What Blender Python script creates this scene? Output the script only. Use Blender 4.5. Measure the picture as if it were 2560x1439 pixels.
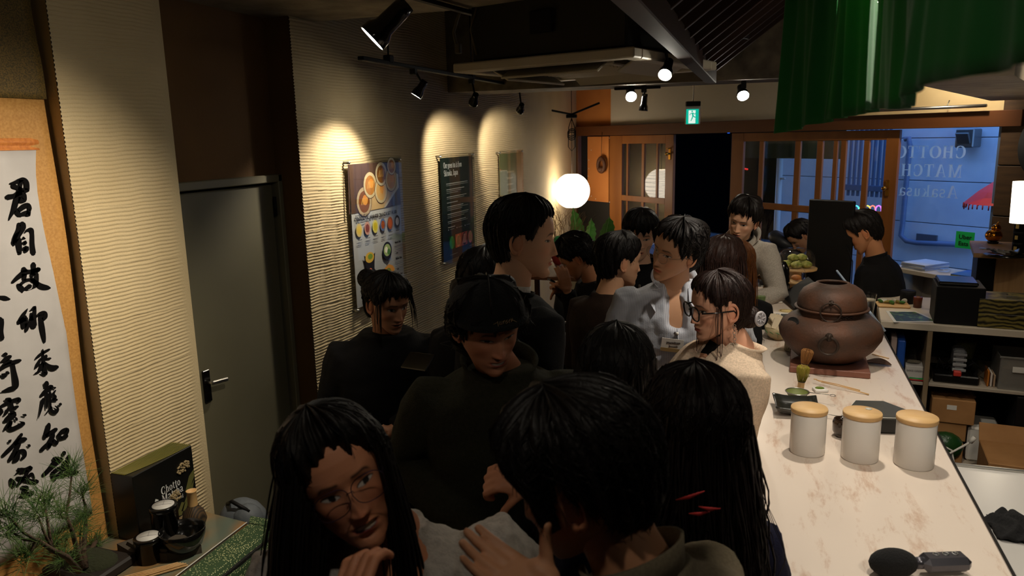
import bpy, math, random
import numpy as np
from mathutils import Vector, Matrix, Euler, Quaternion, noise as mnoise

random.seed(7); np.random.seed(7)
SC = bpy.context.scene
for _o in list(bpy.data.objects): bpy.data.objects.remove(_o)

# ------------------------------------------------------------------ camera
FPX = 1867.0; CX, CY = 1280.0, 719.5
def _frame():
    dn = np.array([1484-CX, -(9993-CY), FPX]); up = -dn/np.linalg.norm(dn)
    v = np.array([1938-CX, -(330-CY), FPX]); v -= v.dot(up)*up; v /= np.linalg.norm(v)
    return -np.cross(v, up), v, up
_X, _Y, _Z = _frame()
EYE = np.array([0.0, 0.0, 2.0])
cam_data = bpy.data.cameras.new('camera'); cam = bpy.data.objects.new('camera', cam_data)
SC.collection.objects.link(cam)
_r = Vector((_X[0], _Y[0], _Z[0])); _u = Vector((_X[1], _Y[1], _Z[1])); _b = -Vector((_X[2], _Y[2], _Z[2]))
_m = Matrix((_r, _u, _b)).transposed().to_4x4(); _m.translation = Vector(EYE)
cam.matrix_world = _m
cam_data.sensor_width = 36.0; cam_data.lens = FPX*36/2560; cam_data.clip_start = 0.02; cam_data.clip_end = 200
cam_data.dof.use_dof = True; cam_data.dof.focus_distance = 3.2; cam_data.dof.aperture_fstop = 5.6
SC.camera = cam
SC.render.resolution_x = 2560; SC.render.resolution_y = 1439

# ------------------------------------------------------------------ dusk sky
W = bpy.data.worlds.new('dusk'); SC.world = W; W.use_nodes = True
_bg = W.node_tree.nodes['Background']
_tc = W.node_tree.nodes.new('ShaderNodeTexCoord'); _sx = W.node_tree.nodes.new('ShaderNodeSeparateXYZ')
_cr = W.node_tree.nodes.new('ShaderNodeValToRGB')
W.node_tree.links.new(_tc.outputs['Generated'], _sx.inputs[0]); W.node_tree.links.new(_sx.outputs['Z'], _cr.inputs[0])
_cr.color_ramp.elements[0].position = 0.0; _cr.color_ramp.elements[0].color = (0.10, 0.21, 0.44, 1)
_cr.color_ramp.elements[1].position = 0.7; _cr.color_ramp.elements[1].color = (0.06, 0.14, 0.36, 1)
W.node_tree.links.new(_cr.outputs[0], _bg.inputs['Color']); _bg.inputs['Strength'].default_value = 6.5

# ------------------------------------------------------------------ picture settings
vs = SC.view_settings; SC.display_settings.display_device = 'sRGB'
vs.view_transform = 'Standard'; vs.look = 'None'; vs.exposure = 0.0; vs.gamma = 1.0; vs.use_curve_mapping = False
try:
    SC.cycles.max_bounces = 6; SC.cycles.diffuse_bounces = 3; SC.cycles.transparent_max_bounces = 16
    SC.cycles.sample_clamp_indirect = 3.0; SC.cycles.caustics_reflective = False; SC.cycles.caustics_refractive = False
except Exception: pass

# ------------------------------------------------------------------ measuring helpers (pixel of the 2560x1439 photo -> point)
def ray(px, py):
    c = np.array([px-CX, -(py-CY), FPX]); return np.array([c@_X, c@_Y, c@_Z])
def onz(px, py, z): r = ray(px, py); return Vector(EYE + r*((z-EYE[2])/r[2]))
def onx(px, py, x): r = ray(px, py); return Vector(EYE + r*((x-EYE[0])/r[0]))
def ony(px, py, y): r = ray(px, py); return Vector(EYE + r*((y-EYE[1])/r[1]))
def at(px, py, d): r = ray(px, py); return Vector(EYE + r*(d/np.linalg.norm(r)))
def onplane(px, py, p, n):
    r = ray(px, py); p = np.array(p); n = np.array(n); return Vector(EYE + r*((p-EYE)@n/(r@n)))
# shop front: an oblique vertical plane
FP0 = np.array([-2.4, 9.46, 0.0])
FD = -ray(100, 376); FD = FD*np.sign(FD[0]); FD[2] = 0; FD /= np.linalg.norm(FD)
FN = np.array([-FD[1], FD[0], 0.0])
if FN[1] < 0: FN = -FN
def fac(s, z, off=0.0):      # s metres along the shop front from the left wall, off metres outwards
    p = FP0 + FD*s + FN*off; return Vector((p[0], p[1], z))
def fpx(px, py, off=0.0): return onplane(px, py, FP0+FN*off, FN)
def fs(px, py, off=0.0):
    q = np.array(fpx(px, py, off)); return float((q-FP0)@FD), float(q[2])

# ------------------------------------------------------------------ materials
def lin(c):
    return tuple(((x/12.92) if x <= 0.04045 else ((x+0.055)/1.055)**2.4) for x in c)
def rgb(r, g, b): return lin((r/255., g/255., b/255.))
MATS = {}
def mat(name, col, rough=0.6, metal=0.0, noise=None, bump=None, spec=0.5, emit=None, trans=0.0, coat=0.0, alpha=None, sheen=0.0, sss=0.0, coord='Object', stretch=None, wave=None):
    """noise=(scale, second colour, lo, hi); bump=(scale, strength); wave=(scale, second colour, direction, distortion)"""
    if name in MATS: return MATS[name]
    m = bpy.data.materials.new(name); m.use_nodes = True; MATS[name] = m
    nt = m.node_tree; b = nt.nodes['Principled BSDF']
    b.inputs['Base Color'].default_value = (*col, 1); b.inputs['Roughness'].default_value = rough
    b.inputs['Metallic'].default_value = metal; b.inputs['Specular IOR Level'].default_value = spec
    if trans: b.inputs['Transmission Weight'].default_value = trans
    if coat: b.inputs['Coat Weight'].default_value = coat; b.inputs['Coat Roughness'].default_value = 0.1
    if sheen: b.inputs['Sheen Weight'].default_value = sheen
    if sss: b.inputs['Subsurface Weight'].default_value = sss; b.inputs['Subsurface Radius'].default_value = (0.01, 0.004, 0.002); b.inputs['Subsurface Scale'].default_value = 1.0
    if alpha is not None: b.inputs['Alpha'].default_value = alpha
    if emit: b.inputs['Emission Color'].default_value = (*emit[0], 1); b.inputs['Emission Strength'].default_value = emit[1]
    tc = None
    if noise or bump or wave:
        tc = nt.nodes.new('ShaderNodeTexCoord'); mp = nt.nodes.new('ShaderNodeMapping'); nt.links.new(tc.outputs[coord], mp.inputs[0])
        if stretch: mp.inputs['Scale'].default_value = stretch
        vec = mp.outputs[0]
    colsock = None
    if noise:
        n = nt.nodes.new('ShaderNodeTexNoise'); n.inputs['Scale'].default_value = noise[0]; n.inputs['Detail'].default_value = 6
        nt.links.new(vec, n.inputs['Vector'])
        r = nt.nodes.new('ShaderNodeValToRGB'); r.color_ramp.elements[0].position = noise[2]; r.color_ramp.elements[1].position = noise[3]
        r.color_ramp.elements[0].color = (*col, 1); r.color_ramp.elements[1].color = (*noise[1], 1)
        nt.links.new(n.outputs['Fac'], r.inputs[0]); colsock = r.outputs[0]
    if wave:
        w = nt.nodes.new('ShaderNodeTexWave'); w.inputs['Scale'].default_value = wave[0]; w.bands_direction = wave[2]; w.inputs['Distortion'].default_value = wave[3]
        w.inputs['Detail'].default_value = 2; nt.links.new(vec, w.inputs['Vector'])
        mx = nt.nodes.new('ShaderNodeMix'); mx.data_type = 'RGBA'; nt.links.new(w.outputs['Fac'], mx.inputs['Factor'])
        if colsock: nt.links.new(colsock, mx.inputs[6])
        else: mx.inputs[6].default_value = (*col, 1)
        mx.inputs[7].default_value = (*wave[1], 1); colsock = mx.outputs[2]
    if colsock: nt.links.new(colsock, b.inputs['Base Color'])
    if bump:
        n2 = nt.nodes.new('ShaderNodeTexNoise'); n2.inputs['Scale'].default_value = bump[0]; n2.inputs['Detail'].default_value = 5
        nt.links.new(vec, n2.inputs['Vector']); bp = nt.nodes.new('ShaderNodeBump'); bp.inputs['Strength'].default_value = bump[1]; bp.inputs['Distance'].default_value = 0.01
        nt.links.new(n2.outputs['Fac'], bp.inputs['Height']); nt.links.new(bp.outputs[0], b.inputs['Normal'])
    return m
def glassmat(name, tint=(1, 1, 1), rough=0.0, refl=1.0, ior=1.5):
    """thin clear sheet: fresnel mirror over clear"""
    if name in MATS: return MATS[name]
    m = bpy.data.materials.new(name); m.use_nodes = True; MATS[name] = m; nt = m.node_tree; nt.nodes.clear()
    o = nt.nodes.new('ShaderNodeOutputMaterial'); mx = nt.nodes.new('ShaderNodeMixShader'); t = nt.nodes.new('ShaderNodeBsdfTransparent')
    g = nt.nodes.new('ShaderNodeBsdfGlossy'); f = nt.nodes.new('ShaderNodeFresnel'); f.inputs['IOR'].default_value = ior
    ge = nt.nodes.new('ShaderNodeNewGeometry'); mr = nt.nodes.new('ShaderNodeMapRange'); mr.inputs['To Min'].default_value = ior; mr.inputs['To Max'].default_value = 1/ior
    nt.links.new(ge.outputs['Backfacing'], mr.inputs['Value']); nt.links.new(mr.outputs[0], f.inputs['IOR'])
    t.inputs[0].default_value = (*tint, 1); g.inputs['Roughness'].default_value = rough; g.inputs['Color'].default_value = (refl, refl, refl, 1)
    nt.links.new(f.outputs[0], mx.inputs[0]); nt.links.new(t.outputs[0], mx.inputs[1]); nt.links.new(g.outputs[0], mx.inputs[2]); nt.links.new(mx.outputs[0], o.inputs[0])
    return m
def vcol(name, rough=0.6, bump=None, spec=0.4, sheen=0.0, sss=0.0):
    """material that reads its colours from the mesh's 'Col' attribute (print on paper, skin features)"""
    if name in MATS: return MATS[name]
    m = mat(name, (1, 1, 1), rough, bump=bump, spec=spec, sheen=sheen, sss=sss); nt = m.node_tree
    a = nt.nodes.new('ShaderNodeAttribute'); a.attribute_name = 'Col'
    nt.links.new(a.outputs['Color'], nt.nodes['Principled BSDF'].inputs['Base Color']); return m

# ------------------------------------------------------------------ mesh helpers
class MB:
    def __init__(s): s.v = []; s.f = []; s.c = []; s.smooth = []; s.mi = []; s.cur = None; s.curm = 0
    def add(s, verts, faces, smooth=False, col=None, m=None):
        k = len(s.v); s.v.extend([tuple(v) for v in verts])
        for f in faces:
            s.f.append(tuple(k+i for i in f)); s.smooth.append(smooth); s.c.append(col if col else s.cur); s.mi.append(s.curm if m is None else m)
        return s
    def box(s, c, d, M=None, col=None, m=None):
        hx, hy, hz = d[0]/2, d[1]/2, d[2]/2
        vs_ = [Vector((x*hx, y*hy, z*hz)) for z in (-1, 1) for y in (-1, 1) for x in (-1, 1)]
        if M is not None: vs_ = [M @ v for v in vs_]
        c = Vector(c); vs_ = [v+c for v in vs_]
        return s.add(vs_, [(0, 2, 3, 1), (4, 5, 7, 6), (0, 1, 5, 4), (2, 6, 7, 3), (0, 4, 6, 2), (1, 3, 7, 5)], col=col, m=m)
    def bbox(s, c, d, r=0.004, M=None, col=None, m=None):     # box with chamfered edges
        hx, hy, hz = d[0]/2, d[1]/2, d[2]/2; r = min(r, hx*.9, hy*.9, hz*.9)
        vs_ = []; idx = {}
        for sx in (-1, 1):
            for sy in (-1, 1):
                for sz in (-1, 1):
                    for a in range(3):
                        p = [sx*hx, sy*hy, sz*hz]
                        for q in range(3):
                            if q != a: p[q] -= (sx, sy, sz)[q]*r
                        idx[(sx, sy, sz, a)] = len(vs_); vs_.append(Vector(p))
        F = []
        for a in range(3):
            b, c_ = (a+1) % 3, (a+2) % 3
            for sg in (-1, 1):
                q = []
                for (i, j) in ((-1, -1), (1, -1), (1, 1), (-1, 1)):
                    k = [0, 0, 0]; k[a] = sg; k[b] = i; k[c_] = j; q.append(idx[(*k, a)])
                F.append(q if sg > 0 else q[::-1])
            for i in (-1, 1):
                for j in (-1, 1):
                    k0 = [0, 0, 0]; k0[a] = -1; k0[b] = i; k0[c_] = j; k1 = list(k0); k1[a] = 1
                    q = [idx[(*k0, b)], idx[(*k1, b)], idx[(*k1, c_)], idx[(*k0, c_)]]
                    F.append(q if i*j > 0 else q[::-1])
        for sx in (-1, 1):
            for sy in (-1, 1):
                for sz in (-1, 1):
                    q = [idx[(sx, sy, sz, a)] for a in range(3)]; F.append(q if sx*sy*sz > 0 else q[::-1])
        if M is not None: vs_ = [M @ v for v in vs_]
        c = Vector(c); return s.add([v+c for v in vs_], F, col=col, m=m)
    def tube(s, pts, r, n=8, cap=True, col=None, m=None, flat=None):
        pts = [Vector(p) for p in pts]; rs = r if hasattr(r, '__len__') else [r]*len(pts)
        V_ = []; F = []; t0 = (pts[1]-pts[0]).normalized(); nrm = t0.orthogonal().normalized()
        for i, p in enumerate(pts):
            t = (pts[min(i+1, len(pts)-1)]-pts[max(i-1, 0)]);
            t = t.normalized() if t.length > 1e-9 else t0
            nrm = (nrm - t*nrm.dot(t)); nrm = nrm.normalized() if nrm.length > 1e-6 else t.orthogonal().normalized(); bn = t.cross(nrm)
            for k in range(n):
                a = 2*math.pi*k/n; V_.append(p + (nrm*math.cos(a) + bn*math.sin(a))*max(rs[i], 1e-5))
        for i in range(len(pts)-1):
            for k in range(n):
                k2 = (k+1) % n; F.append((i*n+k, i*n+k2, (i+1)*n+k2, (i+1)*n+k))
        if cap:
            F.append(tuple(range(n))[::-1]); F.append(tuple((len(pts)-1)*n+k for k in range(n)))
        return s.add(V_, F, True, col, m)
    def lathe(s, prof, c=(0, 0, 0), n=32, M=None, col=None, m=None, sx=1, sy=1, cap=False, smooth=True):
        V_ = []; F = []
        for (r, z) in prof:
            for k in range(n):
                a = 2*math.pi*k/n; V_.append(Vector((r*math.cos(a)*sx, r*math.sin(a)*sy, z)))
        for i in range(len(prof)-1):
            for k in range(n):
                k2 = (k+1) % n; F.append((i*n+k, i*n+k2, (i+1)*n+k2, (i+1)*n+k))
        if cap:
            F.append(tuple(range(n))[::-1]); F.append(tuple((len(prof)-1)*n+k for k in range(n)))
        if M is not None: V_ = [M @ v for v in V_]
        c = Vector(c); return s.add([v+c for v in V_], F, smooth, col, m)
    def ball(s, c, r, n=16, M=None, col=None, m=None):
        r = (r, r, r) if not hasattr(r, '__len__') else r; V_ = []; F = []; k = n//2
        for i in range(k+1):
            t = math.pi*i/k
            for j in range(n):
                a = 2*math.pi*j/n; V_.append(Vector((r[0]*math.sin(t)*math.cos(a), r[1]*math.sin(t)*math.sin(a), -r[2]*math.cos(t))))
        for i in range(k):
            for j in range(n):
                j2 = (j+1) % n; F.append((i*n+j, i*n+j2, (i+1)*n+j2, (i+1)*n+j))
        if M is not None: V_ = [M @ v for v in V_]
        c = Vector(c); return s.add([v+c for v in V_], F, True, col, m)
    def poly(s, pts, th=None, col=None, m=None):      # polygon, optionally extruded by the vector th
        n = len(pts); pts = [Vector(p) for p in pts]
        if th is None: return s.add(pts, [tuple(range(n))], col=col, m=m)
        th = Vector(th); V_ = pts+[p+th for p in pts]
        F = [tuple(range(n))[::-1], tuple(range(n, 2*n))]+[(i, (i+1) % n, n+(i+1) % n, n+i) for i in range(n)]
        return s.add(V_, F, col=col, m=m)
    def torus(s, c, R, r, n=28, k=8, M=None, col=None, m=None, arc=1.0):
        V_ = []; F = []; nn = n if arc >= 1 else n+1
        for i in range(nn):
            a = 2*math.pi*arc*i/n
            for j in range(k):
                b = 2*math.pi*j/k; V_.append(Vector(((R+r*math.cos(b))*math.cos(a), (R+r*math.cos(b))*math.sin(a), r*math.sin(b))))
        for i in range(n):
            i2 = (i+1) % nn
            for j in range(k): F.append((i*k+j, i2*k+j, i2*k+(j+1) % k, i*k+(j+1) % k))
        if M is not None: V_ = [M @ v for v in V_]
        c = Vector(c); return s.add([v+c for v in V_], F, True, col, m)
    def grid(s, P, smooth=True, col=None, m=None):    # P: rows x cols x 3 numpy
        a, b = P.shape[:2]; F = [(i*b+j, i*b+j+1, (i+1)*b+j+1, (i+1)*b+j) for i in range(a-1) for j in range(b-1)]
        return s.add(P.reshape(-1, 3), F, smooth, col, m)
    def mesh(s, name):
        me = bpy.data.meshes.new(name); me.from_pydata(s.v, [], s.f)
        me.polygons.foreach_set('use_smooth', s.smooth)
        if any(s.mi): me.polygons.foreach_set('material_index', s.mi)
        if any(c is not None for c in s.c):
            at_ = me.color_attributes.new('Col', 'FLOAT_COLOR', 'CORNER'); arr = []
            for p in me.polygons:
                c = s.c[p.index] or (1, 1, 1); arr.extend([c[0], c[1], c[2], 1]*p.loop_total)
            at_.data.foreach_set('color', arr)
        me.update(); return me
def tag(o, label=None, cat=None, group=None, kind=None):
    if label: o['label'] = label
    if cat: o['category'] = cat
    if group: o['group'] = group
    if kind: o['kind'] = kind
    return o
def link(o, parent=None):
    SC.collection.objects.link(o)
    if parent is not None: o.parent = parent
    return o
def thing(name, label, cat, loc=(0, 0, 0), rz=0.0, group=None):
    o = bpy.data.objects.new(name, None); o.empty_display_size = 0.05; link(o); o.location = loc; o.rotation_euler = (0, 0, rz)
    return tag(o, label, cat, group)
def part(name, mb, m, parent=None, label=None, loc=None, kind=None):
    me = mb.mesh(name) if isinstance(mb, MB) else mb
    if not len(me.materials):
        for q in (m if isinstance(m, (list, tuple)) else [m]): me.materials.append(q)
    o = bpy.data.objects.new(name, me); link(o, parent)
    if loc is not None: o.location = loc
    if label: o['label'] = label
    if kind: o['kind'] = kind
    return o
def struct(name, mb, m, parent=None):
    o = part(name, mb, m, parent)
    if parent is None: o['kind'] = 'structure'
    return o
def solo(name, mb, m, label, cat, loc=(0, 0, 0), rz=0.0, group=None):
    o = part(name, mb, m); o.location = loc; o.rotation_euler = (0, 0, rz); return tag(o, label, cat, group)
def copy_tree(o, parent=None):
    c = o.copy(); link(c); c.parent = parent
    for ch in list(o.children): copy_tree(ch, c)
    return c
def rotz(a): return Matrix.Rotation(a, 3, 'Z')
def basis(x, y, z): return Matrix((Vector(x), Vector(y), Vector(z))).transposed()
def look(d, up=(0, 0, 1)):      # matrix whose Z axis points along d
    z = Vector(d).normalized(); x = Vector(up).cross(z)
    if x.length < 1e-4: x = Vector((1, 0, 0))
    x.normalize(); return basis(x, z.cross(x), z)
def text_mesh(body, size, extrude=0.0005, bold=0.0, align='LEFT'):
    cu = bpy.data.curves.new('t', 'FONT'); cu.body = body; cu.size = size; cu.extrude = extrude; cu.offset = bold; cu.align_x = align; cu.resolution_u = 3
    o = bpy.data.objects.new('t', cu); SC.collection.objects.link(o); dg = bpy.context.evaluated_depsgraph_get(); dg.update()
    me = bpy.data.meshes.new_from_object(o.evaluated_get(dg)); bpy.data.objects.remove(o); me.materials.clear(); return me
def text(name, body, size, m, M, parent, bold=0.0, align='LEFT', label=None, sx=1.0, extrude=0.0004):
    """M: 4x4 placing the text's x right / y up plane, in the parent's frame"""
    me = text_mesh(body, size, extrude, bold, align); me.transform(M @ Matrix.Diagonal((sx, 1, 1, 1)))
    return part(name, me, m, parent, label)
def M4(origin, x, y):
    x = Vector(x).normalized(); y = Vector(y).normalized(); z = x.cross(y); m = basis(x, y, z).to_4x4(); m.translation = Vector(origin); return m
# ================================================================== ROOM
plaster_c = rgb(204, 185, 146)
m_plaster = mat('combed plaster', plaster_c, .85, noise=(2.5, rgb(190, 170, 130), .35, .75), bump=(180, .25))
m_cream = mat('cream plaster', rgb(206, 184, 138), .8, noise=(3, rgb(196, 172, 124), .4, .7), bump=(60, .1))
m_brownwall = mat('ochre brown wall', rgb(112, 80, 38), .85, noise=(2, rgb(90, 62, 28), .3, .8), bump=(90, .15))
m_conc = mat('bare concrete', rgb(165, 152, 130), .75, noise=(5, rgb(112, 102, 86), .35, .7), bump=(40, .25))
m_dark = mat('black painted ceiling', rgb(30, 27, 22), .8, noise=(3, rgb(22, 20, 16), .4, .6))
m_white = mat('white painted board', rgb(200, 192, 178), .6, bump=(30, .05))
m_floor = mat('dark tile floor', rgb(52, 44, 36), .5, noise=(6, rgb(38, 32, 26), .3, .7))
m_wood = mat('lacquered brown wood', rgb(158, 98, 44), .45, noise=(6, rgb(132, 78, 32), .3, .7), stretch=(1, 1, .12), bump=(40, .08))
m_wood_d = mat('dark brown lintel wood', rgb(104, 60, 26), .5, noise=(5, rgb(84, 46, 18), .3, .7), stretch=(.2, .2, 1))
m_orange = mat('orange ochre board', rgb(205, 132, 66), .8, noise=(3, rgb(190, 116, 54), .3, .7))
m_doorgrey = mat('grey green steel door paint', rgb(104, 100, 80), .55, noise=(2, rgb(96, 92, 72), .3, .7))
m_glass = glassmat('clear pane', (.97, .98, 1.0))
m_black = mat('matt black', rgb(12, 11, 11), .6, spec=.25)
m_blackgloss = mat('gloss black', rgb(12, 11, 11), .18)
m_steel = mat('brushed steel', rgb(190, 188, 182), .3, 1.0)
m_brass = mat('aged brass', rgb(190, 140, 60), .3, 1.0)
m_whitepl = mat('white plastic', rgb(222, 218, 208), .45)

def ridged(y0, y1, z0, z1, x, pitch, dy, dz, seed, smooth_from=None, lip=0.0, amp=.0038):
    """combed plaster surface facing +X: horizontal ridges with wandering phase and trowel seams"""
    ny = int((y1-y0)/dy)+1; nz = int((z1-z0)/dz)+1
    Y_, Z_ = np.meshgrid(np.linspace(y0, y1, ny), np.linspace(z0, z1, nz))
    r = np.random.RandomState(seed); w = np.zeros_like(Y_)
    for k in range(7):
        fy, fz, ph, a = r.uniform(.5, 4), r.uniform(.5, 3), r.uniform(0, 6.28, 2), r.uniform(.15, .55)
        w += a*np.sin(Y_*fy*2+ph[0])*np.cos(Z_*fz*2+ph[1])*.012
    w += .0012*np.sin(Y_*31+Z_*7)+.0010*np.sin(Y_*57-Z_*13)
    # each trowel pass is a horizontal band about 0.22 m high with its own tilt
    band = np.floor((Z_+.03*np.sin(Y_*2.1+1)+w)/.22); rnd = r.uniform(-1, 1, (200, 3))
    bi = np.clip(band.astype(int)+40, 0, 199); w = w + rnd[bi, 0]*.006 + rnd[bi, 1]*.012*(Y_-y0)
    ph = (Z_+w)/pitch; fr = ph-np.floor(ph)
    h = np.where(fr < .72, np.sin(np.clip(fr/.72, 0, 1)*math.pi)**.7, -.25)*amp
    fz = (Z_+.03*np.sin(Y_*2.1+1)+w*0)/.22; seam = np.abs(fz-np.round(fz))*.22
    h += np.where(seam < .004, .0018*r.rand(*Y_.shape), 0)
    h += r.normal(0, .00022, Y_.shape)
    if smooth_from is not None: h *= np.clip((smooth_from-Y_)/.25, 0, 1)
    if lip:
        h = np.where(Y_ > y1-lip, .0022, h)
    P = np.stack([x+h, Y_, Z_], -1); return P
WL = -2.4
xr = ony(690, 440, 3.46).x                       # how deep the door recess is
mb = MB(); mb.grid(ridged(3.46, 9.5, 0, 3.0, WL, .0165, .04, .0041, 3, smooth_from=7.5, amp=.0052))
struct('wall_left', mb, m_plaster)
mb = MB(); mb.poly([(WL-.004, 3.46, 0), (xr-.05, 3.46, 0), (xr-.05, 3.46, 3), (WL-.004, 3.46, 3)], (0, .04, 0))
struct('trim_1', mb, m_brownwall)
# recess wall round the grey door
dtop = onx(560, 446, xr).z; d_r = onx(703, 640, xr).y; d_l = 2.56
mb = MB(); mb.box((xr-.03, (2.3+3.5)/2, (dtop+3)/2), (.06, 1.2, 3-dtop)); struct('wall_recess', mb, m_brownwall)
dr = tag(thing('door_1', None, None), kind='structure')
mb = MB(); mb.bbox((xr+.01, (d_l+d_r)/2, dtop-.02), (.06, d_r-d_l+.02, .04)); mb.bbox((xr+.01, d_r-.005, dtop/2), (.06, .035, dtop)); part('frame', mb, mat('door frame grey', rgb(120, 114, 92), .5), dr)
mb = MB(); mb.bbox((xr-.005, (d_l-.1+d_r-.03)/2, (dtop-.05)/2), (.03, d_r-d_l+.04, dtop-.055)); leaf = part('door_leaf', mb, m_doorgrey, dr)
hp = onx(520, 965, xr+.02)
mb = MB(); mb.bbox((xr+.014, hp.y, hp.z), (.012, .045, .16), .003); part('handle_plate', mb, m_blackgloss, dr)
mb = MB(); mb.tube([(xr+.02, hp.y, hp.z+.02), (xr+.055, hp.y, hp.z+.02)], .009); mb.bbox((xr+.055, hp.y+.045, hp.z+.015), (.016, .11, .02), .005, M=Matrix.Rotation(-.12, 3, 'X')); part('lever', mb, m_steel, dr)
mb = MB(); q = onx(688, 515, xr+.02); mb.tube([(xr+.02, q.y, q.z-.05), (xr+.02, q.y, q.z+.05)], .009); part('hinge', mb, m_black, dr)
# pillar with combed face
mb = MB(); mb.grid(ridged(2.05, 2.572, 0, 3.0, WL+.001, .0152, .02, .0030, 11, lip=.042))
mb.poly([(WL, 2.05, 0), (-2.7, 2.05, 0), (-2.7, 2.05, 3), (WL, 2.05, 3)]); mb.poly([(WL, 2.572, 0), (-2.7, 2.572, 0), (-2.7, 2.572, 3), (WL, 2.572, 3)])
struct('pillar_plaster', mb, m_plaster)
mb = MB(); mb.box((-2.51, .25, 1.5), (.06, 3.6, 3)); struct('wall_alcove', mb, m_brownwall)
mb = MB(); mb.box((.1, 4, -.05), (8, 13, .1)); struct('floor', mb, m_floor)
mb = MB(); mb.poly([(-2.9, -2.1, 3.0), (2.9, -2.1, 3.0), (2.9, fac(6.83, 0).y, 3.0), (-2.9, fac(-.62, 0).y, 3.0)], (0, 0, .1)); struct('ceiling', mb, m_dark)
mb = MB(); mb.box((-2.85, 3.8, 1.5), (.08, 11.8, 3.1)); struct('wall_outer', mb, m_dark)
mb = MB(); mb.box((.1, -2.03, 1.5), (5.6, .06, 3)); struct('wall_back', mb, m_dark)
mb = MB(); mb.box((2.63, 1.9, 1.5), (.06, 7.9, 3)); struct('wall_right', mb, mat('brown board wall', rgb(70, 50, 32), .7))
mb = MB(); mb.box((-1.0, 2.5, 2.82), (3.6, 2.38, .36)); struct('beam_near', mb, m_conc)
mb = MB(); mb.box((.1, 5.66, 2.68), (5.0, .42, .66)); struct('beam_far', mb, mat('beam concrete', rgb(120, 108, 90), .7, noise=(7, rgb(70, 62, 50), .4, .7), bump=(30, .3)))
# big concrete girder top right, running away obliquely
g0 = at(2300, 213, 3.6); gd = ray(2746, 318); gd[2] = 0; gd /= np.linalg.norm(gd); gd = Vector(gd)
g1 = g0+gd*2.6; g_1 = g0-gd*.35; gn = Vector((gd.y, -gd.x, 0))
mb = MB(); mb.poly([g_1, g1, g1+Vector((0, 0, 1.0)), g_1+Vector((0, 0, 1.0))], gn*.35)
gir = struct('beam_right', mb, mat('girder concrete', rgb(165, 152, 132), .7, noise=(9, rgb(140, 128, 110), .4, .7), bump=(50, .3)))
q = onplane(2448, 210, g0, gn); mb = MB(); mb.lathe([(.016, 0), (.016, .004), (0, .004)], q, 20, look(-gn)); part('plug', mb, m_conc, gir)
q = onplane(2535, 190, g0, gn); mb = MB(); mb.box((q.x, q.y, q.z+.1)-gn*0 if False else q-gn*.001, (.004, .004, .5), look((0, 0, 1))); part('joint', mb, m_dark, gir)

# ---------------- shop front
FM = basis(FD, FN, (0, 0, 1))
def fbox(mb, s0, s1, z0, z1, off0, off1, r=.003, **k):
    c = fac((s0+s1)/2, (z0+z1)/2, (off0+off1)/2); mb.bbox(c, (abs(s1-s0), abs(off1-off0), abs(z1-z0)), r, M=FM, **k)
mb = MB(); fbox(mb, -.02, .69, 2.11, 3.0, .02, .1); struct('wall_front', mb, m_orange)
mb = MB(); fbox(mb, .69, 3.4, 2.11, 3.0, 0, .1); struct('trim_2', mb, m_white)
mb = MB(); fbox(mb, 3.4, 6.0, 2.11, 3.0, .01, .1); struct('trim_3', mb, m_cream)
mb = MB(); fbox(mb, -.02, 5.2, 2.0, 2.115, -.05, .1); struct('trim_4', mb, m_wood_d)
mb = MB(); fbox(mb, .0, .67, 0, 1.19, .0, .08); struct('trim_5', mb, m_dark)
mb = MB(); mb.tube([fac(3.35, 2.15, -.09), fac(4.98, 2.15, -.09)], .012); mb.tube([fac(4.7, 2.15, -.09), fac(4.7, 2.2, -.06)], .004)
solo('curtain_rail', mb, m_steel, 'thin silver curtain rail above the shop window lintel', 'rail')
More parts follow.
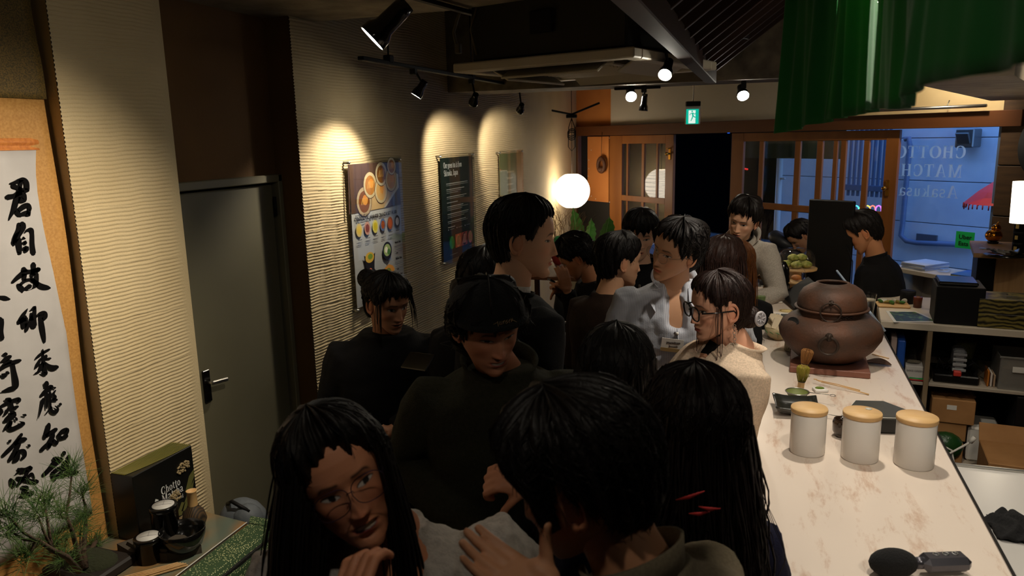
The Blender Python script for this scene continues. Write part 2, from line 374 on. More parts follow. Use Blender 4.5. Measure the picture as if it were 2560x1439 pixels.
# orange board beside the left door, with a dark narrow window left of it
ob = thing('notice_board', 'orange ochre board beside the left lattice door, with pins in its edge', 'board')
mb = MB(); fbox(mb, .25, .665, 1.195, 1.99, -.01, .03); part('panel', mb, m_orange, ob)
for (px, py) in ((1472, 400), (1470, 440), (1478, 375), (1478, 490), (1489, 497), (1472, 421), (1524, 345), (1524, 505)):
    q = fpx(px, py, -.012); mb = MB(); mb.ball(q, .006, 8); part('pin', mb, m_whitepl, ob)
w0 = tag(thing('window_2', None, None), kind='structure'); mb = MB(); fbox(mb, .03, .25, 1.0, 2.0, .03, .036, .001); part('pane', mb, m_glass, w0)
mb = MB(); fbox(mb, .0, .035, .0, 2.0, .0, .06); part('frame', mb, m_wood_d, w0)
def lattice_door(name, s0, s1, gs0, gs1, ztop, zg, zr0, zr1, munt, off, knob):
    d = tag(thing(name, None, None), kind='structure')
    mb = MB(); fbox(mb, s0, gs0, 0, ztop, off, off+.035); part('stile', mb, m_wood, d)
    mb = MB(); fbox(mb, gs1, s1, 0, ztop, off, off+.035); part('stile', mb, m_wood, d)
    mb = MB(); fbox(mb, gs0, gs1, zg, ztop, off+.001, off+.034); part('rail', mb, m_wood, d)
    mb = MB(); fbox(mb, gs0, gs1, zr0, zr1, off+.001, off+.034); part('rail', mb, m_wood, d)
    mb = MB(); fbox(mb, gs0, gs1, 0.0, .62, off+.001, off+.034); part('kick_panel', mb, m_wood, d)
    for (px, w) in munt:
        s = fs(px, 430, off)[0]; mb = MB(); fbox(mb, s-w/2, s+w/2, .62, zg, off+.004, off+.03); part('muntin', mb, m_wood, d)
    mb = MB(); fbox(mb, gs0, gs1, .62, zg, off+.014, off+.018, .0005); part('pane', mb, m_glass, d)
    if knob:
        q = fpx(knob[0], knob[1], off-.004); mb = MB(); mb.bbox(q, (.035, .008, .13), .003, M=FM); mb.bbox(q+Vector((0, 0, .055))-Vector(FN)*.02, (.03, .04, .012), .003, M=FM)
        mb.tube([q, q-Vector(FN)*.04], .012); mb.ball(q-Vector(FN)*.045, .02, 12); part('handle', mb, m_brass, d)
    return d
lattice_door('door_2', .675, 1.76, .9, 1.635, 1.995, 1.90, 1.235, 1.30, [(1567, .03), (1606, .045), (1641, .03)], .0, (1674, 384))
lattice_door('door_3', 2.57, 4.3, 2.72, 4.19, 1.995, 1.915, 1.275, 1.335, [(1900, .05), (1990, .06), (2045, .06), (2084, .04), (2104, .05), (2161, .05)], .0, (2218, 470))
wn = tag(thing('window_1', None, None), kind='structure')
mb = MB(); fbox(mb, 4.3, 5.06, .25, 2.02, .03, .036, .001); part('pane', mb, m_glass, wn)
mb = MB(); fbox(mb, 5.035, 5.06, .25, 2.05, .0, .06); part('frame', mb, mat('blue grey aluminium', rgb(120, 140, 175), .35, .6), wn)
mb = MB(); fbox(mb, 4.3, 5.06, .2, .25, .0, .08); part('sill', mb, m_wood_d, wn)
mb = MB(); fbox(mb, 4.3, 5.06, 0, .2, .0, .08); struct('trim_6', mb, m_dark)
# brown boarding right of the window
sd = tag(thing('wall_boarded', None, None), kind='structure'); m_side = mat('dark walnut boarding', rgb(86, 62, 38), .6, noise=(5, rgb(66, 46, 26), .3, .7), stretch=(1, 1, 8), bump=(60, .1))
zc = [0, .62, 1.02, 1.37, 1.73, 2.11, 2.5]
for i in range(6):
    mb = MB(); fbox(mb, 5.06, 6.3, zc[i]+.004, zc[i+1]-.004, -.02, .02); part('plank', mb, m_side, sd)
mb = MB(); fbox(mb, 5.06, 6.3, 0, 2.5, .02, .06); part('backing', mb, m_black, sd)

# ---------------- lettering on the window (mirrored from inside)
def serif_letter(ch):
    """polygons of one bold serif capital / small letter, unit cap height"""
    P = []
    def bar(x0, x1, y0, y1): P.append([(x0, y0), (x1, y0), (x1, y1), (x0, y1)])
    def dia(x0, y0, x1, y1, w): P.append([(x0, y0), (x0+w, y0), (x1+w, y1), (x1, y1)])
    def arc(cx, cy, rx, ry, a0, a1, wt, wn, n=18):
        for i in range(n):
            a = math.radians(a0+(a1-a0)*i/n); b = math.radians(a0+(a1-a0)*(i+1)/n)
            f = lambda t: wn+(wt-wn)*abs(math.cos(t))
            P.append([(cx+(rx-f(a)*.5)*math.cos(a), cy+(ry-f(a)*.5)*math.sin(a)), (cx+(rx+f(a)*.5)*math.cos(a), cy+(ry+f(a)*.5)*math.sin(a)),
                      (cx+(rx+f(b)*.5)*math.cos(b), cy+(ry+f(b)*.5)*math.sin(b)), (cx+(rx-f(b)*.5)*math.cos(b), cy+(ry-f(b)*.5)*math.sin(b))])
    t, h = .17, .05; w = .8
    if ch == 'C': arc(.42, .5, .33, .47, 48, 312, .18, .05); bar(.62, .68, .62, .9); bar(.62, .68, .12, .34); w = .8
    elif ch == 'O': arc(.44, .5, .34, .47, 0, 360, .2, .05, 28); w = .92
    elif ch == 'H': bar(.1, .1+t, 0, 1); bar(.58, .58+t, 0, 1); bar(.2, .6, .48, .54); [bar(a, a+.3, b, b+h) for a in (.035, .515) for b in (0, 1-h)]; w = .88
    elif ch == 'T': bar(.3, .3+t, 0, 1); bar(.03, .74, 1-h, 1); bar(.03, .07, .76, 1); bar(.7, .74, .76, 1); bar(.22, .55, 0, h); w = .8
    elif ch == 'M': bar(.08, .13, 0, 1); dia(.42, 0, .08, 1, .17) ; dia(.47, 0, .74, 1, .06); bar(.74, .91, 0, 1); [bar(a, a+.27, b, b+h) for a, b in ((.0, 0), (.0, 1-h), (.69, 0), (.69, 1-h))]; w = 1.05
    elif ch == 'A': dia(.06, 0, .36, 1, .05); dia(.6, 0, .36, 1, .17); bar(.2, .62, .32, .37); bar(0, .24, 0, h); bar(.53, .85, 0, h); w = .88
    elif ch == 's': arc(.24, .5, .15, .16, 40, 270, .1, .08); arc(.24, .2, .16, .17, -130, 90, .12, .08); bar(.38, .42, .5, .66); bar(.04, .08, .02, .2); w = .48
    elif ch == 'a': arc(.24, .5, .17, .16, 10, 160, .12, .06); bar(.34, .48, 0, .52); arc(.24, .17, .17, .15, 60, 360, .12, .05); bar(.45, .58, 0, .05); w = .6
    elif ch == 'k': bar(.08, .22, 0, 1); dia(.22, .3, .42, .64, .06); dia(.4, 0, .26, .4, .15); bar(.0, .3, 0, h); bar(0, .2, 1-h, 1); bar(.34, .62, 0, h); bar(.34, .56, .62, .67); w = .64
    elif ch == 'u': bar(.1, .23, .15, .67); arc(.27, .2, .12, .17, 180, 340, .1, .07); bar(.38, .51, 0, .67); bar(.02, .2, .63, .67); bar(.3, .45, .63, .67); bar(.45, .6, 0, .05); w = .64
    elif ch == 'h': bar(.08, .21, 0, 1); arc(.31, .48, .15, .17, 0, 150, .12, .06); bar(.4, .53, 0, .5); bar(.01, .28, 0, h); bar(.33, .6, 0, h); bar(.01, .15, 1-h, 1); w = .64
    elif ch == 'o': arc(.26, .33, .19, .3, 0, 360, .13, .05, 22); w = .54
    elif ch == 't': bar(.12, .25, .1, .85); bar(.02, .4, .62, .67); arc(.27, .12, .09, .1, 180, 340, .1, .05); w = .42
    elif ch == 'c': arc(.25, .33, .18, .3, 50, 310, .12, .05); w = .46
    elif ch == 'r': bar(.08, .2, 0, .67); arc(.3, .5, .12, .15, 20, 150, .1, .06); bar(.01, .28, 0, h); w = .44
    elif ch == 'e': arc(.25, .33, .18, .3, 0, 320, .12, .05); bar(.1, .42, .33, .38); w = .5
    elif ch == 'n': bar(.08, .2, 0, .67); arc(.3, .48, .14, .17, 0, 150, .12, .06); bar(.38, .5, 0, .5); bar(.01, .27, 0, h); bar(.31, .57, 0, h); w = .6
    elif ch == 'g': arc(.24, .42, .16, .2, 0, 360, .11, .05); arc(.24, -.05, .2, .14, 0, 360, .08, .05); bar(.15, .22, .08, .2); bar(.36, .46, .58, .64); w = .5
    elif ch == 'i': bar(.1, .22, 0, .67); arc(.16, .86, .04, .04, 0, 360, .09, .09, 10); bar(.02, .3, 0, h); w = .32
    elif ch == 'f': bar(.12, .24, 0, .85); arc(.28, .83, .1, .13, 20, 180, .1, .06); bar(.02, .36, .62, .67); bar(.03, .33, 0, h); w = .38
    elif ch == 'm': bar(.08, .2, 0, .67); arc(.28, .48, .13, .17, 0, 150, .12, .06); bar(.35, .46, 0, .5); arc(.55, .48, .13, .17, 0, 150, .12, .06); bar(.62, .73, 0, .5); w = .82
    elif ch == 'S': arc(.34, .73, .2, .23, 40, 270, .14, .08); arc(.34, .27, .22, .25, -130, 90, .15, .08); w = .68
    elif ch == 'z': bar(.03, .42, .61, .67); bar(.03, .42, 0, .06); dia(.03, .03, .3, .64, .12); w = .48
    elif ch == 'J': bar(.3, .45, .15, 1); arc(.24, .15, .14, .14, 180, 360, .1, .08); bar(.2, .55, 1-h, 1); w = .6
    elif ch == 'p': bar(.08, .2, -.3, .67); arc(.28, .33, .17, .3, -150, 150, .12, .05); bar(.0, .3, -.3, -.25); w = .55
    elif ch == ',': bar(.06, .16, -.12, .1); w = .24
    elif ch == 'W': dia(.24, 0, .02, 1, .15); dia(.28, 0, .44, 1, .05); dia(.64, 0, .42, 1, .15); dia(.7, 0, .88, 1, .05); w = 1.0
    elif ch == 'B': bar(.1, .25, 0, 1); arc(.3, .74, .2, .23, -90, 90, .15, .05); arc(.3, .27, .24, .25, -90, 90, .16, .05); bar(.03, .3, 0, h); bar(.03, .3, 1-h, 1); w = .66
    elif ch == 'w': dia(.18, 0, .02, .67, .11); dia(.22, 0, .34, .67, .04); dia(.48, 0, .32, .67, .11); dia(.54, 0, .66, .67, .04); w = .76
    elif ch == 'l': bar(.08, .2, 0, 1); bar(.0, .28, 0, h); w = .3
    elif ch == '&': arc(.3, .74, .13, .2, 0, 360, .09, .05); arc(.28, .25, .2, .23, 60, 330, .14, .06); dia(.6, 0, .25, .7, .1); w = .75
    else: w = .34
    return P, w
def serif(mb, body, M, size, sx=1.0, gap=.04, th=.0006, col=None):
    x = 0.0
    for ch in body:
        P, w = serif_letter(ch)
        for q in P:
            pts = [M @ Vector(((x+a*sx)*size, b*size, 0)) for a, b in q]; e = (M @ Vector((0, 0, 1))-M @ Vector((0, 0, 0))); mb.poly(pts, e*th, col=col)
        x += (w+gap)*sx
    return x*size
lt = thing('window_lettering', 'mirrored cream serif lettering stuck on the outside of the shop window', 'lettering')
m_let = mat('cream vinyl', rgb(225, 222, 200), .6)
nt = m_let.node_tree; tl = nt.nodes.new('ShaderNodeBsdfTranslucent'); tl.inputs[0].default_value = (.98, .97, .88, 1); mx = nt.nodes.new('ShaderNodeMixShader'); mx.inputs[0].default_value = .8
nt.links.new(nt.nodes['Principled BSDF'].outputs[0], mx.inputs[1]); nt.links.new(tl.outputs[0], mx.inputs[2]); nt.links.new(mx.outputs[0], nt.nodes['Material Output'].inputs[0])
for (txt, rx, ybase, ycap) in (('CHOTTO', 2413, 396, 364), ('MATCHA', 2403, 444, 412), ('Asakusa', 2394, 496, 465)):
    b0 = fpx(rx, ybase, .045); cap = fpx(rx, ycap, .045); h = cap.z-b0.z
    M = M4(b0, -Vector(FD), (0, 0, 1)); mb = MB(); n = serif(mb, txt, M, h, 1.08, .06); part('text_line', mb, m_let, lt)

# ================================================================== OUTSIDE
m_hw = mat('white siding', rgb(222, 228, 234), .6, noise=(4, rgb(200, 208, 220), .3, .7))
hb = thing('house_across', 'pale sided building across the lane, blue in the dusk', 'building'); oo = 2.2
zz = [0, .55, 1.0, 1.45, 1.9, 2.35, 2.8, 3.25, 4.2]
hs0 = fs(1945, 450, oo)[0]
for i in range(8):
    for (a, b) in ((hs0, 4.3), (4.31, 5.25), (5.26, 8.5)):
        mb = MB(); fbox(mb, a, b, zz[i]+.004, zz[i+1]-.004, oo, oo+.04); part('panel', mb, m_hw, hb)
mb = MB(); fbox(mb, hs0, 8.5, 0, 4.2, oo+.04, oo+.2); part('wall', mb, mat('joint dark', rgb(70, 80, 100), .8), hb)
mb = MB(); fbox(mb, 5.22, 5.3, 0, 4.2, oo-.03, oo+.04); part('corner_post', mb, m_hw, hb)
def onO(px, py): return fpx(px, py, oo-.05)
v0, v1 = onO(2408, 322), onO(2450, 368); mb = MB(); c = (v0+v1)/2; mb.bbox(c-Vector(FN)*.06, (abs((v1-v0).dot(Vector(FD))), .16, abs(v0.z-v1.z)), .01, M=FM)
mb.bbox(c-Vector(FN)*.16, (abs((v1-v0).dot(Vector(FD)))*.75, .02, abs(v0.z-v1.z)*.7), .01, M=Matrix(FM) @ Matrix.Rotation(.5, 3, 'X')); solo('vent_hood', mb, mat('vent steel', rgb(120, 120, 118), .35, .8), 'square metal vent hood on the pale building outside', 'vent')
p_ = [onO(2262, 348), onO(2272, 345), onO(2274, 362), onO(2268, 430), onO(2256, 560), onO(2252, 588), onO(2266, 602), onO(2290, 606), onO(2430, 612)]
mb = MB(); mb.tube(p_, .028, 10); solo('drain_pipe', mb, mat('pipe grey', rgb(110, 122, 150), .5), 'grey pipe bending along the pale building outside', 'pipe')
v0, v1 = onO(2292, 583), onO(2342, 612); mb = MB(); c = (v0+v1)/2; mb.bbox(c, (abs((v1-v0).dot(Vector(FD))), .02, abs(v0.z-v1.z)), .003, M=FM); solo('name_plate', mb, mat('plate grey', rgb(80, 84, 96), .5), 'small grey metal plate on the pale building outside', 'plate')
mb = MB(); fbox(mb, 4.2, 8, .55, .75, oo-.16, oo-.02); fbox(mb, 4.2, 8, -.07, .4, oo-.22, oo-.02); solo('outer_ledge', mb, mat('ledge', rgb(70, 90, 130), .6), 'low ledges along the foot of the pale building', 'ledge')
mb = MB(); mb.box((2, 14, -.12), (30, 16, .1)); struct('street', mb, mat('asphalt', rgb(40, 42, 48), .8, bump=(60, .2)))
mb = MB(); fbox(mb, -9, 4.0, -.05, 9, 6, 6.3); fbox(mb, -5, 3.0, 2.9, 3.0, 5.2, 6.0); solo('dark_house', mb, mat('dark facade', (.0004, .0004, .0005), 1.0, spec=.0), 'dark unlit building front seen through the open doorway', 'building')
mb = MB(); fbox(mb, -1.5, 3.0, 2.35, 2.5, .12, 1.9); struct('canopy', mb, m_dark)
# balcony/railing and tall posts seen through the right door
mb = MB(); c = [fpx(1953, y_, 1.2) for y_ in (340, 620)]; c[1].z = -.07; c[1].x, c[1].y = c[0].x, c[0].y; mb.tube(c, .035, 12); mb.tube([fpx(1945, 446, 1.19), fpx(1962, 446, 1.19)], .012); solo('white_post', mb, m_whitepl, 'white round post standing outside beyond the right lattice door', 'post')
rl = thing('stair_railing', 'blue grey metal railing of the lane stair beyond the right lattice door', 'railing'); m_rl = mat('railing paint', rgb(90, 115, 150), .5)
for k in range(9):
    s = fs(2120+k*12, 420, 1.6)[0]; mb = MB(); fbox(mb, s, s+.03, 1.3, 2.9, 1.6, 1.62); part('baluster', mb, m_rl, rl)
mb = MB(); s0 = fs(2110, 420, 1.6)[0]; s1 = fs(2240, 420, 1.6)[0]; fbox(mb, s0, s1, 1.36, 1.42, 1.58, 1.64); fbox(mb, s0, s1, 2.1, 2.14, 1.58, 1.64); part('rail', mb, m_rl, rl)
# neon sign: rainbow loops
ng = thing('neon_sign', 'rainbow neon sign seen through the right lattice door', 'sign')
cols = [((.1, .9, 1), 2140), ((.3, 1, .3), 2155), ((1, .75, .1), 2168), ((1, .25, .15), 2181), ((.75, .2, 1), 2196)]
for (c_, px) in cols:
    q = fpx(px, 527, .7); M = M4(q, FD, (0, 0, 1)); mb = MB()
    pts = [M @ Vector(p) for p in ((-.028, -.05, 0), (-.028, .02, 0), (-.018, .042, 0), (0, .05, 0), (.018, .042, 0), (.028, .02, 0), (.028, -.05, 0))]
    mb.tube(pts, .006, 6); part('tube', mb, mat('neon%d' % px, (0, 0, 0), emit=(c_, 1.6)), ng)
mb = MB(); q = fpx(2168, 550, .72); mb.bbox(q, (.5, .02, .16), .003, M=FM); part('backboard', mb, mat('neon board', rgb(40, 70, 100), .4), ng)
aw = thing('outer_awning', 'dark green cloth awning hanging outside above the right lattice door', 'awning'); sa, sb = fs(1858, 400, 1.0)[0], fs(2112, 400, 1.0)[0]; za = fs(1980, 396, 1.0)[1]
P = np.zeros((6, 60, 3))
for i in range(6):
    for j in range(60): P[i, j] = fac(sa+(sb-sa)*j/59, za+(2.4-za)*i/5, 1.0+.012*math.sin(j*.7)*(1-i/6))
mb = MB(); mb.grid(P); part('cloth', mb, mat('dark green awning', rgb(28, 40, 18), .9), aw); mb = MB(); mb.tube([fac(sa, 2.4, 1.0), fac(sb, 2.4, 1.0)], .015); mb.tube([fac(sa, 2.4, 1.0), fac(sa, 2.4, .1)], .012); mb.tube([fac(sb, 2.4, 1.0), fac(sb, 2.4, .1)], .012); part('bracket', mb, m_black, aw)
# small lit things in the street
mb = MB(); a = fpx(1809, 322, 5); b = fpx(1829, 322, 5); c = fpx(1819, 333, 5); mb.poly([a, b, (b+c)/2+Vector((0, 0, -.01)), c, (a+c)/2+Vector((0, 0, -.01))], Vector(FN)*.05); solo('blue_sign', mb, mat('blue light', (0, 0, 0), emit=((.02, .15, 1), 1.2)), 'small glowing blue sign hanging high in the dark doorway', 'sign')
mb = MB(); a = fpx(1853, 420, 3); b = fpx(1869, 423, 3); mb.tube([a, b], .012, 8); solo('red_light', mb, mat('red light', (0, 0, 0), emit=((1, .03, .01), .7)), 'small red light outside behind the right lattice door', 'light')
# red paper parasol hanging by the window edge
c = fpx(2516, 488, .25); um = thing('red_parasol', 'red fringed paper parasol outside at the right edge of the shop window', 'parasol')
mb = MB(); R_ = .27; pr = [(0.0, .17), (.09, .10), (.18, .03), (R_, -.06)]; mb.lathe(pr, c, 20, smooth=False); part('canopy', mb, mat('red paper', rgb(190, 40, 50), .6), um)
mb = MB()
for k in range(40):
    a = 2*math.pi*k/40; p = c+Vector((R_*math.cos(a), R_*math.sin(a), -.06)); mb.tube([p, p+Vector((0, 0, -.03-.015*random.random()))], .005, 4)
part('fringe', mb, mat('red fringe', rgb(170, 30, 40), .8), um, kind='stuff')
mb = MB(); mb.tube([c+Vector((0, 0, .14)), c+Vector((0, 0, -.5))], .008, 8); part('stick', mb, m_black, um)
# ================================================================== LAMPS, TRACKS, CEILING FITTINGS
m_lampface = mat('lit lamp face', (0, 0, 0), emit=((1, .93, .78), 90))
m_lampoff = mat('unlit reflector', rgb(60, 58, 54), .2, .9)
WARM = (1.0, .87, .68)
def spotlight(label, head, d, mount, lit, power=0, size=80, r=.034, L=.11, group=None, blend=.6, color=None):
    """head = centre of the lamp mouth, d = aim direction, mount = where its arm meets the track"""
    head = Vector(head); d = Vector(d).normalized(); t = thing('spotlight', label, 'spotlight', head, group=group); M = look(d)
    def add(nm, mb, m): return part(nm, mb, m, t)
    mb = MB(); mb.lathe([(r, .0), (r*1.02, -.004), (r*.97, -.03), (r*.72, -.05), (r*.66, -L*.8), (r*.62, -L), (0, -L)], n=24, M=M); add('housing', mb, m_blackgloss)
    mb = MB(); mb.lathe([(0, -.006), (r*.9, -.006), (r*.93, -.001)], n=24, M=M); add('lamp_face', mb, m_lampface if lit else m_lampoff)
    top = Vector(mount)-head; back = M @ Vector((0, 0, -L*.75))
    mb = MB(); mb.tube([back, back+(top-back)*.35+Vector((0, 0, .0)), top], .007, 8); mb.ball(back, .014, 10); add('arm', mb, m_black)
    mb = MB(); mb.bbox(top+Vector((0, 0, -.015)), (.035, .035, .05), .004); add('adapter', mb, m_black)
    if lit and power:
        ld = bpy.data.lights.new('lamp', 'SPOT'); ld.energy = power; ld.spot_size = math.radians(size); ld.spot_blend = blend; ld.shadow_soft_size = .03; ld.color = color or WARM
        lo = bpy.data.objects.new('lamp', ld); link(lo, t); lo.location = M @ Vector((0, 0, .012)); lo.rotation_mode = 'QUATERNION'; lo.rotation_quaternion = (-d).to_track_quat('Z', 'Y')
    return t
def track(name, a, b, label, drops=()):
    a, b = Vector(a), Vector(b); t = thing(name, label, 'track', a); mb = MB(); mb.bbox((b-a)/2, (.034, .02, (b-a).length), .003, M=look(b-a)); part('rail', mb, m_black, t)
    for k in drops:
        p = (b-a)*k; mb = MB(); mb.tube([p, p+Vector((0, 0, 3.0-a.z))], .005, 6); mb.bbox(p+Vector((0, 0, .02)), (.04, .05, .04), .004); part('hanger', mb, m_black, t)
    return t
# left track along the poster wall
tx = -1.95; ta = onx(900, 130, tx); tz = 2.40
track('lighting_track', (tx, ta.y, tz), (tx, 6.3, tz), 'black lighting track hanging along the combed plaster wall', (.1, .5, .9))
def wallspot(px, py, label, tgt, lit, power, size, L=.1):
    h = onx(px, py, tx); h = Vector((h.x, h.y, h.z)); spotlight(label, h, Vector(tgt)-h, (tx, h.y-.02, tz), lit, power, size, r=.033, L=L)
wallspot(1040, 240, 'lit black spotlight hanging over the menu poster', (WL, 3.78, 1.5), True, 52, 88)
wallspot(1183, 258, 'unlit looking black spotlight above the green tea poster', (WL, 5.5, 1.75), False, 0, 70)
wallspot(1300, 277, 'farthest small black spotlight on the wall track above the third poster', (WL, 6.7, 1.75), False, 0, 70)
# the two lamps face the wall: their glow pools on the plaster
for (y_, tgt, pw) in ((onx(1183, 258, tx).y, (WL, 5.45, 1.7), 42), (onx(1300, 277, tx).y, (WL, 6.65, 1.7), 42)):
    ld = bpy.data.lights.new('lamp', 'SPOT'); ld.energy = pw; ld.spot_size = math.radians(72); ld.spot_blend = .6; ld.shadow_soft_size = .03; ld.color = WARM
    par = [o for o in SC.objects if o.name.startswith('spotlight') and abs(o.location.y-y_) < .02][-1]
    lo = bpy.data.objects.new('lamp', ld); link(lo, par); d = Vector(tgt)-par.location; d.normalize(); lo.location = d*.012
    lo.rotation_mode = 'QUATERNION'; lo.rotation_quaternion = (-d).to_track_quat('Z', 'Y')
# big near spotlight upper left: lights the plaster pillar and scroll
nh = at(930, 97, 2.45); spotlight('big lit spotlight under the concrete beam, aimed at the calligraphy scroll', nh, (-.95, -.50, -1.0), (nh.x+.12, nh.y+.05, 2.62), True, 105, 104, r=.046, L=.15, blend=1.0)
# near track on the concrete slab
a = onz(1060, 0, 2.62); b = onz(1186, 35, 2.62); track('lighting_track', a-(b-a)*2, b, 'short black lighting track screwed to the concrete slab')
# right side track with a lit spot beside the air conditioner
h5 = at(1662, 188, 3.6); track('lighting_track', (h5.x-.02, 2.6, 2.52), (h5.x-.02, 4.6, 2.52), 'black lighting track beside the slatted hood')
spotlight('lit spotlight at the right corner of the air conditioner', h5, Vector((-.6, 2.2, 1.2))-h5, (h5.x-.02, h5.y-.02, 2.5), True, 5, 90, r=.032)
h6 = ony(1578, 242, 5.6); spotlight('lit round spotlight under the far beam above the left lattice door', h6, Vector((-.3, 3.5, 1.0))-h6, (h6.x, 5.62, 2.34), True, 14, 90, r=.042)
h7 = ony(1608, 277, 5.6); spotlight('unlit glossy black spotlight under the far beam pointing down', h7, (-.1, 0, -1), (h7.x, 5.62, 2.34), False, 0, 60, r=.032, L=.12)
h8 = ony(1858, 240, 5.6); spotlight('lit spotlight under the far beam right of the exit sign', h8, Vector((.2, 4.0, 1.0))-h8, (h8.x, 5.62, 2.34), True, 16, 90, r=.042)
track('lighting_track', (ony(1535, 225, 5.6).x, 5.62, 2.335), (ony(1650, 225, 5.6).x, 5.62, 2.335), 'short black track under the far beam')
spotlight('small spotlight on the near slab track above the two front people', (-.35, .55, 2.52), (-.12, .30, -1), (-.35, .5, 2.62), True, 3.5, 95, r=.032)  # out of view, added to lift the two front figures
# lamps over the counter
h9 = at(2171, 8, 2.75); spotlight('bright lit spotlight glaring in the slit between green curtain panels', h9, (.02, .06, -1), (h9.x, h9.y, h9.z+.2), True, 44, 110, r=.03, color=(1, .90, .76))
spotlight('spotlight over the near end of the marble counter', (.32, 1.55, 2.62), (.12, .1, -1), (.32, 1.5, 2.85), True, 30, 100, r=.035, color=(1, .90, .76))  # added beyond the frame to brighten the near marble
spotlight('spotlight right of the green curtain aimed along the counter', (.95, .8, 2.5), (-.42, 1.0, -1.0), (.95, .75, 2.8), True, 26, 58, r=.035, color=(1, .90, .76))  # no such lamp in view; added for the canister fronts
spotlight('spotlight behind the far beam shining on the right lattice door and window', (1.15, 5.98, 2.62), (-.1, .8, -.75), (1.15, 5.95, 2.85), True, 32, 120, r=.032, color=(1, .85, .64))  # hidden fixture added to light the shop front wood and lettering
spotlight('spotlight over the back counter', (1.25, 3.4, 2.62), (-.1, .25, -1), (1.25, 3.4, 2.85), True, 16, 95, r=.035, color=(1, .86, .68))  # out of view, added as extra light on the back counter
spotlight('spotlight over the middle of the counter aimed at its far end', (.36, 3.75, 2.5), (-.22, .55, -.55), (.36, 3.7, 2.8), True, 30, 80, r=.035, color=(1, .86, .68))  # unseen fixture placed to light the face above the grey coat

# ---------------- paper lantern
lc = at(1430, 477, 8.72); ln = thing('paper_lantern', 'glowing round white paper lantern hanging near the left wall end', 'lantern', lc)
mb = MB(); prof = []
for i in range(61):
    t = math.pi*(.12+.76*i/60); rr = .203+(.0028 if i % 3 == 1 else 0); prof.append((rr*math.sin(t), -.203*math.cos(t)))
mb.lathe(prof, n=40); 
m_lan = mat('lantern paper', rgb(240, 230, 210), .9, emit=((1.0, .86, .66), 7.0))
part('paper_shade', mb, m_lan, ln)
mb = MB()
for i in range(3, 60, 3):
    t = math.pi*(.12+.76*(i+.5*math.sin(i*2.3))/60); mb.torus((0, 0, -.203*math.cos(t)), .2065*math.sin(t), .0016, 40, 4, M=Matrix.Rotation(.05*math.sin(i), 3, 'X'))
part('ribs', mb, mat('lantern rib', rgb(150, 130, 100), .7, emit=((1.0, .8, .6), 1.0)), ln)
mb = MB(); mb.tube([(0, 0, .19), (0, 0, 3.0-lc.z)], .004, 6); part('cord', mb, m_black, ln)
mb = MB(); zc_ = .62
for k in range(3):
    mb.torus((0, 0, zc_+.02*k), .045, .006, 20, 5, M=Matrix.Rotation(math.pi/2-.2*k, 3, 'X') @ Matrix.Rotation(.3*k, 3, 'Z'))
mb.tube([(0, 0, zc_+.2), (-.035, 0, zc_+.1), (-.04, .0, zc_-.12), (0, 0, zc_-.17), (.04, 0, zc_-.12), (.035, 0, zc_+.1), (0, 0, zc_+.2)], .005, 6)
mb.bbox((0, 0, zc_+.22), (.12, .04, .04), .005); mb.tube([(-.35, -.1, zc_+.32), (0, 0, zc_+.24), (.3, .1, zc_+.36)], .012, 6); part('coiled_cable', mb, m_black, ln)

# ---------------- exit sign
ex = fpx(1732, 288, -.75); es = thing('exit_sign', 'green and white running man exit sign hanging from the ceiling', 'sign', ex, rz=.30)
w_, h_ = .13, .16; mb = MB(); mb.bbox((0, 0, 0), (w_, .045, h_), .004); part('housing', mb, m_whitepl, es)
mb = MB(); mb.bbox((0, 0, h_/2+.022), (w_*.98, .05, .042), .004); part('cap', mb, m_black, es)
mb = MB(); mb.tube([(0, 0, h_/2+.04), (0, 0, 3-ex.z)], .004, 6); part('rod', mb, m_steel, es)
m_eg = mat('exit green', (0, 0, 0), emit=((.0, .5, .34), .9)); m_ew = mat('exit white', (0, 0, 0), emit=((.85, 1.0, .9), .9))
mb = MB(); mb.box((-.008, -.0235, -.012), (w_*.86, .002, h_*.82)); part('green_panel', mb, m_eg, es)
mb = MB(); mb.box((-.012, -.025, -.014), (w_*.48, .002, h_*.72)); part('white_doorway', mb, m_ew, es)
mb = MB(); Q = lambda x, z: (x, -.027, z)
def limb(a, b, r): mb.tube([Q(*a), Q(*b)], r, 6)
mb.ball(Q(-.012, .034), .0075, 8); limb((-.01, .022), (-.004, -.006), .007); limb((-.008, .02), (-.028, .014), .0035); limb((-.028, .014), (-.032, .0), .003)
limb((-.004, .02), (.012, .008), .0035); limb((.012, .008), (.02, .018), .003); limb((-.004, -.006), (.014, -.018), .005); limb((.014, -.018), (.028, -.02), .004)
limb((-.004, -.006), (-.014, -.034), .005); limb((-.014, -.034), (-.022, -.05), .004); part('running_figure', mb, m_eg, es)

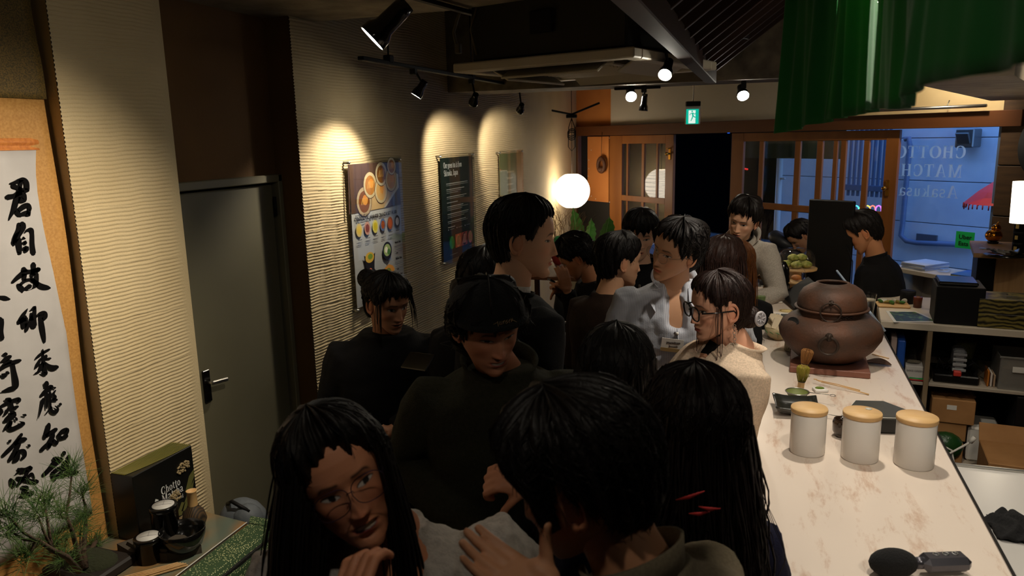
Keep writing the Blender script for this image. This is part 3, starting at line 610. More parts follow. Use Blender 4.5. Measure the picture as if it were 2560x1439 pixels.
# ---------------- air conditioner cassette
z0 = 2.33; c0, c1, c2 = onz(1132, 181, z0), onz(1585, 141, z0), onz(1645, 187, z0)
ux = (c1-c0).normalized(); uy = Vector((-ux.y, ux.x, 0)); Wd = (c1-c0).length; Dp = .98
ac = thing('air_conditioner', 'off white ceiling cassette air conditioner with open louvre flaps', 'air conditioner', c0); A = basis(ux, uy, (0, 0, 1))
m_ac = mat('warm white ac plastic', rgb(196, 186, 164), .5); B_ = lambda x, y, z: A @ Vector((x, y, z))
mb = MB(); fw = .2
for (x, y, dx, dy) in ((Wd/2, .04, Wd, .08), (Wd/2, Dp-.04, Wd, .08), (.04, Dp/2, .08, Dp-.16), (Wd-.04, Dp/2, .08, Dp-.16)): mb.bbox(B_(x, y, .02), (dx, dy, .045), .006, M=A)
part('panel_frame', mb, m_ac, ac)
mb = MB(); mb.bbox(B_(Wd/2, Dp/2, .035), (Wd-.15, Dp-.15, .02), .003, M=A); part('duct_plate', mb, mat('ac dark slot', rgb(50, 44, 34), .6), ac)
mb = MB(); mb.bbox(B_(Wd/2, Dp/2, .012), (Wd-.42, Dp-.42, .03), .006, M=A); gr = part('intake_grille', mb, m_ac, ac)
for k in range(14):
    mb = MB(); mb.box(B_(Wd/2, Dp/2-.24+k*.037, -.006), (Wd-.5, .006, .008), A); part('grille_bar', mb, m_ac, gr)
for (x, y, w, a) in ((Wd/2, .145, 0, -.5), (Wd/2, Dp-.145, 0, .5), (.145, Dp/2, 1, .5), (Wd-.145, Dp/2, 1, -.5)):
    mb = MB(); R_ = Matrix(A) @ (Matrix.Rotation(a, 3, 'Y') if w else Matrix.Rotation(-a, 3, 'X')); mb.bbox(B_(x, y, -.012), ((.11, Wd*.55, .012) if w else (Wd*.55, .11, .012)), .004, M=R_); part('flap', mb, m_ac, ac)
mb = MB(); mb.bbox(B_(Wd/2, Dp/2, .2), (Wd*.86, Dp*.86, .3), .01, M=A); bx = part('body', mb, mat('ac casing', rgb(44, 42, 34), .5, .3), ac)
mb = MB(); mb.bbox(B_(Wd*.5, .05, .2), (.12, .02, .1), .003, M=A); part('cover_plate', mb, m_black, ac)
mb = MB(); mb.tube([B_(.1, .1, .35), B_(.02, .05, .3), B_(-.02, .04, .2), B_(0, .05, .1)], .008, 6); mb.tube([B_(.12, .1, .4), B_(.1, .03, .2), B_(.11, .06, .08)], .006, 6); mb.bbox(B_(.0, .05, .12), (.03, .03, .05), .004); part('pipes', mb, mat('pipe lagging', rgb(90, 80, 60), .7), ac)
mb = MB(); mb.box(B_(Wd/2, Dp+.25, .36), (Wd*1.0, .5, .32), A); mb.box(B_(Wd/2, Dp/2, .5), (Wd*1.05, Dp*1.05, .28), A); part('duct', mb, m_dark, ac)

# ---------------- slatted hood (small false roof) over the counter
hd = thing('slatted_hood', 'dark brown slatted wooden hood rising to the right above the counter', 'hood'); m_hood = mat('dark stained wood', rgb(50, 29, 17), .65, spec=.2, noise=(6, rgb(38, 22, 12), .3, .7), stretch=(.3, 1, 1))
e0 = Vector((-.36, 1.6, 2.37)); e1 = Vector((-.42, 5.3, 2.37)); mb = MB(); mb.bbox((e0+e1)/2, (.07, (e1-e0).length, .09), .004, M=Matrix.Rotation(.016, 3, 'Z')); part('eave_beam', mb, m_hood, hd)
up = Vector((.80, 0, .60)).normalized()
for k in range(14):
    y = 1.9+k*.24; p = Vector((-.38, y, 2.40)); q = p+up*1.0; mb = MB(); M = basis(up, (0, 1, 0), Vector((-up.z, 0, up.x)))
    mb.bbox((p+q)/2, (1.0, .03, .045), .003, M=M); part('slat', mb, m_hood, hd)
mb = MB(); M = basis(up, (0, 1, 0), Vector((-up.z, 0, up.x))); mb.box(Vector((-.38, 3.5, 2.44))+up*.5+Vector((-.6, 0, .8))*.03, (1.0, 3.6, .012), M); part('roof_board', mb, mat('black board', rgb(20, 14, 10), .6), hd)

# ---------------- green noren curtain (three panels) hung near the camera
m_nor = bpy.data.materials.new('green cloth'); m_nor.use_nodes = True; nt = m_nor.node_tree; pb = nt.nodes['Principled BSDF']
pb.inputs['Base Color'].default_value = (*rgb(30, 120, 52), 1); pb.inputs['Roughness'].default_value = .9; pb.inputs['Sheen Weight'].default_value = .2
tl = nt.nodes.new('ShaderNodeBsdfTranslucent'); tl.inputs[0].default_value = (*rgb(40, 150, 60), 1); mx = nt.nodes.new('ShaderNodeMixShader'); mx.inputs[0].default_value = .3
nt.links.new(pb.outputs[0], mx.inputs[1]); nt.links.new(tl.outputs[0], mx.inputs[2]); nt.links.new(mx.outputs[0], nt.nodes['Material Output'].inputs[0])
wv = nt.nodes.new('ShaderNodeTexNoise'); wv.inputs['Scale'].default_value = 900; bp = nt.nodes.new('ShaderNodeBump'); bp.inputs['Strength'].default_value = .15
nt.links.new(wv.outputs[0], bp.inputs['Height']); nt.links.new(bp.outputs[0], pb.inputs['Normal'])
nr = thing('noren_curtain', 'dark green split shop curtain hanging in panels above the counter', 'curtain', (0, 0, 0))
def panel(hem, top_z, seed, fold):
    """hem: list of (pixel x, pixel y, distance) along the lower edge"""
    H = [at(*h) for h in hem]; L = [0]
    for a, b in zip(H, H[1:]): L.append(L[-1]+(b-a).length)
    nu, nv = 90, 26; P = np.zeros((nv, nu, 3)); r = np.random.RandomState(seed); ph = r.uniform(0, 6.28, 4)
    d = (H[-1]-H[0]); n = Vector((d.y, -d.x, 0)).normalized()
    for i in range(nu):
        s = L[-1]*i/(nu-1); k = max(j for j in range(len(L)) if L[j] <= s+1e-9); k = min(k, len(L)-2); f = (s-L[k])/(L[k+1]-L[k]); b = H[k].lerp(H[k+1], f)
        for j in range(nv):
            t = j/(nv-1); base = b.copy(); w = (math.sin(s*38+ph[0]+t*1.2)+.6*math.sin(s*71+ph[1]-t*2)+.3*math.sin(s*140+ph[2]))*fold*(1-.45*t)
            z = b.z+(top_z-b.z)*t; flare = (1-t)*.02*math.sin(s*9+ph[3])
            v = Vector((base.x, base.y, z))+n*(w+flare); P[j, i] = v
    mb = MB(); mb.grid(P); return mb
for hem, sd_ in (([(1952, 333, 1.98), (1992, 326, 1.93), (2030, 312, 1.86), (2062, 303, 1.78)], 1), ([(2075, 298, 1.74), (2110, 292, 1.62), (2164, 273, 1.45)], 2),
                 ([(2169, 272, 1.42), (2210, 274, 1.26), (2262, 268, 1.10), (2298, 258, 1.0), (2312, 236, .93), (2380, 205, .82), (2560, 152, .64), (2760, 100, .5)], 3)):
    mb = panel(hem, 2.50, sd_, .010 if sd_ < 3 else .006); o = part('cloth_panel', mb, m_nor, nr); sm = o.modifiers.new('thick', 'SOLIDIFY'); sm.thickness = .0015
mb = MB(); a = at(1952, 333, 1.98); b = at(2760, 100, .5); mb.tube([(a.x-.05, a.y+.1, 2.5), (b.x, b.y, 2.5)], .012, 10); part('rod', mb, m_hood, nr)
# ================================================================== PEOPLE
def interp(x, xs, ys): return np.interp(x, xs, ys)
HZ = [-.121, -.117, -.108, -.095, -.08, -.06, -.04, -.02, 0, .02, .04, .06, .08, .095, .106, .113, .116]
HF = [.050, .068, .080, .084, .083, .085, .087, .087, .087, .091, .093, .090, .082, .068, .048, .026, .001]
HB = [.010, .030, .045, .055, .064, .075, .085, .093, .099, .103, .103, .099, .088, .072, .052, .028, .001]
HW = [.010, .022, .034, .045, .053, .061, .066, .070, .073, .076, .077, .074, .066, .055, .040, .022, .001]
def head_surface(th, z, wide=1.0):
    """point of the bare skull surface: th angle round (0 = face forward, + towards the person's left), z height"""
    f = interp(z, HZ, HF); b = interp(z, HZ, HB); w = interp(z, HZ, HW)*wide
    s, c = np.sin(th), np.cos(th)
    x = w*np.sign(s)*np.abs(s)**.86
    y = np.where(c > 0, -f*np.abs(c)**.80, b*np.abs(c)**.92)
    lift = np.clip((-.03-z)/.09, 0, 1)*np.clip((y+.075)/.10, 0, 1.3)*.042
    return x, y, z+lift
def gauss(x, z, cx, cz, sx, sz): return np.exp(-((x-cx)/sx)**2-((z-cz)/sz)**2)
def build_head(p, lod=1.0):
    n = int(128*lod); rows = int(118*lod)
    t = np.linspace(-1, 1, n, endpoint=False); th = math.pi*(np.sign(t)*np.abs(t)**1.55)      # dense at the face
    zz = np.concatenate([np.linspace(-.121, .05, int(rows*.8)), np.linspace(.05, .116, rows-int(rows*.8)+1)[1:]])
    TH, Z_ = np.meshgrid(th, zz); x, y, z = head_surface(TH, Z_, p.get('wide', 1.0))
    front = np.clip(np.cos(TH)*1.6, 0, 1)
    d = np.zeros_like(x); g = lambda a, cx, cz, sx, sz, both=False: a*(gauss(x, Z_, cx, cz, sx, sz)+(gauss(x, Z_, -cx, cz, sx, sz) if both else 0))
    d += g(.0035, .026, .028, .018, .008, True)+g(-.009, .031, .008, .019, .013, True)+g(.0045, .031, .004, .012, .008, True)
    nz = np.clip((.016-Z_)/.05, 0, 1); ridge = np.where((Z_ < .02) & (Z_ > -.046), 1, 0)*(.004+.017*nz)*np.clip((Z_+.046)/.007, 0, 1)*np.clip((.022-Z_)/.02, 0, 1)
    d += ridge*np.exp(-(x/(.0085+.0035*nz))**2)+g(.007, .0125, -.036, .006, .006, True)
    d += g(.004, .047, -.018, .018, .016, True)+g(.006, 0, -.062, .027, .017)+g(.004, 0, -.0575, .019, .0035)+g(.0045, 0, -.069, .016, .0045)+g(-.004, 0, -.081, .014, .005)+g(.005, 0, -.101, .017, .012)
    mo = p.get('mouth', 0); smile = p.get('smile', 0); mz = -.0635+smile*6*(x**2)
    d += -(.003+mo*.006)*np.exp(-((Z_-mz)/(.0016+mo*.004))**2)*np.exp(-(x/.022)**4)
    d += g(-.003, .05, -.05, .014, .014, True)
    y = y-d*front*1.0
    # colours
    sk = np.array(p.get('skin', rgb(206, 158, 124))); C_ = np.ones(x.shape+(3,))*sk
    def tint(mask, col): nonlocal C_; m_ = np.clip(mask*front, 0, 1)[..., None]; C_ = C_*(1-m_)+np.array(col)*m_
    red = sk*np.array([1.0, .72, .66]); tint(.45*(gauss(x, Z_, .045, -.025, .022, .02)+gauss(x, Z_, -.045, -.025, .022, .02)+gauss(x, Z_, 0, -.035, .014, .012)), red)
    lip = p.get('lip', tuple(sk*np.array([.82, .42, .40]))); lw = np.exp(-(x/.0225)**6)
    tint(1.3*lw*np.exp(-((Z_-mz+.0005)/(.0085-.12*np.abs(x)))**4), lip)
    if mo > 0: tint(1.5*np.exp(-(x/.018)**6)*np.exp(-((Z_-mz)/(.0014+mo*.0045))**4), (.03, .01, .01))
    if p.get('teeth'): tint(1.4*np.exp(-(x/.016)**6)*np.exp(-((Z_-mz-.0004)/.0034)**4), rgb(230, 212, 188))
    ax = np.abs(x); brow = p.get('brow', .9)
    tint(brow*np.exp(-((Z_-(.0275+.12*(ax-.016)-5.5*np.clip(ax-.035, 0, 1)**2*10))/.0033)**2)*np.clip((ax-.010)/.004, 0, 1)*np.clip((.050-ax)/.006, 0, 1), (.012, .009, .007))
    op = p.get('eye', .0052); ex = .0315; u = (ax-ex)/.0155; ez = .006+.0018*u
    eh = op*np.sqrt(np.clip(1-u**2, 0, 1)); insd = (np.abs(u) < 1) & (np.abs(Z_-ez) < eh)
    tint(np.where(insd, 1, 0), rgb(200, 190, 180)); gx = p.get('gaze', 0.0)
    tint(np.where(insd & (((x-np.sign(x)*ex-gx)/.0062)**2+((Z_-ez-.0005)/.0062)**2 < 1), 1, 0), (.010, .006, .004))
    tint(1.2*np.exp(-((Z_-ez-eh-.0004)/.0013)**2)*(np.abs(u) < 1.12), (.008, .006, .006)); tint(.35*np.exp(-((Z_-ez+eh+.0004)/.001)**2)*(np.abs(u) < 1.0), (.03, .02, .02))
    # stubborn pole closure
    P = np.stack([x, y, z], -1); F = []; nn = n
    V_ = P.reshape(-1, 3); K = len(zz)
    for i in range(K-1):
        for j in range(nn): j2 = (j+1) % nn; F.append((i*nn+j, i*nn+j2, (i+1)*nn+j2, (i+1)*nn+j))
    V_ = np.vstack([V_, [[0, -.005, -.119], [0, 0, .1163]]]); a, b = len(V_)-2, len(V_)-1
    for j in range(nn): F.append((a, (j+1) % nn, j)); F.append((b, (K-1)*nn+j, (K-1)*nn+(j+1) % nn))
    Cc = np.vstack([C_.reshape(-1, 3), [sk, sk]])
    # ears
    for sd in (-1, 1):
        m2 = MB(); M = Matrix.Rotation(sd*.35, 3, 'Z') @ Matrix.Rotation(math.pi/2, 3, 'Y'); c0 = (sd*.077*p.get('wide', 1), .012, .0)
        m2.torus(c0, .021, .0048, 18, 6, M=Matrix.Rotation(-sd*.3, 3, 'Z') @ Matrix.Rotation(math.pi/2, 3, 'Y') @ Matrix.Diagonal((1.4, .85, 1)))
        m2.ball((sd*.0745, .010, .0), (.006, .016, .028), 12); m2.ball((sd*.0765, .004, -.028), (.005, .008, .010), 8)
        k = len(V_); V_ = np.vstack([V_, np.array(m2.v)]); F += [tuple(k+i for i in f) for f in m2.f]; Cc = np.vstack([Cc, np.tile(sk*np.array([1, .85, .8]), (len(m2.v), 1))])
    return V_, F, Cc
def hair_shell(p, lod=1.0):
    """scalp cap whose thickness field and hairline come from the style"""
    st = p['hair']; n = int(150*lod); rows = int(64*lod); th = np.linspace(-math.pi, math.pi, n, endpoint=False); zb = st.get('bottom', -.085)
    zz = np.linspace(zb, .1159, rows); TH, Z_ = np.meshgrid(th, zz); x, y, z = head_surface(TH, np.clip(Z_, -.121, .116), p.get('wide', 1.0))
    z = np.where(Z_ < -.03, Z_, z)
    c = np.cos(TH); ang = np.abs(TH); r = np.random.RandomState(st.get('seed', 1))
    hl = interp(ang, [0, .45, .8, 1.05, 1.35, 1.6, 1.95, 2.3, 3.15], st['line'])         # lowest z with hair, by angle from the face
    for k in range(5): hl = hl+st.get('jag', .004)*np.sin(TH*r.randint(7, 40)+r.uniform(0, 6))
    inside = np.clip((Z_-hl)/.008, 0, 1)
    thick = st.get('thick', .014)*(1+.15*np.cos(TH*2))+st.get('top', .008)*np.clip(Z_/.1, 0, 1)
    for k in range(26):
        a = r.uniform(.2, 1)*st.get('rough', .0016); m_ = r.randint(4, 46); thick = thick+a*np.sin(TH*m_+r.uniform(0, 6)+Z_*r.uniform(-40, 40))
    thick = thick*(.35+.65*np.clip((Z_-hl)/.03, 0, 1))
    off = np.where(inside > 0, thick*inside, -.012)
    N_ = np.stack([x, y, np.clip(z, -.02, 1)*.9], -1); N_ /= np.linalg.norm(N_, axis=-1, keepdims=True)+1e-9
    P = np.stack([x, y, z], -1)+N_*off[..., None]
    F = [(i*n+j, i*n+(j+1) % n, (i+1)*n+(j+1) % n, (i+1)*n+j) for i in range(rows-1) for j in range(n)]
    V_ = np.vstack([P.reshape(-1, 3), [[0, 0, P[-1, :, 2].max()+.0005]]]); b = len(V_)-1
    F += [(b, (rows-1)*n+j, (rows-1)*n+(j+1) % n) for j in range(n)]
    return V_, F, P, inside
def strands(paths, radii, sides=3):
    V_ = []; F = []
    for P, r in zip(paths, radii):
        k0 = len(V_); m_ = len(P)
        for i in range(m_):
            t = P[min(i+1, m_-1)]-P[max(i-1, 0)]; t = t/(np.linalg.norm(t)+1e-9); a = np.cross(t, (.3, .2, 1.0)); a /= np.linalg.norm(a)+1e-9; b = np.cross(t, a)
            rr = r*(1-.75*i/(m_-1))
            for s in range(sides): q = 2*math.pi*s/sides; V_.append(P[i]+(a*math.cos(q)+b*math.sin(q))*rr)
        for i in range(m_-1):
            for s in range(sides): s2 = (s+1) % sides; F.append((k0+i*sides+s, k0+i*sides+s2, k0+(i+1)*sides+s2, k0+(i+1)*sides+s))
    return V_, F
def finger(mb, base, d, up, L, r, curl, spread=0.0):
    """three joints bending towards -up"""
    d = Vector(d).normalized(); up = Vector(up).normalized(); pts = [Vector(base)-d*.012, Vector(base)]; rs = [r*1.05, r*1.05]; ax = d.cross(up).normalized(); cur = d.copy()
    for k, f in enumerate((.45, .31, .24)):
        cur = Matrix.Rotation(-curl*(.8 if k == 0 else 1.0), 3, ax) @ cur; a = pts[-1]; mid = a+cur*L*f*.5; pts += [mid, a+cur*L*f]; rs += [r*(.97-.08*k), r*(1.0-.1*k)]
    pts.append(pts[-1]+cur*r*.6); rs.append(r*.45); mb.tube(pts, rs, 9)
def make_hand(wrist, d, up, curl=(.3, .3, .35, .4), thumb=(.5, .2), left=False, s=1.0, voxel=.0034, spread=.10):
    """d: wrist to knuckles, up: back of the hand"""
    d = Vector(d).normalized(); up = Vector(up); up = (up-d*up.dot(d)).normalized(); side = d.cross(up)*(-1 if left else 1)     # side -> thumb side
    w = Vector(wrist); mb = MB(); M = basis(side, d, side.cross(d)) if True else None
    mb.tube([w-d*.03*s, w, w+d*.02*s], [.027*s, .026*s, .030*s], 10)
    mb.bbox(w+d*.048*s, (.078*s, .085*s, .026*s), .012*s, M=basis(side, d, up)); mb.ball(w+d*.035*s+side*.026*s-up*.008*s, (.02*s, .03*s, .016*s), 12, M=basis(side, d, up))
    for k, (o, L, r) in enumerate(((.029, .070, .0092), (.010, .078, .0096), (-.010, .073, .0092), (-.029, .058, .0080))):
        dd = (d+side*(spread*(1.2-k*.8))).normalized(); finger(mb, w+d*.088*s+side*o*s, dd, up, L*s, r*s, curl[k])
    td = (side*math.sin(.5+thumb[0])+d*math.cos(.5+thumb[0])-up*thumb[1]).normalized(); finger(mb, w+d*.030*s+side*.034*s-up*.006*s, td, (up*.3-side*.2-d*.0+up).normalized(), .070*s, .0112*s, .22)
    me = mb.mesh('hand_tmp'); o = bpy.data.objects.new('tmp', me); SC.collection.objects.link(o); m = o.modifiers.new('r', 'REMESH'); m.mode = 'VOXEL'; m.voxel_size = voxel
    sm = o.modifiers.new('s', 'SMOOTH'); sm.factor = .5; sm.iterations = 3
    dg = bpy.context.evaluated_depsgraph_get(); e = o.evaluated_get(dg).to_mesh(); V_ = [tuple(v.co) for v in e.vertices]; F = [tuple(p.vertices) for p in e.polygons]
    bpy.data.objects.remove(o); bpy.data.meshes.remove(me); return V_, F
# torso half widths (a), half depths (b) against the distance below the neck base
TZ = [-.035, 0, .018, .035, .055, .08, .12, .2, .3, .42, .5, .58, .7, .85]
TA = [.055, .068, .098, .135, .168, .184, .190, .178, .165, .155, .162, .172, .172, .165]
TB = [.052, .060, .070, .082, .092, .102, .112, .120, .116, .108, .113, .120, .118, .112]
def torso_mesh(mb, nb, pel, yaw, grow, z0, z1, sc=1.0, vneck=0.0, vwid=.07, n=40, flare=0.0, sw=1.0, step=.018):
    a = yaw+math.pi/2; ex = Vector((math.cos(a), math.sin(a), 0)); ax = (pel-nb); L = ax.length; dn = ax.normalized(); ey = ex.cross(-dn).normalized()*-1
    ey = -ex.cross(dn).normalized() if False else dn.cross(ex).normalized()
    if ey.dot(Vector((math.cos(yaw), math.sin(yaw), 0))) > 0: ey = -ey          # ey points to the back
    ks = max(6, int((z1-z0)/step)); V_ = []; F = []
    for i in range(ks+1):
        t = z0+(z1-z0)*i/ks; A = interp(t, TZ, TA)*sc*(sw if t > .02 else 1)+grow; B = interp(t, TZ, TB)*sc+grow+flare*max(0, t-.4); A += flare*max(0, t-.4)
        c = nb+dn*(t*L/.52 if t < .52 else L+(t-.52)); 
        if t > .52: c = pel+Vector((0, 0, -(t-.52)))
        for k in range(n):
            q = 2*math.pi*k/n; sx, cy = math.sin(q), math.cos(q); r_ = 1.0
            x = A*math.copysign(abs(sx)**.85, sx); y = -B*math.copysign(abs(cy)**.85, cy)
            if vneck and cy > 0 and t < vneck and abs(x) < vwid*(1-t/vneck)+.004: y *= .50; 
            V_.append(c+ex*x+ey*y*1.0)
    for i in range(ks):
        for k in range(n): k2 = (k+1) % n; F.append((i*n+k, i*n+k2, (i+1)*n+k2, (i+1)*n+k))
    F.append(tuple(range(n))[::-1]); F.append(tuple(ks*n+k for k in range(n))); mb.add(V_, F, True)
    return ex, ey
CLOUD = {}
def cloud(sz):
    if sz not in CLOUD:
        t = bpy.data.textures.new('wrinkle', 'CLOUDS'); t.noise_scale = sz; t.noise_depth = 2; CLOUD[sz] = t
    return CLOUD[sz]
def soften(o, voxel, wrinkle=.012, sz=.09, it=4):
    m = o.modifiers.new('fuse', 'REMESH'); m.mode = 'VOXEL'; m.voxel_size = voxel; m.use_smooth_shade = True
    s = o.modifiers.new('soft', 'SMOOTH'); s.factor = .5; s.iterations = it
    if wrinkle:
        d = o.modifiers.new('folds', 'DISPLACE'); d.texture = cloud(sz); d.strength = wrinkle; d.mid_level = .5
def headM(p):
    yaw = math.radians(p['yaw']); return Matrix.Rotation(yaw+math.pi/2, 3, 'Z') @ Matrix.Rotation(math.radians(p.get('pitch', 0)), 3, 'X') @ Matrix.Rotation(math.radians(p.get('roll', 0)), 3, 'Y')
m_skin = vcol('skin', .5, bump=(350, .06), spec=.35)
def person(label, p, group=None):
    lod = p.get('lod', 1.0); H = Vector(p['head']); R = headM(p); hs = p.get('hs', 1.0); ty = math.radians(p.get('tyaw', p['yaw'])); fwd = Vector((math.cos(ty), math.sin(ty), 0))
    nb = Vector(p['neck']) if 'neck' in p else H+Vector((0, 0, -.162))-fwd*.035
    pel = Vector(p['pelvis']) if 'pelvis' in p else nb+Vector((0, 0, -.50))-fwd*p.get('lean', .02)
    root = thing('person', label, 'person', (pel.x, pel.y, 0), group=group); sk = np.array(p.get('skin', rgb(206, 158, 124))); O = Vector((pel.x, pel.y, 0))
    # ---- body: head, neck, trunk, limbs and hands in one mesh
    V_, F, Cc = build_head(p, lod); V_ = (V_*hs) @ np.array(R).T+np.array(H); V_ = list(map(tuple, V_)); F = list(F); Cc = [tuple(c) for c in Cc]
    mb = MB(); ex_tmp = fwd; sb = H+R @ Vector((0, .018, -.055))*hs
    mb.tube([nb-Vector((0, 0, .05)), nb+Vector((0, 0, .005)), nb.lerp(sb, .5), sb, H+R @ Vector((0, .015, -.0))*hs], [.07*p.get('nk', 1), .062*p.get('nk', 1), .054*p.get('nk', 1), .054*p.get('nk', 1), .045], 28)
    ex, ey = torso_mesh(mb, nb, pel, ty, -.008, -.01, .58, p.get('ts', 1), n=28, sw=p.get('sw', 1)); SWd = .162*p.get('ts', 1)*p.get('sw', 1); dn = (pel-nb).normalized()
    arms = {}
    for sd, nm in ((1, 'L'), (-1, 'R')):      # person's left is +ex for a face towards -Y
        sh = nb+dn*.065+ex*SWd*sd; arms[nm] = sh
        spec = p.get('arm'+nm)
        if spec is None: el = sh+Vector((0, 0, -.28))+ex*.035*sd-fwd*.03; wr = el+Vector((0, 0, -.22))+fwd*.10; spec = (el, wr)
        el, wr = Vector(spec[0]), Vector(spec[1]); arms[nm+'e'] = el; arms[nm+'w'] = wr
        mb.tube([sh, sh.lerp(el, .5), el, el.lerp(wr, .4), wr], [.045, .044, .036, .037, .024], 12)
    for sd in (1, -1):
        hp = pel+ex*.085*sd
        if p.get('sit'): kn = hp+fwd*.42; ft = kn+Vector((0, 0, -max(.2, kn.z-.06)))
        else: kn = hp.lerp(Vector((hp.x, hp.y, .06)), .5)+fwd*.03; ft = Vector((hp.x, hp.y, .06))-fwd*.02
        mb.tube([hp, hp.lerp(kn, .5), kn, kn.lerp(ft, .4), ft], [.085, .075, .055, .055, .038], 12); mb.bbox(Vector((ft.x, ft.y, .035))+fwd*.06, (.09, .09, .07), .02)
        arms[('k', sd)] = (hp, kn, ft)
    k = len(V_); V_ += [tuple(v) for v in mb.v]; F += [tuple(k+i for i in f) for f in mb.f]; Cc += [tuple(sk)]*len(mb.v)
    for nm in ('L', 'R'):
        hd = p.get('hand'+nm)
        if hd is False: continue
        el, wr = arms[nm+'e'], arms[nm+'w']; hd = hd or {}
        d_ = hd.get('d', wr-el); hv, hf = make_hand(wr, d_, hd.get('up', ex*(1 if nm == 'L' else -1)+Vector((0, 0, .2))), hd.get('curl', (.35, .4, .45, .5)), hd.get('thumb', (.4, .3)), left=(nm == 'L'), s=hd.get('s', .95), voxel=hd.get('voxel', .006), spread=hd.get('spread', .1))
        k = len(V_); V_ += hv; F += [tuple(k+i for i in f) for f in hf]; Cc += [tuple(sk)]*len(hv)
    me = bpy.data.meshes.new('body'); me.from_pydata([tuple(Vector(v)-O) for v in V_], [], F); me.polygons.foreach_set('use_smooth', [True]*len(F))
    ca = me.color_attributes.new('Col', 'FLOAT_COLOR', 'POINT'); ca.data.foreach_set('color', np.hstack([np.array(Cc), np.ones((len(Cc), 1))]).astype(np.float32).ravel()); me.update()
    part('body', me, m_skin, root)
    def toW(P): return (np.array(P)*hs) @ np.array(R).T+np.array(H)-np.array(O)
    def fmesh(nm, V, F_, m, par=root, label=None, smooth=True):
        me = bpy.data.meshes.new(nm); me.from_pydata([tuple(v) for v in V], [], F_); me.polygons.foreach_set('use_smooth', [smooth]*len(F_)); me.update(); return part(nm, me, m, par, label)
    # ---- hair
    st = p.get('hair')
    if st:
        Vh, Fh, P, ins = hair_shell(p, lod); m_h = hair_mat(st.get('col', rgb(22, 16, 13))); Vh = list(toW(Vh)); Fh = list(Fh)
        r = np.random.RandomState(st.get('seed', 1)+50); rows, n = ins.shape; paths = []; rad = []; ns = int(st.get('n', 380)*(.5+.5*lod)); PW = toW(P.reshape(-1, 3)).reshape(P.shape)
        Hc = np.array(H-O)
        for _ in range(ns):
            j = r.randint(n); i0 = r.randint(int(rows*.35), rows-2)
            if ins[i0, j] < .5: continue
            over = 0; m_ = 9; wob = r.uniform(-.9, .9)*n/60; q = []
            Ls = r.uniform(.25, .6)*rows*st.get('slen', 1)
            for k in range(m_):
                i = i0-Ls*k/(m_-1); jj = int(j+wob*k*st.get('swirl', 1)) % n; ii = int(max(0, round(i)))
                if ins[ii, jj] < .3 and k > 1: 
                    over += 1
                    if over > st.get('over', 1): break
                    b = q[-1]+(q[-1]-q[-2])*.8; q.append(b)
                    continue
                c = PW[ii, jj]; v = c-Hc; v = v/(np.linalg.norm(v)+1e-9); q.append(c+v*(.001+st.get('fly', .003)*r.uniform(0, 1)*(k/m_)**2))
            if len(q) > 3: paths.append(np.array(q)); rad.append(r.uniform(.0009, .0022)*st.get('sr', 1))
        a, b = strands(paths, rad); k = len(Vh); Vh += a; Fh += [tuple(k+i for i in f) for f in b]
        hair = fmesh('hair', Vh, Fh, m_h); 
        for lg in st.get('long', []):          # hanging locks: sets of paths in the head's frame or the world
            paths = []; rad = []
            for _ in range(int(lg['n'])):
                t0 = r.uniform(lg['a0'], lg['a1']); z0 = r.uniform(*lg.get('z', (-.02, .06))); x, y, z = head_surface(np.array(t0), np.array(z0)); Pp = np.array([x, y, z]); u = np.array([x, y, 0]); u /= np.linalg.norm(u)
                root_ = toW((Pp+u*st.get('thick', .014)*r.uniform(.3, 1.15))[None])[0]; uw = np.array(R) @ u; uw[2] = 0; uw /= np.linalg.norm(uw)+1e-9
                L = lg['len']*r.uniform(.82, 1.03); m_ = 16; q = [root_]; out = lg.get('out', .03)*r.uniform(.3, 1.2); am = lg.get('wave', .0)*r.uniform(.5, 1.3); ph = r.uniform(0, 6.28); fr = r.uniform(18, 30); dr = np.array(lg.get('drift', (0, 0, 0)))
                side = np.array([-uw[1], uw[0], 0])
                for k in range(1, m_):
                    t = k/(m_-1); g_ = t*L; pz = root_[2]-g_; o_ = out*math.sin(min(1, t*1.4)*1.57); wv = am*math.sin(fr*g_+ph)*min(1, t*2); wv2 = am*math.cos(fr*g_*1.2+ph)*min(1, t*2)
                    q.append(root_+uw*(o_+wv2)+side*wv+dr*t+np.array([0, 0, -g_]))
                paths.append(np.array(q)); rad.append(r.uniform(*lg.get('r', (.002, .005))))
            a, b = strands(paths, rad, 4); fmesh('hair_lock', a, b, m_h, hair)
        if 'bun' in st:
            mb = MB(); c, rr = st['bun']; V2 = []; 
            mb.ball(c, rr, 20); 
            for _ in range(26):
                ax = Vector(r.normal(0, 1, 3)).normalized(); M = look(ax); mb.torus(c, rr*.97 if not hasattr(rr, '__len__') else rr[0], .003, 18, 5, M=M)
            fmesh('hair_bun', toW(mb.v), mb.f, m_h, hair)
    # ---- clothes
    g = p.get('top', {}); vx = g.get('voxel', .009); mb = MB()
    torso_mesh(mb, nb, pel, ty, g.get('grow', .012), g.get('z0', -.018), g.get('hem', .60), p.get('ts', 1), g.get('vneck', 0), g.get('vwid', .07), n=44, flare=g.get('flare', 0), sw=p.get('sw', 1))
    gr = g.get('sleeve', 1.0)
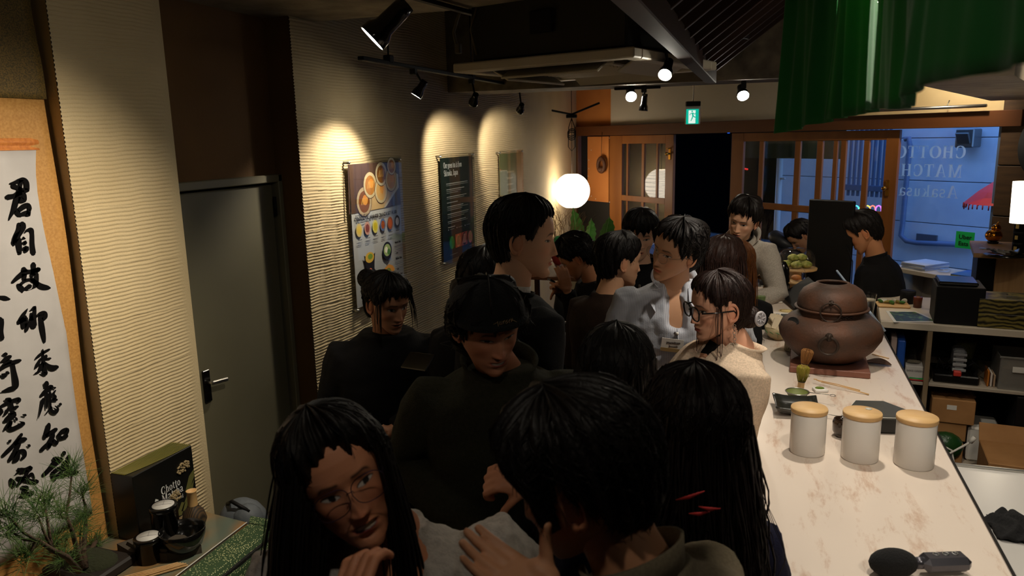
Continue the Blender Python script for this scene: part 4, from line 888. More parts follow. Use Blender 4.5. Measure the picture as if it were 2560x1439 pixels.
    for sd, nm in ((1, 'L'), (-1, 'R')):
        sh, el, wr = arms[nm], arms[nm+'e'], arms[nm+'w']
        if g.get('short'): e2 = sh.lerp(el, .75); mb.tube([sh+(sh-el).normalized()*.0-ex*sd*.02, sh, e2], [.06, .067*gr, .062*gr], 14); continue
        sh0 = sh-ex*sd*.03; pf = g.get('puff', 0)
        mb.tube([sh0, sh.lerp(el, .03), sh.lerp(el, .25), sh.lerp(el, .6), el, el.lerp(wr, .3), el.lerp(wr, .7), wr-(wr-el).normalized()*.012], [.055, .066*gr+pf*.6, .066*gr+pf, .057*gr+pf*.6, .050*gr, .050*gr, .042*gr, .034*gr], 16)
    if p.get('legs_in'): pass
    me = mb.mesh(g.get('name', 'jacket')); me.transform(Matrix.Translation(-O)); top = part(g.get('name', 'jacket'), me, g['mat'], root); soften(top, vx, g.get('wrinkle', .014), g.get('wsz', .08))
    # trousers
    mb = MB()
    for sd in (1, -1):
        hp, kn, ft = arms[('k', sd)]; mb.tube([hp+Vector((0, 0, .05)), hp, hp.lerp(kn, .5), kn, ft+Vector((0, 0, .02))], [.09, .102, .092, .076, .07], 14)
    mb.tube([pel+Vector((0, 0, .06)), pel, pel-Vector((0, 0, .06))], [.13, .15, .12], 16); me = mb.mesh('trousers'); me.transform(Matrix.Translation(-O)); part('trousers', me, p.get('legm', m_cloth_black), root)
    p.update(dict(_root=root, _O=O, _R=R, _H=H, _hs=hs, _nb=nb, _pel=pel, _ex=ex, _ey=ey, _dn=dn, _arms=arms, _top=top, _toW=toW, _fm=fmesh)); return root
HM = {}
def hair_mat(c):
    k = tuple(round(x, 4) for x in c)
    if k not in HM:
        HM[k] = mat('hair %s' % (str(len(HM))), c, .5, spec=.25, noise=(60, tuple(x*.6 for x in c), .3, .7), bump=(200, .2))
    return HM[k]
def band(p, rad, h, tilt, mat_, name='collar', open_=0.0, thick=.004, flare=.012, z=.0, fy=0.0, label=None, back=.0):
    """standing or folded collar round the neck; open_ leaves a gap (radians each side of the front)"""
    nb, ex, ey, dn = p['_nb'], p['_ex'], p['_ey'], p['_dn']; O = p['_O']; n = 48; V_ = []; F = []
    qs = np.linspace(open_, 2*math.pi-open_, n)
    for r_ in (0, thick):
        for (k, hh, fl) in ((0, 0, 0), (1, h, flare)):
            for q in qs:
                cy = math.cos(q); sx = math.sin(q); zf = z-tilt*cy+back*max(0, -cy)
                V_.append(nb-dn*(zf+hh)+ex*(rad+fl+r_)*sx-ey*((rad*.9+fl+r_)*cy)+(-ey)*fy*max(0, cy)-O)
    def L(a, b): return [(a*n+i, a*n+i+1, b*n+i+1, b*n+i) for i in range(n-1)]
    F += L(0, 1)+L(3, 2)+L(1, 3)+L(2, 0); F += [(0, n, 3*n, 2*n), (n-1, 3*n-1, 4*n-1, 2*n-1)]
    return p['_fm'](name, V_, F, mat_, p['_root'], label)
def glasses(p, m, shape='round', r=.024, w=.0012, label=None, zo=.003, yo=-.106, xo=.033):
    mb = MB(); n = 28
    for sd in (-1, 1):
        pts = []
        for i in range(n+1):
            a = 2*math.pi*i/n; e = .78 if shape == 'square' else 1.0; x = math.copysign(abs(math.cos(a))**e, math.cos(a))*r*1.08; z = math.copysign(abs(math.sin(a))**e, math.sin(a))*r*.9
            if shape == 'square' and z > 0: x *= 1.06
            pts.append((sd*xo+x, yo+abs(x+sd*0)*.0+.10*max(0, abs(sd*xo+x)-.03)**1.2, zo+z))
        mb.tube(pts, w, 6, cap=False)
        mb.tube([(sd*(xo+r*1.08), yo+.012, zo+r*.3), (sd*.078, -.05, zo+.008), (sd*.080, .015, .008), (sd*.079, .03, -.01)], w*.95, 6)
    mb.tube([(-xo+r*1.02, yo, zo+.004), (-.006, yo-.003, zo+.008), (.006, yo-.003, zo+.008), (xo-r*1.02, yo, zo+.004)], w, 6)
    o = p['_fm']('glasses', p['_toW'](mb.v), mb.f, m, p['_root'], label)
    for sd in (-1, 1):
        mb = MB(); mb.lathe([(0, 0), (r*.97, 0)], (sd*xo, yo+.002, zo), 20, M=Matrix.Rotation(math.pi/2, 3, 'X') @ Matrix.Diagonal((1.06, .9, 1))); p['_fm']('lens', p['_toW'](mb.v), mb.f, glassmat('spectacle lens', (.93, .93, .95)), o)
    return o
def on_chest(p, x, t, out=.0):
    """point on the front of the garment: x towards the person's left, t below the neck base"""
    nb, ex, ey, dn = p['_nb'], p['_ex'], p['_ey'], p['_dn']; L = (p['_pel']-nb).length; A = interp(t, TZ, TA)+.014; B = interp(t, TZ, TB)+.014+out
    return nb+dn*(t*L/.52)+ex*x-ey*B*(max(0, 1-(abs(x)/A)**2.3))**.43
def lapel(p, m, pts, name='lapel', th=.008, label=None):
    for sd in (-1, 1):
        Q = [on_chest(p, x*sd, t, .008) for x, t in pts]; c = sum(Q, Vector())/len(Q); mb = MB(); O = p['_O']; n_ = -p['_ey']
        mb.poly([q-O for q in Q], n_*th); p['_fm'](name, mb.v, mb.f, m, p['_root'], label, smooth=False)
def fab(name, c, c2=None, rough=.9, sheen=.0, sc=120, b=.3, **k): return mat(name, c, rough, sheen=sheen, spec=.2, noise=(sc, c2 or tuple(x*.75 for x in c), .35, .65), bump=(sc*3, b), **k)
m_cloth_black = fab('black cloth', rgb(15, 14, 15)); m_suit = fab('black suit wool', rgb(17, 17, 19)); m_grn = fab('dark olive fleece', rgb(52, 50, 36), b=.5)
m_taupe = fab('taupe jacket cloth', rgb(118, 106, 86), sc=200); m_blouse = fab('white crinkled cotton', rgb(205, 196, 186), sc=60, b=.4); m_beige = fab('beige wool coat', rgb(222, 198, 172), sc=160)
m_greycoat = fab('light grey wool coat', rgb(186, 178, 166), sc=160); m_navy = fab('navy denim', rgb(22, 22, 44)); m_brownT = fab('dark brown shirt cloth', rgb(46, 32, 24)); m_puff = mat('charcoal puffer nylon', rgb(44, 46, 52), .45, bump=(12, .4))
m_stripe = mat('striped shirt cotton', rgb(196, 200, 208), .8, sheen=.2, wave=(46, rgb(166, 170, 184), 'X', .25), bump=(300, .15))
m_trous = fab('dark trousers', rgb(26, 25, 28)); SK = rgb(208, 158, 122); SKf = rgb(226, 178, 146)
SHORT = [.076, .076, .072, .044, .004, .026, -.045, -.072, -.082]; BANG = [.044, .046, .05, .02, -.02, .0, -.05, -.08, -.09]
LONGF = [.082, .078, .062, .03, -.035, -.08, -.11, -.115, -.118]; TIED = [.084, .082, .074, .05, .022, .03, -.02, -.06, -.075]
def H(px, py, d): return at(px, py, d)

# P5 tall man in black suit, seen from behind
h = H(1308, 600, 2.4); P5 = dict(head=h, yaw=12, pitch=4, tyaw=55, neck=h+Vector((-.045, -.02, -.170)), hs=1.04, nk=1.12, skin=SKf, eye=.003, hair=dict(line=[.082, .08, .072, .05, .0, .03, -.05, -.075, -.08], thick=.012, top=.012, seed=3, n=500, slen=1.2, fly=.002, swirl=.5),
    top=dict(mat=m_suit, name='suit_jacket', z0=.006, hem=.72, grow=.018, wrinkle=.008, sleeve=1.1), legm=m_suit, ts=1.08, handL=False)
person('tall person in a black suit with slicked dark hair and white shirt collar', P5)
band(P5, .069, .034, .010, fab('white shirt cotton', rgb(225, 220, 214)), 'shirt_collar', flare=.002, z=-.004)
band(P5, .080, .020, .014, m_suit, 'jacket_collar', flare=.006, z=-.006)

# P10 man seen from behind in brown shirt
h = H(1548, 655, 3.45); P10 = dict(head=h, yaw=35, pitch=5, tyaw=60, neck=h+Vector((-.045, -.02, -.155)), skin=SK, lod=.6, hair=dict(line=SHORT, thick=.015, top=.01, seed=9, n=500, rough=.002),
    top=dict(mat=m_brownT, name='tshirt', hem=.66, wrinkle=.012), legm=m_trous)
person('person with short black hair and dark brown shirt, back turned, mid crowd', P10)

# P11 man facing camera, black jacket with zip
h = H(1600, 590, 3.95); P11 = dict(head=h, yaw=-80, pitch=10, roll=4, tyaw=-80, skin=SKf, lod=.7, eye=.0035, mouth=.2, hair=dict(line=[.034, .045, .055, .03, -.01, .005, -.05, -.07, -.08], thick=.017, top=.014, seed=12, n=420, jag=.006),
    top=dict(mat=m_cloth_black, name='jacket', hem=.66, wrinkle=.012), legm=m_trous)
person('person with a fringe and black zipped jacket facing us below the left lattice door', P11)
band(P11, .068, .04, .02, m_cloth_black, 'collar', open_=.3, flare=.014)
q = on_chest(P11, .0, .09, .012); mb = MB(); mb.bbox(q-P11['_O'], (.011, .006, .03), .002); mb.torus(q-P11['_O']+Vector((0, 0, -.022)), .007, .002, 14, 5, M=Matrix.Rotation(math.pi/2, 3, 'X')); P11['_fm']('zip_pull', mb.v, mb.f, m_steel, P11['_root'], 'silver zip pull', False)

# P12 man in light grey coat leaning on the far counter end
h = H(1858, 552, 4.7); s0 = onz(1835, 672, 1.03); P12 = dict(head=h, yaw=-108, pitch=12, roll=14, tyaw=-100, neck=h+Vector((-.02, .10, -.135)), pelvis=h+Vector((-.24, .34, -.63)), skin=SKf, lod=1.0, eye=.0042, mouth=.55, hair=dict(line=[.066, .064, .072, .045, .005, .028, -.04, -.07, -.08], thick=.013, top=.022, seed=14, n=520, rough=.003, jag=.006),
    top=dict(mat=m_greycoat, name='coat', hem=.62, wrinkle=.012, grow=.03, sleeve=1.2, vneck=.2, vwid=.07), legm=m_trous, sw=1.08)
nbp = P12['neck']; P12['armR'] = (nbp+Vector((-.30, -.06, -.30)), nbp+Vector((-.06, -.22, -.33))); P12['armL'] = (nbp+Vector((.24, -.12, -.30)), nbp+Vector((.02, -.27, -.33)))
person('person in a light grey coat and black turtleneck leaning on the far counter end', P12)
band(P12, .062, .05, .015, m_cloth_black, 'turtleneck', flare=.0, z=-.0)
lapel(P12, m_greycoat, [(.05, .0), (.105, .03), (.115, .085), (.085, .095), (.095, .125), (.015, .24), (.012, .2)]); band(P12, .084, .036, .045, m_greycoat, 'coat_collar', open_=.6, flare=.02, z=.0)
mb = MB(); Q = [on_chest(P12, x, t, -.004)-P12['_O'] for x, t in ((-.055, .01), (.055, .01), (.0, .24))]; mb.poly(Q, -P12['_ey']*.006); P12['_fm']('jumper', mb.v, mb.f, m_cloth_black, P12['_root'], None, False)

# P7 man with thin glasses, striped shirt
h = H(1690, 630, 2.95); P7 = dict(head=h, yaw=-128, pitch=2, roll=17, tyaw=-78, neck=h+Vector((-.015, .08, -.140)), skin=SK, eye=.0036, gaze=-.001, lod=1.0, hs=.97, hair=dict(line=[.084, .076, .060, .03, -.01, .012, -.045, -.07, -.08], thick=.014, top=.010, seed=21, n=520, jag=.005, fly=.008, rough=.003, slen=.7),
    top=dict(mat=m_stripe, name='shirt', hem=.66, wrinkle=.024, wsz=.085, grow=.016, sleeve=1.12, vneck=.16, vwid=.034, voxel=.007), legm=m_trous, sw=1.06)
nbp = P7['neck']; P7['armL'] = (Vector(onz(1868, 858, 1.05))+Vector((0, .0, .0)), nbp+Vector((.10, -.17, -.36))); P7['armR'] = (nbp+Vector((-.25, -.03, -.32)), nbp+Vector((-.12, -.22, -.36)))
person('person with thin metal glasses and a pale striped open collared shirt with a name sticker', P7)
band(P7, .066, .034, .045, m_stripe, 'collar', open_=.62, flare=.022, z=-.004)
for sd in (1, -1):
    Q = [on_chest(P7, x*sd, t, .010)-P7['_O'] for x, t in ((.048, .0), (.088, .012), (.098, .055), (.078, .088), (.05, .045))]; mb = MB(); mb.poly(Q, -P7['_ey']*.004); P7['_fm']('collar_tip', mb.v, mb.f, m_stripe, P7['_root'], None, False)
mb = MB(); Q = [on_chest(P7, .004+.004*math.sin(i), .15+i*.04, .008)-P7['_O'] for i in range(12)]; mb.tube(Q, .0035, 5); P7['_fm']('placket', mb.v, mb.f, m_stripe, P7['_root'])
for i in range(3): mb = MB(); mb.ball(on_chest(P7, .004, .17+i*.09, .014)-P7['_O'], .0065, 10); P7['_fm']('button', mb.v, mb.f, m_whitepl, P7['_root'])
gm = mat('thin silver rim', rgb(150, 130, 110), .3, 1.0); glasses(P7, gm, 'round', .023, .0009, 'thin metal rimmed glasses')
c = on_chest(P7, -.015, .215, .022)-P7['_O']; nx = P7['_ex']; ny = -P7['_dn']; Mx = M4(c, nx+ny*-.12, ny+nx*.12); bd = MB(); bd.bbox((0, 0, 0), (.085, .052, .0012), .0005, M=None); 
me = bd.mesh('name_sticker'); me.transform(Mx); st_ = part('name_sticker', me, mat('sticker white', rgb(214, 210, 202), .6), P7['_root'], 'white name sticker')
mb = MB(); mb.box((0, -.020, .001), (.085, .014, .0008)); me = mb.mesh('tan_strip'); me.transform(Mx); part('tan_strip', me, mat('tan strip', rgb(150, 124, 78), .6), st_)
mi = mat('ink', rgb(40, 38, 44), .7)
for (tx_, yy, sz, xx) in (('Hamilton', .004, .014, -.022), ('Smooth', -.009, .011, -.012)): text('handwriting', tx_, sz, mi, Mx @ M4((xx, yy, .0012), (1, .08, 0), (-.15, 1, 0)), st_)

# P16 staff member behind the counter
h = H(2160, 582, 5.15); P16 = dict(head=h, yaw=172, pitch=30, tyaw=160, neck=h+Vector((.085, .03, -.165)), pelvis=h+Vector((.17, .03, -.70)), skin=rgb(190, 132, 92), lod=.8, hair=dict(line=SHORT, thick=.013, top=.012, seed=25, n=450),
    top=dict(mat=m_cloth_black, name='work_shirt', hem=.70, wrinkle=.010, grow=.02), legm=m_cloth_black)
person('staff person in a black shirt looking down behind the counter beside the black screen', P16)
band(P16, .064, .028, .012, m_cloth_black, 'collar', flare=.004)

# P15 hunched person in a hooded puffer beyond the cake domes
h = H(2003, 590, 6.3); P15 = dict(head=h, yaw=200, pitch=45, tyaw=185, neck=h+Vector((-.06, .12, -.10)), pelvis=h+Vector((-.18, .2, -.50)), skin=SK, lod=.5, hair=dict(line=SHORT, thick=.015, seed=31, n=300),
    top=dict(mat=m_puff, name='puffer_jacket', hem=.5, wrinkle=.03, wsz=.06, grow=.05, sleeve=1.4), legm=m_trous)
person('hunched person in a charcoal hooded puffer jacket behind the cake domes', P15)
mb = MB(); mb.torus(P15['_nb']-P15['_O']+Vector((-.05, 0, .03)), .10, .05, 24, 10, M=Matrix.Rotation(.5, 3, 'Y')); P15['_fm']('hood', mb.v, mb.f, m_puff, P15['_root'])

# P13 two dark heads in front of the grey coat
h = H(1838, 668, 4.05); P13b = dict(head=h, pelvis=h+Vector((-.26, .05, -.66)), yaw=110, pitch=5, tyaw=110, skin=SKf, lod=.5, hair=dict(line=LONGF, bottom=-.118, col=rgb(112, 66, 30), thick=.017, top=.01, seed=33, n=350, long=[dict(n=120, a0=.9, a1=5.4, len=.26, out=.015, r=(.002, .005))]), top=dict(mat=m_cloth_black, name='coat', hem=.6), legm=m_trous)
person('person with auburn brown hair, crown just showing in front of the grey coat', P13b)
h = H(1803, 665, 3.6); P13 = dict(head=h, pelvis=h+Vector((-.22, .05, -.66)), yaw=60, pitch=8, tyaw=75, skin=SKf, lod=.7, hs=.98, hair=dict(line=LONGF, bottom=-.118, col=rgb(46, 26, 18), thick=.020, top=.01, seed=34, n=500, long=[dict(n=220, a0=.9, a1=5.4, len=.30, out=.02, r=(.002, .005))]), top=dict(mat=m_cloth_black, name='coat', hem=.6, grow=.02), legm=m_trous)
person('person with straight dark brown hair between the grey coat and the beige coat', P13)

# P8 woman with thick black glasses, beige coat
h = H(1798, 768, 2.62); P8 = dict(head=h, yaw=-150, pitch=6, roll=4, tyaw=-150, neck=h+Vector((.055, .05, -.150)), pelvis=h+Vector((-.20, .05, -.66)), sw=.94, skin=rgb(222, 166, 136), eye=.0040, lod=1.1, hs=.96, lip=rgb(150, 66, 58), hair=dict(line=[.082, .074, .062, .040, .016, .034, -.055, -.085, -.10], bottom=-.10, col=rgb(40, 22, 16), thick=.011, top=.007, seed=41, n=900, sr=.8, slen=1.3, swirl=.5, fly=.004, bun=((.0, .112, -.055), .040),
    long=[dict(n=5, a0=1.15, a1=1.4, z=(.0, .03), len=.26, out=.006, r=(.0012, .0022), wave=.004), dict(n=5, a0=-1.4, a1=-1.15, z=(.0, .03), len=.26, out=.006, r=(.0012, .0022), wave=.004)]),
    top=dict(mat=m_beige, name='coat', hem=.70, wrinkle=.010, grow=.03, sleeve=1.2, vneck=.22, vwid=.05, voxel=.008), legm=m_trous)
nbp = P8['neck']; P8['armL'] = (nbp+Vector((.02, -.13, -.30)), nbp+Vector((-.16, -.20, -.36)))
person('person with thick black glasses and tied back dark hair in a beige coat', P8)
glasses(P8, mat('black acetate', rgb(14, 13, 13), .2), 'square', .0265, .0028, 'thick square black glasses')
band(P8, .080, .030, .018, m_beige, 'coat_collar', open_=.7, flare=.016, z=-.006); lapel(P8, m_beige, [(.045, .0), (.10, .02), (.12, .075), (.088, .085), (.092, .12), (.012, .26)])
mb = MB(); Q = [on_chest(P8, x, t, -.006)-P8['_O'] for x, t in ((-.05, .01), (.05, .01), (.0, .26))]; mb.poly(Q, -P8['_ey']*.006); P8['_fm']('jumper', mb.v, mb.f, m_cloth_black, P8['_root'], None, False)
mb = MB()
for k in range(6): mb.torus((.085, .012, -.045-.012*k), .006, .0011, 12, 4, M=Matrix.Rotation(math.pi/2, 3, 'X' if k % 2 else 'Y'))
P8['_fm']('earring', P8['_toW'](mb.v), mb.f, m_steel, P8['_root'], 'silver chain earring')
clip = MB(); cc = Vector(P8['_toW'](np.array([[.038, .135, -.055]]))[0]); Mk = look((.75, -.65, .05)); clip.torus(cc, .022, .005, 20, 6, M=Mk); clip.ball(cc, (.021, .021, .003), 14, M=Mk)
for k in range(6): a = k*1.05; clip.tube([cc+Mk @ Vector((.004*math.cos(a), .004*math.sin(a), .004)), cc+Mk @ Vector((.02*math.cos(a+.2), .02*math.sin(a+.2), .005))], .002, 5)
P8['_fm']('hair_clip', clip.v, clip.f, mat('pearly clip', rgb(170, 165, 168), .3), P8['_root'], 'pale round hair clip')

# P6 woman with a bun by the wall, holding a phone
h = H(968, 760, 3.1); P6 = dict(head=h, yaw=-28, pitch=12, tyaw=-50, neck=h+Vector((-.03, .04, -.140)), skin=rgb(180, 128, 98), lod=.8, smile=.5, mouth=.5, hs=.97, hair=dict(line=[.06, .06, .05, .03, .01, .03, -.04, -.07, -.08], thick=.013, top=.012, seed=45, n=480, fly=.008, bun=((-.0, .160, .060), .043), long=[dict(n=16, a0=1.0, a1=1.3, z=(.02, .06), len=.12, out=.02, r=(.001, .0025)), dict(n=16, a0=-1.3, a1=-1.0, z=(.02, .06), len=.12, out=.02, r=(.001, .0025))]),
    top=dict(mat=m_cloth_black, name='coat', hem=.85, wrinkle=.016, grow=.05, sleeve=1.45, wsz=.1), legm=m_cloth_black)
nbp = P6['neck']; P6['armL'] = (nbp+Vector((.26, -.02, -.30)), nbp+Vector((.10, -.20, -.34))); P6['armR'] = (nbp+Vector((-.22, -.1, -.30)), nbp+Vector((.0, -.22, -.36)))
person('smiling person with a hair bun and a wide black coat by the combed wall', P6)

# P6b dark heads between beanie and suit
h = H(1208, 705, 2.95); P6b = dict(head=h, yaw=80, pitch=10, tyaw=80, skin=SK, lod=.5, hair=dict(line=LONGF, bottom=-.118, thick=.018, seed=51, n=350, long=[dict(n=90, a0=.9, a1=5.4, len=.2, out=.01)]), top=dict(mat=m_cloth_black, name='coat', hem=.7, grow=.03), legm=m_trous)
person('dark haired person seen from behind against the wall, left of the tall suit', P6b)

# P4 man with a black beanie and olive fleece, arms folded
h = H(1216, 815, 1.98); P4 = dict(head=h, yaw=-46, pitch=17, roll=-4, tyaw=-62, neck=h+Vector((.0, .09, -.150)), skin=rgb(196, 132, 100), lod=1.15, eye=.0022, smile=.8, mouth=.7, teeth=True, lip=rgb(170, 74, 62), wide=1.04, hair=dict(line=[.05, .05, .05, .03, -.02, .0, -.07, -.10, -.11], bottom=-.11, thick=.014, top=-.006, seed=61, n=500, rough=.005, fly=.012, jag=.008, swirl=2.2),
    top=dict(mat=m_grn, name='fleece_jacket', hem=.66, wrinkle=.020, grow=.030, sleeve=1.32, wsz=.10, voxel=.008), legm=m_trous, ts=1.06, nk=1.0)
nbp = P4['neck']; hp_ = at(1185, 1165, 1.72); P4['armR'] = (nbp+Vector((-.27, -.06, -.27)), hp_+Vector((.09, .05, -.0))); P4['armL'] = (nbp+Vector((.27, -.06, -.28)), hp_+Vector((.13, .03, -.03)))
P4['handL'] = dict(d=Vector((-.9, -.35, .12)), up=Vector((.1, -.55, .8)), curl=(1.0, 1.1, 1.1, 1.1), thumb=(.1, .5), s=.95, voxel=.0045); P4['armR'] = (nbp+Vector((-.27, -.08, -.27)), nbp+Vector((.02, -.20, -.42))); P4['handR'] = False
person('grinning person in a black beanie and dark olive fleece with folded arms', P4)
mb = MB(); rows_ = []; n = 72
for i, z in enumerate(np.linspace(.044, .118, 22)):
    for j in range(n):
        a = 2*math.pi*j/n; x, y, zz_ = head_surface(np.array(a if a < math.pi else a-2*math.pi), np.array(min(z, .1155))); k = 1.0+.003*math.sin(j*math.pi); g_ = .021+(.006 if i < 4 else 0)
        v = Vector((float(x), float(y), 0)); v = v.normalized()*(v.length+g_*(1 if z < .1 else .8)) if v.length > 1e-5 else v; rows_.append((v.x, v.y, float(z)+g_*max(0, (z-.05)/.06)*1.0+.010*math.cos(a)*(1 if i < 4 else .5)))
F_ = [(i*n+j, i*n+(j+1) % n, (i+1)*n+(j+1) % n, (i+1)*n+j) for i in range(21) for j in range(n)]+[tuple(21*n+j for j in range(n))]
be = P4['_fm']('beanie', P4['_toW'](rows_), F_, mat('black knit', rgb(14, 13, 14), .95, bump=(150, .5)), P4['_root'], 'black knitted beanie'); m_ = be.modifiers.new('t', 'SOLIDIFY'); m_.thickness = .004
mb = MB(); sq = [[(-.024, .0), (-.03, -.002), (-.018, .002)], [(-.018, .008), (-.018, -.008)], [(-.012, .003), (-.014, -.004), (-.009, -.004), (-.008, .003), (-.008, -.005)], [(-.004, .003), (-.004, -.004)], [(-.004, .001), (.0, .004), (.002, -.004)], [(.008, .004), (.004, .001), (.008, -.002), (.004, -.005)], [(.011, .0), (.015, .004), (.011, -.002), (.014, -.005)], [(.018, .004), (.018, -.004), (.022, -.0), (.034, -.008)], [(.022, .004), (.02, -.002)]]
for s_ in sq:
    pts = []
    for (a, b) in s_:
        x = a+.002; z = .075+b; yy = -float(interp(z, HZ, HF))-.026; pts.append((x*1.0, yy+.9*x*x*4, z))
    mb.tube(pts, .0008, 4)
P4['_fm']('stitched_script', P4['_toW'](mb.v), mb.f, mat('tan thread', rgb(170, 140, 100), .7), be, 'small tan stitched script')
band(P4, .080, .035, .03, m_grn, 'stand_collar', open_=.25, flare=.020, z=.0, thick=.010)
mb = MB(); Q = [on_chest(P4, .0, .03+i*.03, .016)-P4['_O'] for i in range(12)]; mb.tube(Q, .005, 6); P4['_fm']('zip', mb.v, mb.f, m_black, P4['_root'])

# P9 dark head in the foreground row, seen from behind
h = H(1540, 945, 1.92); P9 = dict(head=h, yaw=95, pitch=5, tyaw=90, skin=SK, lod=.8, hair=dict(line=LONGF, bottom=-.118, thick=.020, top=.008, seed=71, n=500, rough=.001, long=[dict(n=420, a0=.9, a1=5.4, z=(-.04, .07), len=.42, out=.030, r=(.003, .006))]), top=dict(mat=m_cloth_black, name='coat', hem=.7, grow=.02), legm=m_cloth_black)
person('person with straight black shoulder length hair, back turned, in front of the striped shirt', P9)

# P3 long wavy hair, seen from behind
h = H(1742, 1088, 1.58); P3 = dict(head=h, pelvis=h+Vector((-.16, .0, -.68)), yaw=118, pitch=8, tyaw=110, neck=h+Vector((-.03, -.02, -.17)), skin=SK, lod=1.0, hair=dict(line=LONGF, bottom=-.118, col=rgb(24, 14, 12), thick=.021, top=.010, seed=81, n=900, rough=.002, sr=1.0,
    long=[dict(n=900, a0=.9, a1=5.4, z=(-.06, .08), len=.56, out=.048, wave=.012, r=(.0018, .004), drift=(.0, .0, 0)), dict(n=260, a0=.9, a1=5.4, z=(-.06, .05), len=.60, out=.072, wave=.020, r=(.0006, .0013))]),
    top=dict(mat=m_navy, name='denim_jacket', hem=.72, grow=.022, sleeve=1.15), legm=m_cloth_black)
person('person with very long wavy dark hair and navy denim jacket at the near counter edge', P3)
q = at(1742, 1256, 1.41); mb = MB(); M = look((-.1, -1, .1))
for k, (dx, dz, L, a) in enumerate(((-.012, .012, .075, .5), (.022, -.006, .05, .1), (.005, -.018, .05, .3))):
    d_ = Vector((math.cos(a), -.1, math.sin(a))); c_ = q-P3['_O']+Vector((dx, 0, dz)); mb.tube([c_-d_*L*.38, c_-Vector((0, .006, 0)), c_+d_*L*.38], [.001, .004, .001], 6)
P3['_fm']('hair_ribbon', mb.v, mb.f, mat('red ribbon', rgb(140, 14, 12), .8), P3['_root'], 'red ribbon in the hair')

# P14 seated man with curly hair, looking down at a phone
h = H(1442, 645, 4.5); P14 = dict(head=h, yaw=-168, pitch=35, tyaw=-150, neck=h+Vector((.09, .04, -.15)), pelvis=h+Vector((.2, .1, -.62)), sit=True, skin=rgb(186, 128, 92), lod=.6, hair=dict(line=SHORT, thick=.02, top=.01, seed=91, n=520, rough=.006, fly=.012, swirl=3), top=dict(mat=m_cloth_black, name='jacket', hem=.58, grow=.035, sleeve=1.25, wrinkle=.02), legm=m_trous)
nbp = P14['neck']; P14['armR'] = (nbp+Vector((-.1, .25, -.28)), at(1400, 722, 4.35)); P14['armL'] = (nbp+Vector((-.02, -.28, -.28)), at(1418, 725, 4.25))
person('seated person with short curly hair in a black jacket looking down at a phone', P14)
mb = MB(); pp = at(1398, 712, 4.3); mb.bbox((0, 0, 0), (.075, .15, .009), .003, M=basis((.5, -.8, .1), (-.7, -.4, .5), (.3, .5, .8))); solo('phone', mb, m_blackgloss, 'phone held by the seated curly haired person', 'phone', pp)
st = thing('bar_stool', 'black stool under the seated curly haired person', 'stool', (P14['pelvis'].x, P14['pelvis'].y, 0)); zs = P14['pelvis'].z-.1
mb = MB(); mb.lathe([(0, zs-.05), (.18, zs-.05), (.19, zs-.02), (.17, zs), (0, zs)], n=24); part('seat', mb, m_black, st)
for k in range(4):
    a = k*1.57+.7; mb = MB(); mb.tube([(.12*math.cos(a), .12*math.sin(a), zs-.04), (.2*math.cos(a), .2*math.sin(a), 0)], .012, 8); part('leg', mb, m_steel, st)

# P2 foreground man, head bent, from behind left; taupe jacket; open hand
h = H(1455, 1200, 1.17); P2 = dict(head=h, yaw=176, pitch=20, roll=6, tyaw=160, neck=h+Vector((.09, -.01, -.145)), pelvis=h+Vector((.24, -.04, -.66)), hs=1.06, nk=1.06, skin=rgb(196, 140, 104), lod=1.2, eye=.003, hair=dict(line=[.07, .072, .066, .04, -.012, .030, -.035, -.062, -.078], thick=.021, top=.010, seed=101, n=1300, jag=.006, rough=.0018, sr=.8, fly=.004),
    top=dict(mat=m_taupe, name='jacket', hem=.6, wrinkle=.010, grow=.022, sleeve=1.15, voxel=.007), legm=m_trous)
wr_ = at(1385, 1500, 1.12); nbp = P2['neck']; P2['armL'] = (nbp+Vector((-.18, -.20, -.26)), wr_)
P2['handL'] = dict(d=Vector((-.93, .15, .30)), up=Vector((-.1, .30, -.95)), curl=(.08, .14, .2, .24), thumb=(.2, .75), s=.95, voxel=.003, spread=.06)
person('person with short black hair and taupe jacket, head bent, holding one hand out', P2)
band(P2, .072, .050, .012, m_taupe, 'collar', open_=.4, flare=.010, z=-.002, thick=.006)

# P1 foreground woman with thin glasses, white blouse
h = H(858, 1200, 1.42); P1 = dict(head=h, yaw=-50, pitch=-8, roll=-20, tyaw=-62, neck=h+Vector((.045, .07, -.135)), skin=rgb(206, 138, 102), eye=.0046, gaze=.002, lod=1.25, mouth=.9, lip=rgb(150, 50, 44), teeth=True, hair=dict(line=[.082, .070, .050, .02, -.06, -.09, -.115, -.117, -.118], bottom=-.118, thick=.021, top=.012, seed=111, n=900, rough=.0012, sr=.9,
    long=[dict(n=520, a0=1.0, a1=5.28, z=(-.07, .08), len=.40, out=.040, r=(.002, .0045), wave=.003), dict(n=260, a0=-1.9, a1=-.75, z=(-.03, .075), len=.42, out=.045, r=(.002, .004)), dict(n=200, a0=.9, a1=1.9, z=(-.03, .06), len=.34, out=.028, r=(.002, .004))]),
    top=dict(mat=m_blouse, name='blouse', hem=.60, wrinkle=.022, wsz=.05, grow=.012, sleeve=1.1, puff=.046, vneck=.12, vwid=.075, voxel=.006), legm=m_trous)
wr1 = at(900, 1590, 1.25); nbp = P1['neck']; P1['armR'] = (nbp+Vector((-.10, -.20, -.26)), wr1); P1['armL'] = (nbp+Vector((.26, .08, -.26)), nbp+Vector((.2, -.10, -.44)))
P1['handR'] = dict(d=Vector((-.22, .30, .93)), up=Vector((-.25, -.92, .3)), curl=(.75, .8, .8, .8), thumb=(.2, .5), s=.95, voxel=.003); P1['handL'] = False
person('person with long straight black hair, thin glasses and white puff sleeved blouse, hand at neck', P1)
